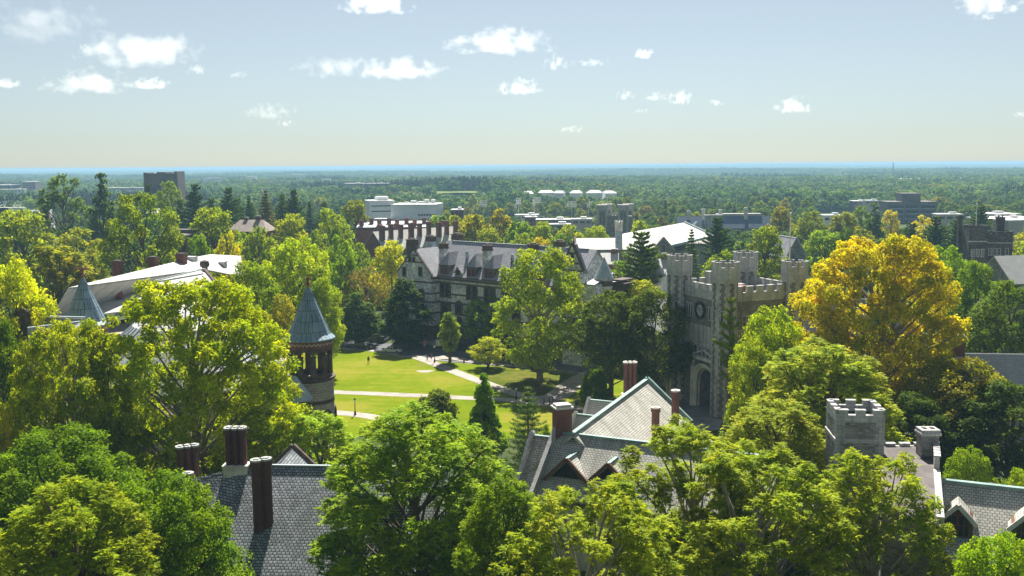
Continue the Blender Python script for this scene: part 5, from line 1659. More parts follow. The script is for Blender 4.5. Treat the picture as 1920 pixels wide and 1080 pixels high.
# stadium lattice roof trusses on the left
for k, (px, lab) in enumerate(((4, 'white lattice stadium truss cut by the left edge'), (33, 'white lattice stadium truss left of the tall dark oak'))):
    Y = 640; p = P(px, 388, Y)
    t = thing('stadium_truss', lab, 'truss', (p.x, Y, 0))
    z0_, z1_ = zpx(px, 389, Y), zpx(px, 379, Y)
    mb = MB()
    mb.bar((-3.0, 0, z0_), (-1.2, 0, z1_), .35, .35); mb.bar((1.0, 0, z0_), (3.0, 0, z1_), .35, .35)
    mb.bar((-1.6, 0, z1_), (4.6, 0, z1_ + .6), .35, .35); mb.bar((-2.1, 0, (z0_ + z1_) / 2), (2, 0, (z0_ + z1_) / 2), .25, .25)
    mb.bar((-3, 0, z0_), (3, 0, z1_), .2, .2)
    mb.build('frame', M['white_paint'], t)
    mb = MB(); mb.box(-4.5 - 8 * k, 4.5, -2, 2, 0, z0_); mb.build('stand_wall', M['white_wall'], t)
# floodlight masts
for i, (px, pyt, pyb, Y, w_, lab) in enumerate(((906, 375, 402, 700, 5, 'leftmost'), (972, 371, 402, 720, 3.6, 'left one of the pair'), (967, 381, 402, 700, 1.6, 'short one'), (1001, 375, 402, 720, 2.0, 'thin one'), (1007, 369, 402, 740, 6, 'tall twin headed one'), (1072, 376, 405, 690, 6.5, 'widest'), (1103, 379, 405, 680, 2.2, 'rightmost'), (828, 381, 400, 720, 2.4, 'single small one'))):
    p = P(px, pyt, Y); zt = p.z
    t = thing('floodlight_mast', f'{lab} of the sports ground floodlight masts with pale lamp rack', 'floodlight', (p.x, Y, 0), 0, 'floodlight masts at the sports ground')
    mb = MB(); mb.lathe([(.32, 0), (.2, zt - .5)], 0, 0, 6); mb.build('pole', M['steel'], t)
    mb = MB()
    for r_ in range(4 if w_ > 3 else 3):
        mb.box(-w_ / 2, w_ / 2, -.25, .25, zt - .4 - r_ * 1.2 - .62, zt - .4 - r_ * 1.2)
    mb.box(-w_ / 2 + .3, -w_ / 2 + .5, .1, .3, zt - 4, zt); mb.box(w_ / 2 - .5, w_ / 2 - .3, .1, .3, zt - 4, zt)
    mb.build('lamp_rack', M['white_paint'], t)

# ================================================================== street furniture, cars, people
def lamp(px, py, pyt, label):
    p = G(px, py); hgt = zpx(px, pyt, p.y)
    t = thing('street_lamp', label, 'street lamp', (p.x, p.y, .1), 0, 'black lamp posts around the lawn')
    mb = MB(); mb.lathe([(.22, 0), (.2, .5), (.09, .8), (.07, hgt - .9), (.12, hgt - .8)], 0, 0, 10); mb.build('post', M['black_iron'], t)
    mb = MB(); mb.lathe([(.14, hgt - .8), (.24, hgt - .35), (.22, hgt - .3)], 0, 0, 8); la = mb.build('lantern', M['white_paint'], t)
    mb = MB(); mb.lathe([(.28, hgt - .3), (.1, hgt - .1), (0, hgt)], 0, 0, 8); mb.build('cap', M['black_iron'], la)
lamp(815, 680, 646, 'black lamp post with white lantern by the street corner')
lamp(666, 779, 747, 'black lamp post with white lantern below the near lawn path')
lamp(968, 750, 725, 'dark lamp post where the lawn paths meet')
lamp(940, 668, 640, 'black lamp post half hidden under the big oval tree')
def post(px, py, h, m, name, label, cat, r=.09, group=None):
    p = G(px, py); t = thing(name, label, cat, (p.x, p.y, .1), 0, group)
    mb = MB(); mb.lathe([(r, 0), (r, h - .15), (r * .6, h)], 0, 0, 8); mb.build('shaft', M[m], t)
    mb = MB(); mb.lathe([(r * 1.5, h * .6), (r * 1.5, h * .7)], 0, 0, 8); mb.build('collar', M[m], t)
post(809, 673, 1.3, 'brownred', 'bollard', 'red brown bollard at the head of the diagonal path', 'bollard', .14)
post(801, 676, 1.0, 'timber', 'bollard', 'short wooden bollard beside the red brown one', 'bollard', .12)
post(870, 680, 1.0, 'brownred', 'hydrant', 'small red hydrant on the verge right of the columnar tree', 'hydrant', .18)
post(642, 656, 2.6, 'black_iron', 'sign_post', 'thin dark sign post on the street edge left of the dark car', 'sign post', .06)
for i, px in enumerate((1020, 1030, 1037)): post(px, 758, 1.1, 'timber', 'bollard', 'wooden bollard in the row of three by the path junction', 'bollard', .12, 'row of bollards by the path junction')
# orange barrel
p = G(796, 650); t = thing('traffic_barrel', 'orange traffic barrel at the hall steps', 'barrel', (p.x, p.y, .02))
mb = MB(); mb.lathe([(.42, 0), (.38, .9), (.34, 1.6), (.2, 1.65)], 0, 0, 12); mb.build('body', M['orange'], t)
mb = MB()
for z in (.4, .95): mb.lathe([(.425, z), (.405, z + .25)], 0, 0, 12, cap=False)
mb.build('reflective_band', M['white_paint'], t)
# notice board
p = G(822, 655); t = thing('notice_board', 'small white notice board by the hall entrance', 'notice board', (p.x, p.y, .02), .2)
mb = MB(); mb.box(-.6, .6, -.05, .05, .8, 2.3); mb.build('panel', M['white_paint'], t)
for x in (-.5, .5):
    mb = MB(); mb.box(x - .05, x + .05, .06, .14, 0, 2.2); mb.build('leg', M['black_iron'], t)

def paint(name, col):
    t = NT(name); return t.bsdf(col, .25, 0, None, spec=.6)
M['car_dark'] = paint('car_dark', (.035, .012, .016)); M['car_white'] = paint('car_white', (.62, .63, .60)); M['car_grey'] = paint('car_grey', (.10, .11, .12))
M['tyre'] = plain('tyre', (.02, .02, .02), .9, .2, 3)
def loft(mb, secs, m=0):
    """secs: list of (x, [(y, z)...]) cross-sections, closed loops of the same length"""
    n = len(secs[0][1])
    for (xa, A), (xb, B) in zip(secs, secs[1:]):
        for k in range(n):
            j = (k + 1) % n
            mb.poly([(xa, *A[k]), (xa, *A[j]), (xb, *B[j]), (xb, *B[k])], m)
    mb.poly([(secs[0][0], *q) for q in secs[0][1]][::-1], m); mb.poly([(secs[-1][0], *q) for q in secs[-1][1]], m)
def sect(w, z0, z1, c=.12): return [(-w + c, z0), (w - c, z0), (w, z0 + c), (w, z1 - c), (w - c, z1), (-w + c, z1), (-w, z1 - c), (-w, z0 + c)]
def car(px, py, rz, mat, label, kind='sedan', z=.03):
    p = G(px, py); t = thing('parked_car', label, 'car', (p.x, p.y, z), rz, 'cars parked on the street')
    mb = MB()
    loft(mb, [(-2.3, sect(.72, .42, .78)), (-2.15, sect(.86, .3, .92)), (-1.3, sect(.9, .26, .98)), (1.0, sect(.9, .26, .95)), (1.9, sect(.88, .28, .82)), (2.25, sect(.78, .32, .70)), (2.35, sect(.6, .4, .62))])
    mb.build('body', mat, t, smooth=False)
    if kind == 'sedan': pr = [(-1.75, .93, .93), (-1.1, .93, 1.40), (.25, .93, 1.44), (1.0, .93, .95)]
    else: pr = [(-2.15, .9, .92), (-2.0, .9, 1.62), (.3, .9, 1.68), (1.05, .9, .96)]
    mb = MB(); loft(mb, [(x, [(-.78 + .14 * (b_ > 1.1), .9), (.78 - .14 * (b_ > 1.1), .9), (.76 - .14 * (b_ > 1.1), b_), (-.76 + .14 * (b_ > 1.1), b_)]) for x, a_, b_ in pr])
    cb = mb.build('windows', M['glass'], t)
    mb = MB(); xs = [q for q in pr if q[2] > 1.2]
    mb.box(xs[0][0] - .1, xs[-1][0] + .1, -.66, .66, xs[0][2] - .02, xs[-1][2] + .03)
    for x in (xs[0][0], (xs[0][0] + xs[-1][0]) / 2, xs[-1][0]):
        for s in (-1, 1): mb.bar((x, s * .66, 1.4), (x, s * .79, .93), .09, .06)
    mb.build('roof', mat, t)
    for x in (-1.4, 1.4):
        for s in (-1, 1):
            mb = MB()
            r_ = [(.15, -.1), (.34, -.1), (.34, .1), (.15, .1)]
            n = 14
            for k_ in range(n):
                a, b_ = 2 * pi * k_ / n, 2 * pi * (k_ + 1) / n
                for (ra, ya), (rb, yb) in zip(r_, r_[1:] + r_[:1]):
                    mb.poly([(ra * cos(a), ya, ra * sin(a)), (ra * cos(b_), ya, ra * sin(b_)), (rb * cos(b_), yb, rb * sin(b_)), (rb * cos(a), yb, rb * sin(a))])
            w = mb.build('wheel', M['tyre'], t, loc=(x, s * .82, .34))
            mb = MB()
            for k_ in range(n):
                a, b_ = 2 * pi * k_ / n, 2 * pi * (k_ + 1) / n
                mb.poly([(0, s * .085, 0), (.2 * cos(a), s * .085, .2 * sin(a)), (.2 * cos(b_), s * .085, .2 * sin(b_))])
            mb.build('rim', M['steel'], w)
    for s in (-1, 1):
        mb = MB(); mb.box(2.2, 2.33, s * .55 - .16, s * .55 + .16, .55, .68); mb.build('headlight', M['white_paint'], t)
        mb = MB(); mb.box(-2.33, -2.2, s * .6 - .14, s * .6 + .14, .62, .78); mb.build('tail_light', M['brownred'], t)
car(680, 655.5, R(-6), M['car_dark'], 'dark maroon car parked under the dark tree at the lawn edge', 'wagon', .12)
car(736, 661.5, R(-10), M['car_white'], 'white car parked on the street behind the dark tree trunk')
car(719, 641, R(80), M['car_grey'], 'dark grey car facing out beyond the white car', 'wagon')

def person(px, py, label, shirt, legs, rz=0, stride=.25):
    p = G(px, py)
    t = thing('person', label, 'person', (p.x, p.y, .13), rz)
    # one continuous skinned body
    V = [(0, 0, .98), (0, 0, 1.2), (0, .01, 1.42), (0, .01, 1.53), (0, -.01, 1.64), (0, -.01, 1.75),
         (.10, 0, .93), (.11, -stride * .45, .50), (.11, -stride * .75, .07), (.11, -stride * .75 - .16, .03),
         (-.10, 0, .93), (-.11, stride * .35, .50), (-.11, stride * .95, .08), (-.11, stride * .95 - .15, .03),
         (.19, 0, 1.43), (.25, .05, 1.15), (.26, -.06, .90), (.26, -.1, .80),
         (-.19, 0, 1.43), (-.25, -.03, 1.15), (-.26, -.14, .91), (-.26, -.18, .81)]
    E = [(0, 1), (1, 2), (2, 3), (3, 4), (4, 5), (0, 6), (6, 7), (7, 8), (8, 9), (0, 10), (10, 11), (11, 12), (12, 13), (2, 14), (14, 15), (15, 16), (16, 17), (2, 18), (18, 19), (19, 20), (20, 21)]
    rad = [.15, .145, .15, .06, .10, .075, .10, .07, .05, .04, .10, .07, .05, .04, .07, .05, .04, .035, .07, .05, .04, .035]
    me = bpy.data.meshes.new('body'); me.from_pydata(V, E, [])
    o = bpy.data.objects.new('body', me); link(o, t)
    sk = o.modifiers.new('skin', 'SKIN'); ss = o.modifiers.new('sub', 'SUBSURF'); ss.levels = ss.render_levels = 1
    for i, r_ in enumerate(rad): me.skin_vertices[0].data[i].radius = (r_, r_)
    me.skin_vertices[0].data[0].use_root = True
    k = NT('person_clothing')
    oc = k.n('ShaderNodeTexCoord').outputs['Object']; sx = k.n('ShaderNodeSeparateXYZ'); k.l(oc, sx.inputs[0])
    z = k.math('DIVIDE', sx.outputs[2], 1.8)
    rp = k.n('ShaderNodeValToRGB'); rp.color_ramp.interpolation = 'CONSTANT'
    e = rp.color_ramp.elements
    while len(e) < 4: e.new(.5)
    for i, (pos, c) in enumerate(((0, (.03, .03, .03)), (.055, legs), (.53, shirt), (.845, (.42, .25, .18)))): e[i].position = pos; e[i].color = (*c, 1)
    k.l(z, rp.inputs[0]); k.bsdf(rp.outputs[0], .8)
    me.materials.append(k.m)
    mb = MB(); mb.lathe([(.11, 1.64), (.118, 1.72), (.09, 1.81), (0, 1.85)], 0, .015, 10); mb.build('hair', M['timber'], t, smooth=True)
    # face: small nose and eyes
    mb = MB(); mb.bar((0, -.10, 1.69), (0, -.135, 1.655), .03, .03); mb.build('nose', M['beige_wall'], t)
    for s in (-.035, .035):
        mb = MB(); mb.cbox(s, -.105, 1.69, 1.705, .025, .02); mb.build('eye', M['black_iron'], t)
person(691, 683, 'person in dark clothes standing on the lawn near the tree shade', (.05, .05, .07), (.04, .045, .06), R(20))
person(1075, 773, 'person in white shirt walking on the path by the red chimney', (.55, .55, .56), (.05, .05, .07), R(160))
person(1081, 769, 'person in dark top walking on the path by the red chimney', (.06, .05, .06), (.09, .09, .12), R(170))
# ================================================================== TREES
RNG = np.random.default_rng(11)
def quads_mesh(name, V, tone, mat, nper=4):
    """V: (n, 4, 3) corner positions"""
    n = len(V)
    me = bpy.data.meshes.new(name)
    me.vertices.add(n * 4); me.loops.add(n * 4); me.polygons.add(n)
    me.vertices.foreach_set('co', V.reshape(-1).astype(np.float32))
    me.loops.foreach_set('vertex_index', np.arange(n * 4, dtype=np.int32))
    me.polygons.foreach_set('loop_start', np.arange(0, n * 4, 4, dtype=np.int32))
    me.polygons.foreach_set('loop_total', np.full(n, 4, dtype=np.int32))
    at = me.attributes.new('tone', 'FLOAT', 'FACE')
    at.data.foreach_set('value', tone.astype(np.float32))
    me.materials.append(mat)
    me.update(calc_edges=True)
    return me
def nrm(a): return a / np.maximum(np.linalg.norm(a, axis=-1, keepdims=True), 1e-9)
def leaves(P_, N_, size, rng, asp=.62, fold=.25, axis=None):
    n = len(P_)
    rv = rng.normal(size=(n, 3))
    ax = nrm(np.cross(N_, rv)) if axis is None else nrm(axis)
    bx = nrm(np.cross(N_, ax))
    s = size * rng.uniform(.65, 1.3, (n, 1))
    a = P_ - ax * s * .5
    c = P_ + ax * s * .5
    l = P_ + bx * s * asp * .5 + N_ * s * fold * .5 - ax * s * .08
    r = P_ - bx * s * asp * .5 + N_ * s * fold * .5 - ax * s * .08
    return np.stack([a, l, c, r], 1)

ENV = {   # radius of the crown at height t (0 bottom, 1 top), relative to R
    'round': lambda t: np.sin(pi * np.clip(t, 0, 1) ** .72 * .97 + .03) ** .62,
    'dome': lambda t: np.sqrt(np.clip(1 - t ** 2.4, 0, 1)) * (.55 + .45 * np.clip(t * 3, 0, 1)),
    'oval': lambda t: np.sin(pi * np.clip(t, 0, 1) ** .62 * .97 + .03) ** .85,
    'conic': lambda t: np.clip(1 - t, 0, 1) ** .75 * np.clip(.45 + t * 5, 0, 1),
    'column': lambda t: np.sin(pi * np.clip(t, 0, 1) ** .8 * .96 + .04) ** .7,
    'lumpy': lambda t: np.sin(pi * np.clip(t, 0, 1) ** .8 * .97 + .03) ** .5,
}
def broad_tree(seed, env='round', Rr=8.0, Ht=20.0, zb=4.0, nleaf=12000, lsize=.5, nclump=46, rc=(.17, .27), style='leaf', bark='bark', open_=0.0, limbs=26, up=.55):
    rng = np.random.default_rng(seed)
    Hc = Ht - zb
    # clump centres
    C = []; tries = 0
    cp = np.zeros((nclump, 3)); cr_ = np.zeros(nclump)
    while len(C) < nclump and tries < 9000:
        tries += 1
        t = rng.uniform(.02, .95); th = rng.uniform(0, 2 * pi)
        e = float(ENV[env](t)) * Rr
        rr = rng.uniform(*rc) * Rr
        rad = max(e - rr * .55, 0) * (rng.uniform(.12, 1) ** .36)
        p = np.array([rad * cos(th), rad * sin(th), zb + t * Hc])
        p[2] = min(p[2], Ht - rr * .75)
        k = len(C)
        if k and (np.linalg.norm(cp[:k] - p, axis=1) < (rr + cr_[:k]) * .58).any(): continue
        cp[k] = p; cr_[k] = rr
        C.append((p, rr))
    ctr = np.array([c[0] for c in C]); rad = np.array([c[1] for c in C])
    w = rad ** 2; w = w / w.sum()
    idx = rng.choice(len(C), nleaf, p=w)
    d = nrm(rng.normal(size=(nleaf, 3)) + np.array([0, 0, .55]))
    # each clump is a spray of twigs: bias directions to a few twigs
    tw = nrm(rng.normal(size=(len(C), 26, 3)) + np.array([0, 0, .45]))
    pick = rng.integers(0, 26, nleaf)
    d = nrm(d * .55 + tw[idx, pick] * .8)
    q = rad[idx, None] * (.45 + .58 * rng.uniform(0, 1, (nleaf, 1)) ** .7)
    wob = 1 + .28 * np.sin(d[:, 0:1] * 5 + ctr[idx, 0:1]) * np.sin(d[:, 1:2] * 4.3 + ctr[idx, 1:2] * 2)
    p = ctr[idx] + d * q * wob * np.array([1.08, 1.08, .82])
    if open_ > 0:
        keep = np.sin(p[:, 0] * 1.9 + seed) * np.sin(p[:, 1] * 1.7) * np.sin(p[:, 2] * 2.1) > -1 + open_
        p, d, idx = p[keep], d[keep], idx[keep]
    n = len(p)
    ctone = rng.uniform(-.22, .22, len(C))
    tone = np.clip(.5 + ctone[idx] + rng.normal(0, .22, n), 0, 1)
    if style == 'leaf':
        N = nrm(d * .55 + np.array([0, 0, up]) + rng.normal(size=(n, 3)) * .55)
        V = leaves(p, N, lsize, rng)
    else:                                             # rosettes of drooping leaflets
        k = 6; m = n // k
        p, d, tone = p[:m], d[:m], tone[:m]
        base = np.repeat(p, k, 0); tn = np.clip(np.repeat(tone, k) + rng.normal(0, .08, m * k), 0, 1)
        az = np.tile(np.arange(k) * 2 * pi / k, m) + np.repeat(rng.uniform(0, 6.28, m), k) + rng.normal(0, .25, m * k)
        droop = rng.uniform(-.75, .12, m * k)
        ax = np.stack([np.cos(az), np.sin(az), droop], 1); ax = nrm(ax)
        out = nrm(np.repeat(d, k, 0)); ax = nrm(ax + out * .45)
        side = nrm(np.cross(ax, np.array([0, 0, 1.0]) + rng.normal(size=(m * k, 3)) * .25))
        N = nrm(np.cross(side, ax))
        L = lsize * 1.55
        V = leaves(base + ax * L * .45, N, L, rng, asp=.34, fold=.10, axis=ax)
        tone = tn
    crown = quads_mesh('crown', V, tone, M['leaf'])
    # trunk and limbs
    mb = MB()
    tr = .024 * Ht
    ht = zb + Hc * .62
    wob_ = rng.normal(0, .25, (6, 2)); wob_[0] = 0
    tp = [(wob_[i][0] * i * .35, wob_[i][1] * i * .35, ht * i / 5) for i in range(6)]
    mb.tube([(0, 0, -.3)] + tp[0:], [tr * 1.5] + [tr * (1.25, 1, .85, .68, .48, .25)[i] for i in range(6)], 8)
    order = np.argsort(-rad)[:limbs]
    for i in order:
        c = ctr[i]
        z0 = min(max(c[2] - rng.uniform(2.5, 5.5) - .35 * np.hypot(c[0], c[1]), zb * .55), ht * .95)
        f = z0 / ht * 5; a = int(min(f, 4)); u = f - a
        s = Vector(tp[a]).lerp(Vector(tp[min(a + 1, 5)]), u)
        e = Vector(c); mid = s.lerp(e, .5) + Vector((rng.normal(0, .4), rng.normal(0, .4), -.4 + .1 * (c[2] - z0)))
        r1 = tr * rng.uniform(.28, .45)
        mb.tube([s, s.lerp(mid, .55), mid, e], [r1, r1 * .8, r1 * .6, r1 * .22], 5)
        for _ in range(3):                           # twigs
            dv = Vector(tuple(nrm(rng.normal(size=3) + np.array([0, 0, .5])))) * float(rad[i]) * .85
            mb.tube([mid.lerp(e, .7), e + dv * .5, e + dv], [r1 * .28, r1 * .16, r1 * .05], 4)
    tk = mb.build('trunk', M[bark]); COL.objects.unlink(tk)
    co = bpy.data.objects.new('crown', crown)
    return dict(crown=co, trunk=tk, R=Rr, H=Ht)

def conifer(seed, Rr=4.5, Ht=20.0, zb=1.5, whorls=16, per=7, nleaf=9000, lsize=.45, kind='spruce', droop=.12):
    rng = np.random.default_rng(seed)
    mb = MB(); tr = .016 * Ht
    mb.tube([(0, 0, -.3), (0, 0, Ht * .4), (.1, .05, Ht * .75), (0, 0, Ht * .985)], [tr * 1.3, tr, tr * .55, tr * .1], 7)
    B = []
    for i in range(whorls):
        t = (i + .3) / whorls
        z = zb + (Ht - zb) * t ** .92
        if kind == 'spruce': L = Rr * (1 - t) ** .85 + .35
        else: L = Rr * (.55 + .45 * np.sin(pi * min(1, t * 1.05 + .12))) * (1 - .55 * t ** 3) * rng.uniform(.7, 1.1)
        for k in range(per):
            if kind == 'pine' and rng.uniform() < .22: continue
            az = 2 * pi * (k + rng.uniform(-.3, .3)) / per + i * 1.1
            ln = L * rng.uniform(.75, 1.12)
            tip = np.array([cos(az) * ln, sin(az) * ln, (ln * (.12 if kind == 'pine' else -droop)) + (.35 * ln * (t - .2) if kind == 'pine' else .1)])
            s = np.array([0, 0, z]); mid = s + tip * .55 + np.array([0, 0, -.05 * ln if kind == 'spruce' else .06 * ln])
            e = s + tip + np.array([0, 0, .10 * ln])
            B.append((s, mid, e, ln))
            mb.tube([Vector(s), Vector(mid), Vector(e)], [tr * .25, tr * .16, tr * .04], 4)
    w = np.array([b[3] for b in B]); w = w / w.sum()
    idx = rng.choice(len(B), nleaf, p=w)
    S = np.array([b[0] for b in B])[idx]; Md = np.array([b[1] for b in B])[idx]; E = np.array([b[2] for b in B])[idx]; ln = np.array([b[3] for b in B])[idx][:, None]
    u = rng.uniform(.18, 1.04, (nleaf, 1))
    base = (1 - u) ** 2 * S + 2 * u * (1 - u) * Md + u * u * E
    bd = nrm(E - S)
    sd_ = nrm(np.cross(bd, np.array([0, 0, 1.0])))
    spread = ln * (.30 if kind == 'spruce' else .22) * (1.15 - u * .7)
    off = sd_ * rng.uniform(-1, 1, (nleaf, 1)) * spread
    off[:, 2] += (rng.normal(0, .10, nleaf) if kind == 'spruce' else rng.uniform(0, .42, nleaf)) * 1.0
    p = base + off
    ax = nrm(bd * .7 + sd_ * np.sign(off @ np.ones(3))[:, None] * .5 + np.array([0, 0, .15 if kind == 'spruce' else .5]) + rng.normal(size=(nleaf, 3)) * .35)
    N = nrm(np.cross(ax, np.cross(np.array([0, 0, 1.0]) + rng.normal(size=(nleaf, 3)) * .5, ax)))
    V = leaves(p, N, lsize, rng, asp=.36, fold=.08, axis=ax)
    tone = np.clip(.35 + .3 * u[:, 0] + rng.normal(0, .2, nleaf), 0, 1)
    crown = quads_mesh('crown', V, tone, M['needle'])
    tk = mb.build('trunk', M['bark']); COL.objects.unlink(tk)
    co = bpy.data.objects.new('crown', crown)
    return dict(crown=co, trunk=tk, R=Rr, H=Ht)

PROTO = {}
def proto(kind, lod, var):
    key = (kind, lod, var)
    if key in PROTO: return PROTO[key]
    sd_ = hash((kind, lod, var)) % 100000 if False else (sum(ord(c) for c in kind) * 131 + lod * 17 + var * 7)
    n, s = ((66000, .28), (23000, .44), (8500, .68), (3600, 1.0))[lod]
    if kind == 'round': o = broad_tree(sd_, 'round', nleaf=n, lsize=s, nclump=(90, 75, 62, 44)[lod], rc=(.14, .25))
    elif kind == 'maple': o = broad_tree(sd_, 'dome', nleaf=int(n * 1.15), lsize=s * .95, nclump=170 if lod < 3 else 60, rc=(.11, .175), Ht=19, zb=3)
    elif kind == 'plane': o = broad_tree(sd_, 'lumpy', nleaf=int(n * 1.0), lsize=s * 1.1, nclump=120, rc=(.10, .18), Rr=9, Ht=22, zb=2.5, open_=.15, limbs=44, bark='bark_pale')
    elif kind == 'bigplane': o = broad_tree(sd_, 'lumpy', nleaf=110000, lsize=.44, nclump=320, rc=(.065, .115), Rr=15, Ht=30, zb=3.0, open_=.12, limbs=90, bark='bark_pale')
    elif kind == 'ash': o = broad_tree(sd_, 'dome', nleaf=int(n * 1.25), lsize=s * 1.0, nclump=230 if lod < 2 else 110, rc=(.08, .145), Rr=9, Ht=20, zb=2.5, style='rosette', limbs=90)
    elif kind == 'airy': o = broad_tree(sd_, 'lumpy', nleaf=int(n * .95), lsize=s * 1.05, nclump=170, rc=(.07, .135), Rr=9, Ht=20, zb=2.5, style='rosette', limbs=90, bark='bark_pale', open_=.1)
    elif kind == 'oval': o = broad_tree(sd_, 'oval', nleaf=n, lsize=s, nclump=95, rc=(.15, .25), Rr=6, Ht=20, zb=1.8)
    elif kind == 'cone': o = broad_tree(sd_, 'conic', nleaf=int(n * .8), lsize=s * .95, nclump=60, rc=(.14, .24), Rr=4.5, Ht=14, zb=.6)
    elif kind == 'spire': o = broad_tree(sd_, 'conic', nleaf=n, lsize=s * .85, nclump=90, rc=(.13, .2), Rr=5.5, Ht=24, zb=1.0)
    elif kind == 'column': o = broad_tree(sd_, 'column', nleaf=int(n * .4), lsize=s * .8, nclump=34, rc=(.35, .5), Rr=2, Ht=12, zb=2.6, limbs=12)
    elif kind == 'open': o = broad_tree(sd_, 'lumpy', nleaf=int(n * .7), lsize=s, nclump=44, rc=(.12, .2), Rr=9, Ht=22, zb=4, limbs=40, open_=.25)
    elif kind == 'bush': o = broad_tree(sd_, 'dome', nleaf=int(n * .5), lsize=s * .9, nclump=40, rc=(.2, .3), Rr=4, Ht=6, zb=.4, limbs=14)
    elif kind == 'twiggy': o = broad_tree(sd_, 'round', nleaf=int(n * .35), lsize=s * .7, nclump=50, rc=(.14, .22), limbs=46, open_=.2)
    elif kind == 'spruce': o = conifer(sd_, nleaf=int(n * 1.0), lsize=s * 1.15, kind='spruce', whorls=26, per=9, Rr=5, Ht=22)
    elif kind == 'cedar': o = conifer(sd_, nleaf=int(n * .55), lsize=s * 1.0, kind='spruce', whorls=15, per=7, Rr=6.5, Ht=15, droop=.02, zb=.8)
    elif kind == 'wisp': o = conifer(sd_, nleaf=int(n * .6), lsize=s * 1.5, kind='pine', whorls=10, per=6, Rr=5.0, Ht=22, zb=6)
    elif kind == 'pine': o = conifer(sd_, nleaf=int(n * 1.0), lsize=s * 1.2, kind='pine', whorls=17, per=8, Rr=5.0, Ht=22, zb=5)
    PROTO[key] = o
    return o
NT_ = [0]
def put_tree(kind, lod, var, x, y, H, W, col, label, cat='tree', name=None, group=None, z=0.0, rz=None, squash=1.0):
    pr = proto(kind, lod, var)
    t = thing(name or {'spruce': 'spruce_tree', 'pine': 'pine_tree', 'wisp': 'pine_tree', 'cedar': 'cedar_tree', 'spire': 'spire_tree', 'plane': 'plane_tree', 'bigplane': 'plane_tree', 'bush': 'bush', 'column': 'columnar_tree'}.get(kind, 'broadleaf_tree'), label, cat, (x, y, z), RNG.uniform(0, 6.28) if rz is None else rz, group)
    s = W / (2 * pr['R']); t.scale = (s, s * squash, H / pr['H'])
    for k in ('trunk', 'crown'):
        c = pr[k].copy(); COL.objects.link(c); c.parent = t
        if k == 'crown': c.color = (*col, 1)
    NT_[0] += 1
    return t
OCC_T = []
OCC = []            # (x, y, r) of placed trees
def T(kind, px0, px1, pyt, Y, col, label, lod=None, var=0, **kw):
    c = (px0 + px1) / 2
    top = P(c, pyt, Y); W = (px1 - px0) * Y / F_PX * (1.3 if kind in ('pine', 'spruce') else 1.06)
    col = (col[0] * 2.15, col[1] * 2.1, col[2] * .5)
    if lod is None: lod = 0 if Y < 112 else 1 if Y < 200 else 2 if Y < 340 else 3
    OCC.append((top.x, Y, W / 2)); OCC_T.append((top.x, Y, top.z, W))
    return put_tree(kind, lod, var, top.x, Y, top.z, W, col, label, **kw)

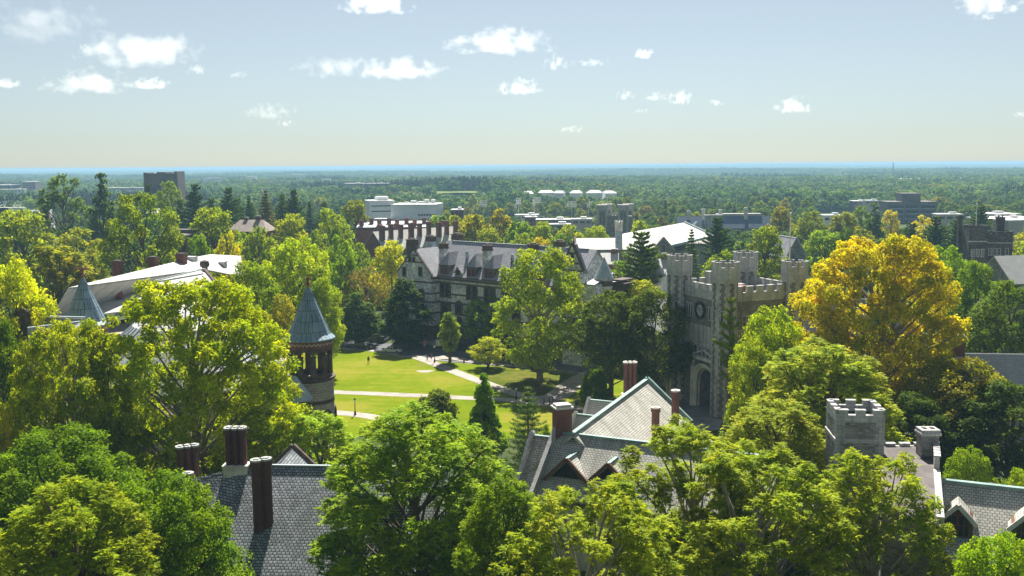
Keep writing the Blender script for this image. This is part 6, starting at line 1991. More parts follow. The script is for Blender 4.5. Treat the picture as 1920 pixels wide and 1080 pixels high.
YG, GR, DG, VD = (.145, .190, .018), (.085, .135, .016), (.042, .072, .016), (.032, .054, .015)
YE, OL, CO, CB = (.225, .205, .020), (.125, .140, .035), (.030, .058, .026), (.040, .075, .055)
LG, GO, BR = (.185, .225, .022), (.245, .205, .022), (.115, .088, .10)
ML = (.115, .165, .022)
def rows():
    # ---- foreground
    T('maple', -90, 285, 806, 92, (.066, .110, .012), 'dense deep green maple filling the lower left corner', var=0, squash=.9)
    T('maple', 115, 462, 888, 80, (.068, .112, .013), 'dense green maple just left of the dark chimney stacks', var=1)
    T('ash', -70, 330, 905, 72, (.125, .155, .016), 'yellowish ash with bare twigs at the lower left edge of the frame', var=0)
    T('ash', 572, 985, 758, 90, (.115, .165, .016), 'large bright green ash in the lower middle in front of the lawn', var=1)
    T('ash', 500, 690, 772, 120, (.150, .200, .030), 'soft light green tree behind the large ash, below the round turret', var=2)
    T('ash', 830, 1060, 890, 77, (.085, .125, .016), 'dark green tree at the bottom centre right of the large ash', var=2)
    T('airy', 1120, 1480, 785, 86, (.128, .156, .026), 'airy olive green tree with thin upper twigs over the pale slate roof', var=0)
    T('airy', 905, 1310, 905, 70, (.128, .156, .026), 'olive green tree with pale branches at the bottom right of centre', var=1)
    T('airy', 1220, 1620, 850, 76, (.128, .156, .026), 'olive green tree in the lower right with a pale forked trunk', var=2)
    T('airy', 1500, 1790, 842, 82, (.128, .156, .026), 'thin topped tree with pale dead branches beside the slate dormers', var=1)
    T('ash', 1320, 1590, 752, 112, (.145, .165, .034), 'feathery olive tree between the gate tower and the square battlemented tower', lod=0, var=0)
    T('ash', 1385, 1700, 640, 128, (.150, .178, .034), 'fine leaved olive yellow tree standing under the golden plane tree', lod=0, var=2)
    T('maple', 1762, 2010, 1000, 74, (.130, .190, .018), 'bright green shrubby tree at the bottom right corner', var=0)
    T('maple', 1765, 1875, 838, 112, (.095, .140, .018), 'small bright green tree behind the slate ridge with dormers', lod=1, var=0)
    T('maple', 1860, 1990, 880, 108, (.110, .150, .018), 'small green tree at the right edge above the slate ridge', lod=1, var=1)
    T('round', 1690, 1910, 668, 140, (.105, .105, .022), 'broad dark tree with bronze tinged top below the right slate house', lod=1, var=0)
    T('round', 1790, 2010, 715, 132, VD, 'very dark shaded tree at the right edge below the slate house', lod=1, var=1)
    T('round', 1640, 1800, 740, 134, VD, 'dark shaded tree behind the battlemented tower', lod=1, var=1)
    # ---- great plane trees
    T('bigplane', 150, 556, 520, 122, (.145, .178, .016), 'huge spreading plane tree with yellow green leaves in front of the white roof', lod=0, var=0, squash=.85, rz=0)
    T('bigplane', -30, 265, 598, 117, (.150, .178, .016), 'lower yellow green plane tree left of the huge one, under the slate gables', lod=0, var=1, squash=.8, rz=2)
    T('bigplane', 1470, 1835, 436, 158, (.225, .205, .018), 'great golden yellow plane tree right of the gate tower', lod=0, var=1, squash=.8, rz=.4)
    T('plane', 915, 1108, 463, 205, (.128, .165, .016), 'tall yellow green plane tree before the stone hall', lod=1, var=0, squash=.9)
    T('plane', -70, 28, 740, 108, (.20, .20, .02), 'yellow leaved branch tip of a tree cut by the left edge', lod=1, var=1)
    # ---- round the lawn
    T('oval', 622, 712, 548, 250, DG, 'dark round tree at the lawn edge over the maroon car', var=0)
    T('oval', 708, 806, 520, 244, (.026, .048, .014), 'dark oval tree at the lawn edge over the white car', var=1)
    T('oval', 640, 700, 590, 268, DG, 'dark tree behind the maroon car by the street', var=1)
    T('column', 824, 861, 586, 226, (.115, .150, .040), 'slim young columnar tree on the verge before the hall', cat='tree')
    T('round', 862, 962, 555, 240, GR, 'mid green tree standing against the stone hall', var=0)
    T('round', 880, 950, 632, 219, (.185, .205, .026), 'small yellow green tree left of the tall plane tree', var=1)
    T('round', 1072, 1220, 546, 190, (.050, .070, .022), 'dark glossy tree left half of the pair before the gate tower', lod=1, var=0)
    T('round', 1150, 1304, 542, 186, (.050, .070, .022), 'dark glossy tree right half of the pair before the gate tower', lod=1, var=1)
    T('bush', 1085, 1145, 690, 178, DG, 'dark green shrub at the foot of the paired dark trees', lod=1)
    T('bush', 772, 862, 735, 162, (.070, .095, .040), 'rounded grey green shrub on the near edge of the lawn', lod=1)
    T('cone', 862, 952, 700, 150, (.090, .155, .022), 'bright green conical tree at the near edge of the lawn', lod=1)
    T('cedar', 935, 1045, 722, 138, (.042, .075, .050), 'blue green cedar with drooping tiers beside the red chimney', lod=1)
    T('cone', 1000, 1050, 790, 126, (.090, .140, .03), 'small green shrubby tree behind the low slate gable', lod=1, var=1)
    T('round', 1375, 1515, 572, 150, (.150, .190, .020), 'yellow green tree hiding the right face of the gate tower', lod=1, var=0)
    T('round', 1362, 1470, 640, 142, (.120, .150, .022), 'green tree at the foot of the gate tower front turret', lod=1, var=1)
    T('wisp', 1340, 1400, 560, 166, (.090, .125, .030), 'thin pine with sparse whorls in front of the gate tower turret', lod=1, var=0)
    T('round', 1140, 1256, 525, 225, (.140, .155, .022), 'yellow green tree top behind the dark glossy pair', var=1)
    T('pine', 1160, 1246, 438, 262, (.055, .085, .030), 'tall open crowned pine right of the stone hall turret', var=1)
    T('round', 1133, 1190, 488, 268, GR, 'green tree between the hall turret and the tall pine', var=0)
    # ---- left
    T('round', -80, 112, 486, 150, (.200, .220, .024), 'light yellow green tree at the left edge beside the slate roofs', lod=1, var=0)
    T('round', -60, 60, 600, 128, DG, 'dark tree below the light tree at the left edge', lod=1, var=1)
    T('ash', 18, 185, 455, 232, (.135, .140, .030), 'olive green bushy tree behind the turret with the cross', var=0)
    T('round', -30, 104, 394, 292, (.135, .165, .020), 'big rounded bright green tree near the left edge', var=1)
    T('round', 88, 200, 428, 300, OL, 'olive green tree left of the tall two stemmed tree', var=0)
    T('open', 58, 170, 327, 430, (.050, .080, .022), 'tall dark oak with open broken crown on the left skyline', lod=2, var=0)
    T('spire', 146, 232, 320, 405, (.042, .068, .024), 'dark pointed spire shaped tree on the left skyline', lod=2)
    T('open', 188, 338, 362, 262, (.105, .140, .018), 'tall spreading tree with visible dark stems behind the white roof', lod=1, var=1)
    T('round', 285, 345, 340, 500, (.080, .115, .022), 'rounded tree in front of the dark tower block', lod=2, var=0)
    T('pine', 262, 292, 348, 480, CO, 'dark pine at the left foot of the dark tower block', lod=2, var=0)
    T('pine', 340, 388, 348, 440, CO, 'dark pine right of the tower block', lod=2, var=1)
    T('pine', 405, 450, 354, 440, (.042, .078, .026), 'pine in the middle of the dark conifer row', lod=2, var=0)
    T('pine', 380, 412, 374, 430, (.050, .085, .026), 'shorter pine in the gap of the conifer row', lod=2, var=1)
    T('spruce', 450, 482, 366, 430, CO, 'dark spruce left of the brown larch', lod=2, var=0)
    T('spruce', 472, 522, 356, 420, (.080, .075, .035), 'brownish dark larch in the conifer row', lod=2, var=1)
    T('pine', 532, 568, 358, 440, CO, 'dark pine at the right end of the conifer row', lod=2, var=1)
    T('pine', 512, 545, 366, 450, (.060, .09, .03), 'lighter pine beside the right end of the conifer row', lod=2, var=0)
    T('round', 340, 455, 390, 310, (.120, .150, .020), 'wide round green tree above the yellow tree', var=1)
    T('round', 393, 457, 434, 274, (.205, .200, .018), 'small golden yellow tree behind the white roof', var=0)
    T('round', 250, 318, 402, 425, GR, 'green tree hiding the small grey roofed house', lod=2, var=1)
    T('round', 425, 475, 436, 345, GR, 'small green tree at the left corner of the brown roofed house', lod=2, var=0)
    T('round', 470, 512, 441, 350, OL, 'small olive tree at the right corner of the brown roofed house', lod=2, var=1)
    T('round', 340, 400, 440, 285, GR, 'green tree right of the flat roofed brown building', var=1)
    T('round', 448, 520, 425, 300, (.095, .130, .02), 'green tree in front of the brown roofed house', var=0)
    T('round', 500, 592, 402, 335, (.140, .160, .020), 'olive yellow round tree left of the dormitory trees', var=1)
    T('round', 576, 664, 390, 335, (.115, .150, .020), 'round green tree above the large bright tree', var=0)
    T('round', 628, 706, 376, 430, (.090, .105, .026), 'dark olive rounded tree left of the white laboratory', lod=2, var=1)
    T('round', 470, 628, 444, 218, (.160, .200, .020), 'large bright yellow green tree behind the round turret', lod=1, var=0)
    T('round', 395, 548, 492, 190, (.095, .130, .022), 'mid green tree between the white roof and the round turret', lod=1, var=1)
    T('ash', 492, 566, 548, 182, (.150, .145, .060), 'greyish flowering tree just left of the round turret', lod=1, var=1)
    T('round', 560, 645, 520, 212, (.130, .170, .022), 'green tree directly behind the turret cone', lod=1, var=1)
    T('round', 600, 676, 440, 268, GR, 'green tree left of the brownish bare tree', var=0)
    T('twiggy', 630, 738, 498, 262, BR, 'brownish half bare tree beside the stone hall gable', var=0)
    T('round', 688, 776, 452, 275, (.205, .212, .02), 'bright golden tree left of the stone hall gable', var=1)
    T('round', 640, 700, 455, 300, (.100, .140, .02), 'green tree behind the golden tree', var=0)
    # ---- right of tower
    T('round', 1310, 1400, 470, 262, (.085, .120, .020), 'green tree behind the turrets of the gate tower', var=0)
    T('round', 1395, 1478, 425, 300, (.110, .140, .020), 'bright green tree beyond the flagpole', var=1)
    T('pine', 1318, 1372, 410, 320, CO, 'dark pine behind the gate tower', var=0)
    T('spruce', 1276, 1318, 428, 300, (.05, .08, .04), 'thin spruce before the gymnasium roof', var=0)
    T('round', 1440, 1490, 388, 480, (.115, .110, .025), 'olive brown round tree above the flagpole tip', lod=2, var=1)
    T('round', 1500, 1590, 432, 330, (.100, .150, .020), 'green tree left above the golden plane tree', var=1)
    T('round', 1560, 1610, 428, 325, DG, 'dark green tree above the golden plane tree', var=0)
    T('round', 1485, 1555, 396, 430, (.095, .115, .022), 'olive green tree in the row right of the flagpole', lod=2, var=0)
    T('round', 1548, 1618, 398, 425, (.110, .120, .025), 'brown tipped olive tree in the row right of the flagpole', lod=2, var=1)
    T('spire', 1604, 1676, 379, 440, (.050, .085, .026), 'dark green pointed tree left of the office block', lod=2)
    T('round', 1590, 1640, 386, 450, (.065, .100, .024), 'dark green tree beside the pointed tree', lod=2, var=0)
    T('round', 1650, 1690, 394, 470, YE, 'golden tree at the left foot of the office block', lod=2, var=1)
    T('round', 1706, 1760, 403, 440, (.225, .208, .025), 'golden yellow tree in front of the office block', lod=2, var=0)
    T('pine', 1690, 1730, 420, 360, CO, 'dark pine at the left of the right hand pine group', lod=2, var=1)
    T('pine', 1728, 1782, 408, 350, (.035, .062, .026), 'tall dark pine under the golden tree in the right pine group', lod=2, var=0)
    T('pine', 1770, 1822, 415, 340, CO, 'dark pine left of the dark castle tower', lod=2, var=1)
    T('pine', 1815, 1864, 388, 400, (.040, .066, .026), 'tall flat topped pine behind the dark castle tower', lod=2, var=0)
    T('round', 1715, 1825, 460, 232, (.105, .160, .020), 'bright green round tree before the dark castle tower', lod=1, var=0)
    T('round', 1775, 1895, 490, 200, (.080, .125, .020), 'green tree below the dark castle tower', lod=1, var=1)
    T('round', 1810, 1990, 528, 178, (.052, .080, .026), 'dark glossy tree at the right edge over the slate house', lod=1, var=0)
    T('round', 1885, 1990, 450, 300, (.130, .165, .022), 'light green tree cut by the right edge under the beige block', var=1)
    T('round', 1895, 1990, 420, 330, (.15, .16, .03), 'yellowish tree at the right edge in front of the beige block', var=0)
    T('round', 1690, 1740, 450, 290, (.045, .07, .022), 'dark tree between golden crown and right pine group', var=1)
    # ---- belt beyond the stone hall
    k = 0
    for px0, px1, py, Y, c, lab in ((858, 930, 398, 395, (.150, .150, .022), 'first from the dormitory'), (905, 965, 393, 410, (.15, .14, .025), 'orange tinged'), (940, 1010, 412, 380, GR, 'mid green'), (985, 1050, 416, 372, (.120, .155, .02), 'bright green'), (1035, 1098, 421, 366, (.135, .160, .022), 'yellow green'), (1085, 1150, 424, 372, (.145, .175, .02), 'light green nearest the twin turrets'), (1180, 1225, 410, 410, (.16, .19, .022), 'lime green right of the twin turrets'), (880, 950, 428, 350, (.13, .15, .022), 'lower left'), (945, 1010, 437, 340, (.115, .15, .02), 'lower middle'), (988, 1040, 445, 322, (.21, .185, .02), 'orange yellow just above the slate ridge'), (1020, 1070, 438, 340, GR, 'lower right'), (830, 880, 405, 420, (.14, .15, .03), 'behind the dormitory'), (795, 850, 400, 440, GR, 'left behind the dormitory')):
        T('round', px0, px1, py, Y, c, f'{lab} tree of the leafy belt beyond the slate ridge', lod=2 if Y < 380 else 3, var=k % 2, group='leafy belt beyond the stone hall'); k += 1
    for i, px in enumerate(range(228, 610, 27)):
        j = (px * 7919) % 23
        T(('pine', 'spruce', 'pine', 'round')[i % 4], px - 15, px + 17, 371 + j, 452 + j, (CO, (.036, .062, .024), (.044, .072, .026), (.055, .085, .02))[i % 4], 'dark tree in the close row of conifers under the skyline', lod=2, var=i % 2, group='dark row of conifers under the skyline')
    for i, px in enumerate((1702, 1748, 1792, 1838, 1880)):
        T('pine', px - 17, px + 17, 428 + (i * 13) % 12, 372 + i * 4, (CO, (.036, .06, .022))[i % 2], 'dark pine in the group between office block and castle tower', lod=2, var=i % 2, group='pines between office block and castle tower')
rows()
# ---- fill the middle distance with single trees that keep clear of what the photo shows
KEEP = [  # px0, px1, py_top (trees in front must stay below), distance of the thing
    (262, 335, 372, 700), (1660, 1768, 425, 750), (1115, 1190, 440, 470), (676, 826, 412, 560), (660, 860, 470, 430), (1265, 1445, 428, 540), (1070, 1330, 480, 400),
    (1850, 1925, 470, 480), (1805, 1890, 500, 262), (296, 362, 480, 300), (430, 512, 434, 370), (735, 1145, 640, 262), (120, 460, 560, 200), (895, 1115, 405, 760), (815, 910, 365, 1240), (975, 1155, 362, 1040),
    (980, 1110, 424, 640), (0, 46, 391, 640), (1540, 1672, 408, 900), (1840, 1925, 520, 240), (1440, 1500, 470, 335), (60, 100, 397, 440), (1750, 1810, 410, 600), (40, 70, 360, 1500)]
def clear(x, y, h, w):
    # project the crown box
    d = Vector((x, y, h)) - Vector((0, 0, CAM_H)); dep = d.dot(fw)
    u = 960 + F_PX * d.dot(cr) / dep; v = 540 - F_PX * d.dot(cu) / dep; hw = w / 2 * F_PX / dep
    for a, b_, t, Yb in KEEP:
        if y < Yb - 2 and u + hw > a and u - hw < b_ and v < t: return False
    return True
BLD = []
for o in COL.objects:
    if o.parent is None and o.get('category') and o.type == 'EMPTY' and o['category'] not in ('tree', 'bush', 'person', 'car', 'flagpole', 'street lamp', 'bollard'):
        for c in o.children_recursive:
            if c.type == 'MESH' and ('wall' in c.name or 'roof' in c.name):
                bb = [c.matrix_basis @ Vector(q) for q in c.bound_box]
                ca, sa = cos(o.rotation_euler[2]), sin(o.rotation_euler[2])
                ps = [(o.location.x + q.x * ca - q.y * sa, o.location.y + q.x * sa + q.y * ca) for q in bb]
                xs, ys = [q[0] for q in ps], [q[1] for q in ps]
                BLD.append((min(xs), max(xs), min(ys), max(ys)))
def on_building(x, y, r):
    return any(a - r < x < b_ + r and c - r < y < d + r for a, b_, c, d in BLD)
fillc = [(.085, .130, .020), (.105, .145, .020), (.070, .105, .020), (.125, .150, .024), (.095, .120, .026), (.145, .160, .025), (.060, .092, .022), (.150, .130, .03)]
GRP = 'trees filling the middle distance'
cands = []
y = 205.0
while y < 900:
    st = 9 + y * .012
    hw = .56 * y + 25
    x = -hw
    while x < hw:
        cands.append((x + RNG.uniform(-3, 3), y + RNG.uniform(-3, 3))); x += st
    y += st * .95
nfill = 0
FILL_MAX = 158
RNG.shuffle(cands)
cands.sort(key=lambda q: q[1] + 0 * q[0])
sel = []
def lawnish(x, y):
    d = Vector((x, y, 0)) - Vector((0, 0, CAM_H)); dep = d.dot(fw)
    u = 960 + F_PX * d.dot(cr) / dep; v = 540 - F_PX * d.dot(cu) / dep
    return (540 < u < 1260 and 625 < v < 800)
for x, y in cands:
    W = RNG.uniform(9, 15); H = W * RNG.uniform(.95, 1.25) + 1
    if y < 205 or lawnish(x, y) or on_building(x, y, W * .32): continue
    if y < 330: H *= .8
    for f in (1, .8, .62, .48):
        if clear(x, y, H * f, W * f ** .5): H *= f; W *= f ** .5; break
    else: continue
    if any((x - a) ** 2 + (y - b_) ** 2 < ((r + W / 2) * .72) ** 2 for a, b_, r in OCC): continue
    OCC.append((x, y, W / 2)); sel.append((x, y, H, W))
# which of them can be seen: a coarse front-to-back count of the picture cells each crown would fill
CW, CH = 480, 270
grid = np.zeros((CH, CW), bool)
def cells(x, y, h, w, z0=0.0):
    d = Vector((x, y, h)) - Vector((0, 0, CAM_H)); dep = d.dot(fw)
    u = (960 + F_PX * d.dot(cr) / dep) / 4; v = (540 - F_PX * d.dot(cu) / dep) / 4
    hw = w / 2 * F_PX / dep / 4; hh = h * F_PX / dep / 4
    return int(max(0, u - hw * .85)), int(min(CW, u + hw * .85 + 1)), int(max(0, v + hh * .06)), int(min(CH, v + hh * .8 + 1))
allt = [(q[1], 0, q, None) for q in OCC_T] + [(q[1], 1, q, i) for i, q in enumerate(sel)]
for xa, xb, ya, yb in BLD: allt.append((ya, 2, (xa, xb, ya, yb), None))
allt.sort(key=lambda q: q[0])
vis = np.zeros(len(sel))
for _, k, q, i in allt:
    if k == 2: continue
    a_, b_, c_, d_ = cells(q[0], q[1], q[2], q[3])
    if b_ <= a_ or d_ <= c_: continue
    g = grid[c_:d_, a_:b_]
    if k == 1: vis[i] = (~g).sum()
    g[:] = True
order = np.argsort(-vis)
chosen = [int(i) for i in order[:FILL_MAX] if vis[i] > 0]
rest = [sel[int(i)] for i in order[FILL_MAX:]]
FILL_END = 900
for i in chosen:
    x, y, H, W = sel[i]
    c = fillc[int(RNG.integers(0, len(fillc)))]
    f = RNG.uniform(1.2, 1.8); c = (c[0] * f, c[1] * f, c[2] * f * .4)
    kind = 'round' if RNG.uniform() < .8 else ('oval' if RNG.uniform() < .6 else 'spruce')
    if kind == 'spruce': c = CO
    put_tree(kind, 3 if y > 300 else 2, int(RNG.integers(0, 2)), x, y, H * (1.15 if kind != 'round' else 1), W * (.55 if kind == 'spruce' else .8 if kind == 'oval' else 1), c,
             {'round': 'rounded green tree in the leafy middle distance beyond the campus roofs', 'oval': 'upright green tree in the leafy middle distance beyond the campus roofs', 'spruce': 'dark narrow spruce in the leafy middle distance beyond the campus roofs'}[kind], group=GRP)
print('TREES', NT_[0], 'fill candidates', len(sel), 'fill end', FILL_END)

# ================================================================== FAR WOODS (nobody could count them)
def grove(seed, size, ntree, per, mat, kind='broad', ls=2.0):
    rng = np.random.default_rng(seed)
    Ps, Ns, To = [], [], []
    Vs = []
    for _ in range(ntree):
        x, y = rng.uniform(-size / 2, size / 2, 2)
        if kind == 'broad':
            Rr = rng.uniform(4, 9.0); H = rng.uniform(10, 17) * (.75 + .25 * Rr / 7)
            d = nrm(rng.normal(size=(per, 3)) + np.array([0, 0, .55]))
            lump = 1 + .22 * np.sin(d[:, 0] * 4 + x) * np.sin(d[:, 1] * 4 + y) + .12 * np.sin(d[:, 2] * 9 + x)
            q = (rng.uniform(.72, 1.03, per) * lump)[:, None]
            p = d * q * np.array([Rr, Rr, H * .46]) + np.array([x, y, H * .54])
            N = nrm(d + rng.normal(size=(per, 3)) * .45)
            s = ls * Rr / 6
        else:
            Rr = rng.uniform(2.6, 4.2); H = rng.uniform(14, 21)
            t = rng.uniform(0, 1, per) ** 1.4; az = rng.uniform(0, 6.28, per)
            r_ = Rr * (1 - t) * rng.uniform(.6, 1.05, per) + .2
            p = np.stack([x + r_ * np.cos(az), y + r_ * np.sin(az), 1.5 + t * (H - 1.5)], 1)
            N = nrm(np.stack([np.cos(az), np.sin(az), np.full(per, .8)], 1) + rng.normal(size=(per, 3)) * .35)
            s = ls * .75
        p[:, 2] = np.maximum(p[:, 2], .3)
        Vs.append(leaves(p, N, s, rng, asp=.8, fold=.15))
        To.append(np.clip(rng.uniform(.2, .8) + rng.normal(0, .2, per), 0, 1))
    me = quads_mesh('grove', np.concatenate(Vs), np.concatenate(To), mat)
    return bpy.data.objects.new('grove', me)
def scatter(name, protos, pts, label, cat):
    col = bpy.data.collections.new(name + '_sources')
    for p in protos: col.objects.link(p)
    me = bpy.data.meshes.new(name)
    me.from_pydata([q[:3] for q in pts], [], [])
    a = me.attributes.new('rot', 'FLOAT_VECTOR', 'POINT'); a.data.foreach_set('vector', np.array([(0, 0, q[3]) for q in pts], dtype=np.float32).reshape(-1))
    a = me.attributes.new('scl', 'FLOAT_VECTOR', 'POINT'); a.data.foreach_set('vector', np.array([q[4] for q in pts], dtype=np.float32).reshape(-1))
    o = bpy.data.objects.new(name, me); link(o)
    ng = bpy.data.node_groups.new(name + '_scatter', 'GeometryNodeTree')
    ng.interface.new_socket('Geometry', in_out='INPUT', socket_type='NodeSocketGeometry')
    ng.interface.new_socket('Geometry', in_out='OUTPUT', socket_type='NodeSocketGeometry')
    gi = ng.nodes.new('NodeGroupInput'); go = ng.nodes.new('NodeGroupOutput')
    ip = ng.nodes.new('GeometryNodeInstanceOnPoints'); ci = ng.nodes.new('GeometryNodeCollectionInfo')
    ci.inputs['Collection'].default_value = col; ci.inputs['Separate Children'].default_value = True; ci.inputs['Reset Children'].default_value = True
    r_ = ng.nodes.new('GeometryNodeInputNamedAttribute'); r_.data_type = 'FLOAT_VECTOR'; r_.inputs['Name'].default_value = 'rot'
    s_ = ng.nodes.new('GeometryNodeInputNamedAttribute'); s_.data_type = 'FLOAT_VECTOR'; s_.inputs['Name'].default_value = 'scl'
    ip.inputs['Pick Instance'].default_value = True
    L = ng.links.new
    L(gi.outputs[0], ip.inputs['Points']); L(ci.outputs[0], ip.inputs['Instance'])
    L(r_.outputs['Attribute'], ip.inputs['Rotation']); L(s_.outputs['Attribute'], ip.inputs['Scale'])
    L(ip.outputs[0], go.inputs[0])
    md = o.modifiers.new('scatter', 'NODES'); md.node_group = ng
    return tag(o, label, cat, kind='stuff')
gro = [grove(i, 46, 18, 220, M['far_leaf'], ls=2.1) for i in range(6)]
FIELDS = [(-92, -34, 1182, 1238)]
def in_field(x, y, m):
    return any(a - m < x < b_ + m and c - m < y < d + m for a, b_, c, d in FIELDS)
pts, pine_pts = [], []
y = FILL_END - 40
while y < 5200:
    st = 36 if y < 2200 else 44
    hw = .60 * y + 60; x = -hw
    while x < hw:
        X, Y_ = x + RNG.uniform(-9, 9), y + RNG.uniform(-9, 9); x += st
        if Y_ < 900:
            if on_building(X, Y_, 14): continue
            if any((X - a) ** 2 + (Y_ - b_) ** 2 < (r + 20) ** 2 for a, b_, r in OCC): continue
        elif on_building(X, Y_, 18) or in_field(X, Y_, 16): continue
        z = float(hz(X, Y_)); s = RNG.uniform(.85, 1.15)
        for f in (1, .8, .62, .48, .36):
            if clear(X, Y_, z + 16 * f, 44): break
        else: continue
        # a dark pine wood behind the meadow and a few dark patches
        pw = (-190 < X < -20 and 1262 < Y_ < 1560) or (-330 < X < -150 and 1450 < Y_ < 1650) or (math.sin(X * .006 + 1) * math.sin(Y_ * .0045) > .82)
        (pine_pts if pw else pts).append((X, Y_, z, RNG.uniform(0, 6.28), (s, s, s * f * RNG.uniform(.8, 1.1))))
    y += st
y = 5200.0
while y < 14500:
    st = 120 + (y - 5200) * .012
    hw = .60 * y; x = -hw
    while x < hw:
        X, Y_ = x + RNG.uniform(-40, 40), y + RNG.uniform(-40, 40); x += st
        pts.append((X, Y_, float(hz(X, Y_)) - 2, RNG.uniform(0, 6.28), (3.0, 3.0, RNG.uniform(.5, .7))))
    y += st
print('GROVES', len(pts), len(pine_pts))
scatter('far_woods', gro, pts, 'green woods rolling away to the hazy horizon', 'woods')
msrc = []
for v_ in (0, 1):
    m2_ = proto('round', 3, v_)['crown'].data.copy(); m2_.materials.clear(); m2_.materials.append(M['far_leaf'])
    o_ = bpy.data.objects.new('crown', m2_); msrc.append(o_)
scatter('mid_woods', msrc, [(x, y, 0, RNG.uniform(0, 6.28), (W / 16, W / 16, H / 20)) for x, y, H, W in rest], 'remaining green trees of the wooded middle distance', 'woods')
scatter('far_pine_wood', [grove(40 + i, 46, 20, 150, M['far_pine'], 'pine', 1.9) for i in range(3)], pine_pts, 'dark blue green pine wood far behind the pale meadow', 'woods')

# ================================================================== CLOUDS
def cloud_mat():
    t = NT('cloud_vapour')
    tc = t.n('ShaderNodeTexCoord'); oi = t.n('ShaderNodeObjectInfo')
    sc = t.n('ShaderNodeSeparateColor'); t.l(oi.outputs['Color'], sc.inputs[0])
    off = t.n('ShaderNodeVectorMath', operation='SCALE'); off.inputs[3].default_value = 37.0
    cb = t.n('ShaderNodeCombineXYZ')
    for i in range(3): t.l(oi.outputs['Random'], cb.inputs[i])
    t.l(cb.outputs[0], off.inputs[0])
    mp = t.n('ShaderNodeMapping'); t.l(tc.outputs['Object'], mp.inputs['Vector'])
    mp.inputs['Scale'].default_value = (2.6, 1.2, 1.0)
    ad = t.n('ShaderNodeVectorMath', operation='ADD'); t.l(mp.outputs[0], ad.inputs[0]); t.l(off.outputs[0], ad.inputs[1])
    n1 = t.noise(ad.outputs[0], 1.5, 5, .56)
    ln = t.n('ShaderNodeVectorMath', operation='LENGTH'); t.l(tc.outputs['Object'], ln.inputs[0])
    # density: noise minus distance from the core; flat underside
    sx = t.n('ShaderNodeSeparateXYZ'); t.l(tc.outputs['Object'], sx.inputs[0])
    fall = t.math('POWER', ln.outputs['Value'], 1.6)
    base = t.math('MULTIPLY', t.math('SUBTRACT', -.35, sx.outputs[2]), 1.6)
    base = t.math('MAXIMUM', base, 0.0)
    v = t.math('SUBTRACT', t.math('SUBTRACT', t.math('MULTIPLY', n1, 3.1), t.math('MULTIPLY', fall, .85)), t.math('ADD', t.math('ADD', base, .58), sc.outputs[1]))
    v = t.math('MULTIPLY', v, 1.15, clamp=True)
    dn = t.math('MULTIPLY', v, sc.outputs[0])
    pv = t.n('ShaderNodeVolumePrincipled')
    pv.inputs['Color'].default_value = (1, 1, 1, 1)
    pv.inputs['Anisotropy'].default_value = .55
    t.l(dn, pv.inputs['Density'])
    t.l(pv.outputs[0], t.out.inputs['Volume'])
    try: t.m.cycles.volume_step_rate = .5
    except Exception: pass
    return t.m
M['cloud'] = cloud_mat()
def ico(sub=2):
    import bmesh
    bm = bmesh.new(); bmesh.ops.create_icosphere(bm, subdivisions=sub, radius=1.0)
    me = bpy.data.meshes.new('cloud'); bm.to_mesh(me); bm.free(); me.materials.append(M['cloud'])
    return me
cme = ico(3)
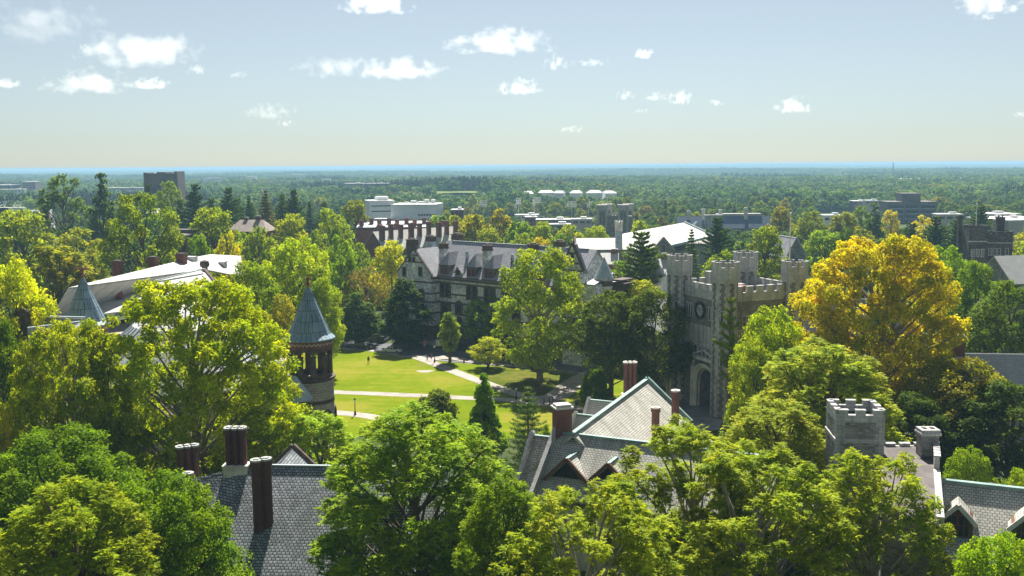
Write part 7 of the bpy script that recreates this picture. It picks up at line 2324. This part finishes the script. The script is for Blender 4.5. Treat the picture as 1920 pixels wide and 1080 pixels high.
CL = [(80, 46, 240, 80, .80, 'large wispy white cloud at the upper left corner'), (262, 100, 215, 75, .55, 'puffy white cloud with a blue grey shaded base, upper left'), (168, 158, 190, 50, .7, 'long low white cloud under the puffy shaded one'), (282, 158, 80, 26, .7, 'small arched cloud right of the long low one'), (706, 8, 140, 46, .55, 'white cloud cut by the top edge left of centre'), (622, 128, 150, 52, .85, 'ragged thin cloud left of the twin humped one'), (752, 132, 160, 48, .65, 'twin humped white cloud left of centre'), (942, 82, 200, 54, .5, 'bright broad white cloud at the top centre'), (1042, 120, 50, 34, .8, 'small ragged cloud right of the bright broad one'), (1207, 102, 46, 22, .7, 'small slanting cloud right of centre, highest there'), (972, 166, 86, 34, .6, 'small domed white cloud at centre'), (1228, 182, 52, 22, .75, 'thin slanting cloud left of the small bright pair'), (1277, 185, 52, 30, .7, 'small bright cloud right of the thin slanting one'), (1487, 200, 82, 32, .65, 'small cloud with grey underside on the right'), (506, 211, 100, 34, .75, 'low flat cloud left of centre with grey underside'), (10, 158, 60, 22, .6, 'small cloud at the left edge'), (1856, 8, 150, 42, .6, 'white cloud at the top right corner'), (1848, 32, 50, 16, .85, 'wisp just under the top right cloud'), (1073, 243, 62, 18, .9, 'faint wisp low over the horizon'), (1172, 180, 40, 22, .85, 'faint small puff right of the domed cloud'), (368, 131, 44, 26, .85, 'faint puff right of the shaded cloud'), (536, 232, 38, 14, .85, 'faint wisp under the low flat cloud'), (160, 92, 30, 20, .9, 'tiny faint puff left of the shaded cloud'), (198, 94, 36, 22, .8, 'tiny puff touching the shaded cloud'), (448, 141, 44, 16, .9, 'faint thin wisp left of centre'), (1203, 208, 36, 10, .85, 'faint flat wisp right of centre'), (1343, 193, 34, 16, .85, 'faint wisp between the small bright cloud and the grey based one'), (1912, 215, 40, 14, .85, 'faint wisp at the right edge'), (1110, 118, 80, 18, .95, 'very faint wisps right of the ragged cloud')]
for i, (px, py, w, h, thin, lab) in enumerate(CL):
    el = (310 - py) / F_PX
    Y = min(1150 / max(el, .01), 16000)
    c = P(px, py, Y)
    sx, sz = w / 2 * Y / F_PX * 1.25, h / 2 * Y / F_PX * 1.4
    sy = (sx * sz) ** .5 * 1.1
    o = bpy.data.objects.new('cloud', cme); link(o)
    o.location = c; o.scale = (sx, sy, sz)
    dens = (1.5 if thin < .75 else .6) / sy
    o.color = (dens, .42 + .30 * thin, 0, 1)
    tag(o, lab, 'cloud', 'white clouds in the pale sky')

# ================================================================== HAZE
mb = MB(); mb.box(-27000, 27000, -27000, 27000, -14.0, 47.5)
t = NT('haze_air')
pv = t.n('ShaderNodeVolumePrincipled')
pv.inputs['Color'].default_value = (.36, .60, .84, 1)
pv.inputs['Density'].default_value = 0.00017
pv.inputs['Anisotropy'].default_value = .1
t.l(pv.outputs[0], t.out.inputs['Volume'])
hz_ = mb.build('haze', t.m)
tag(hz_, kind='stuff')
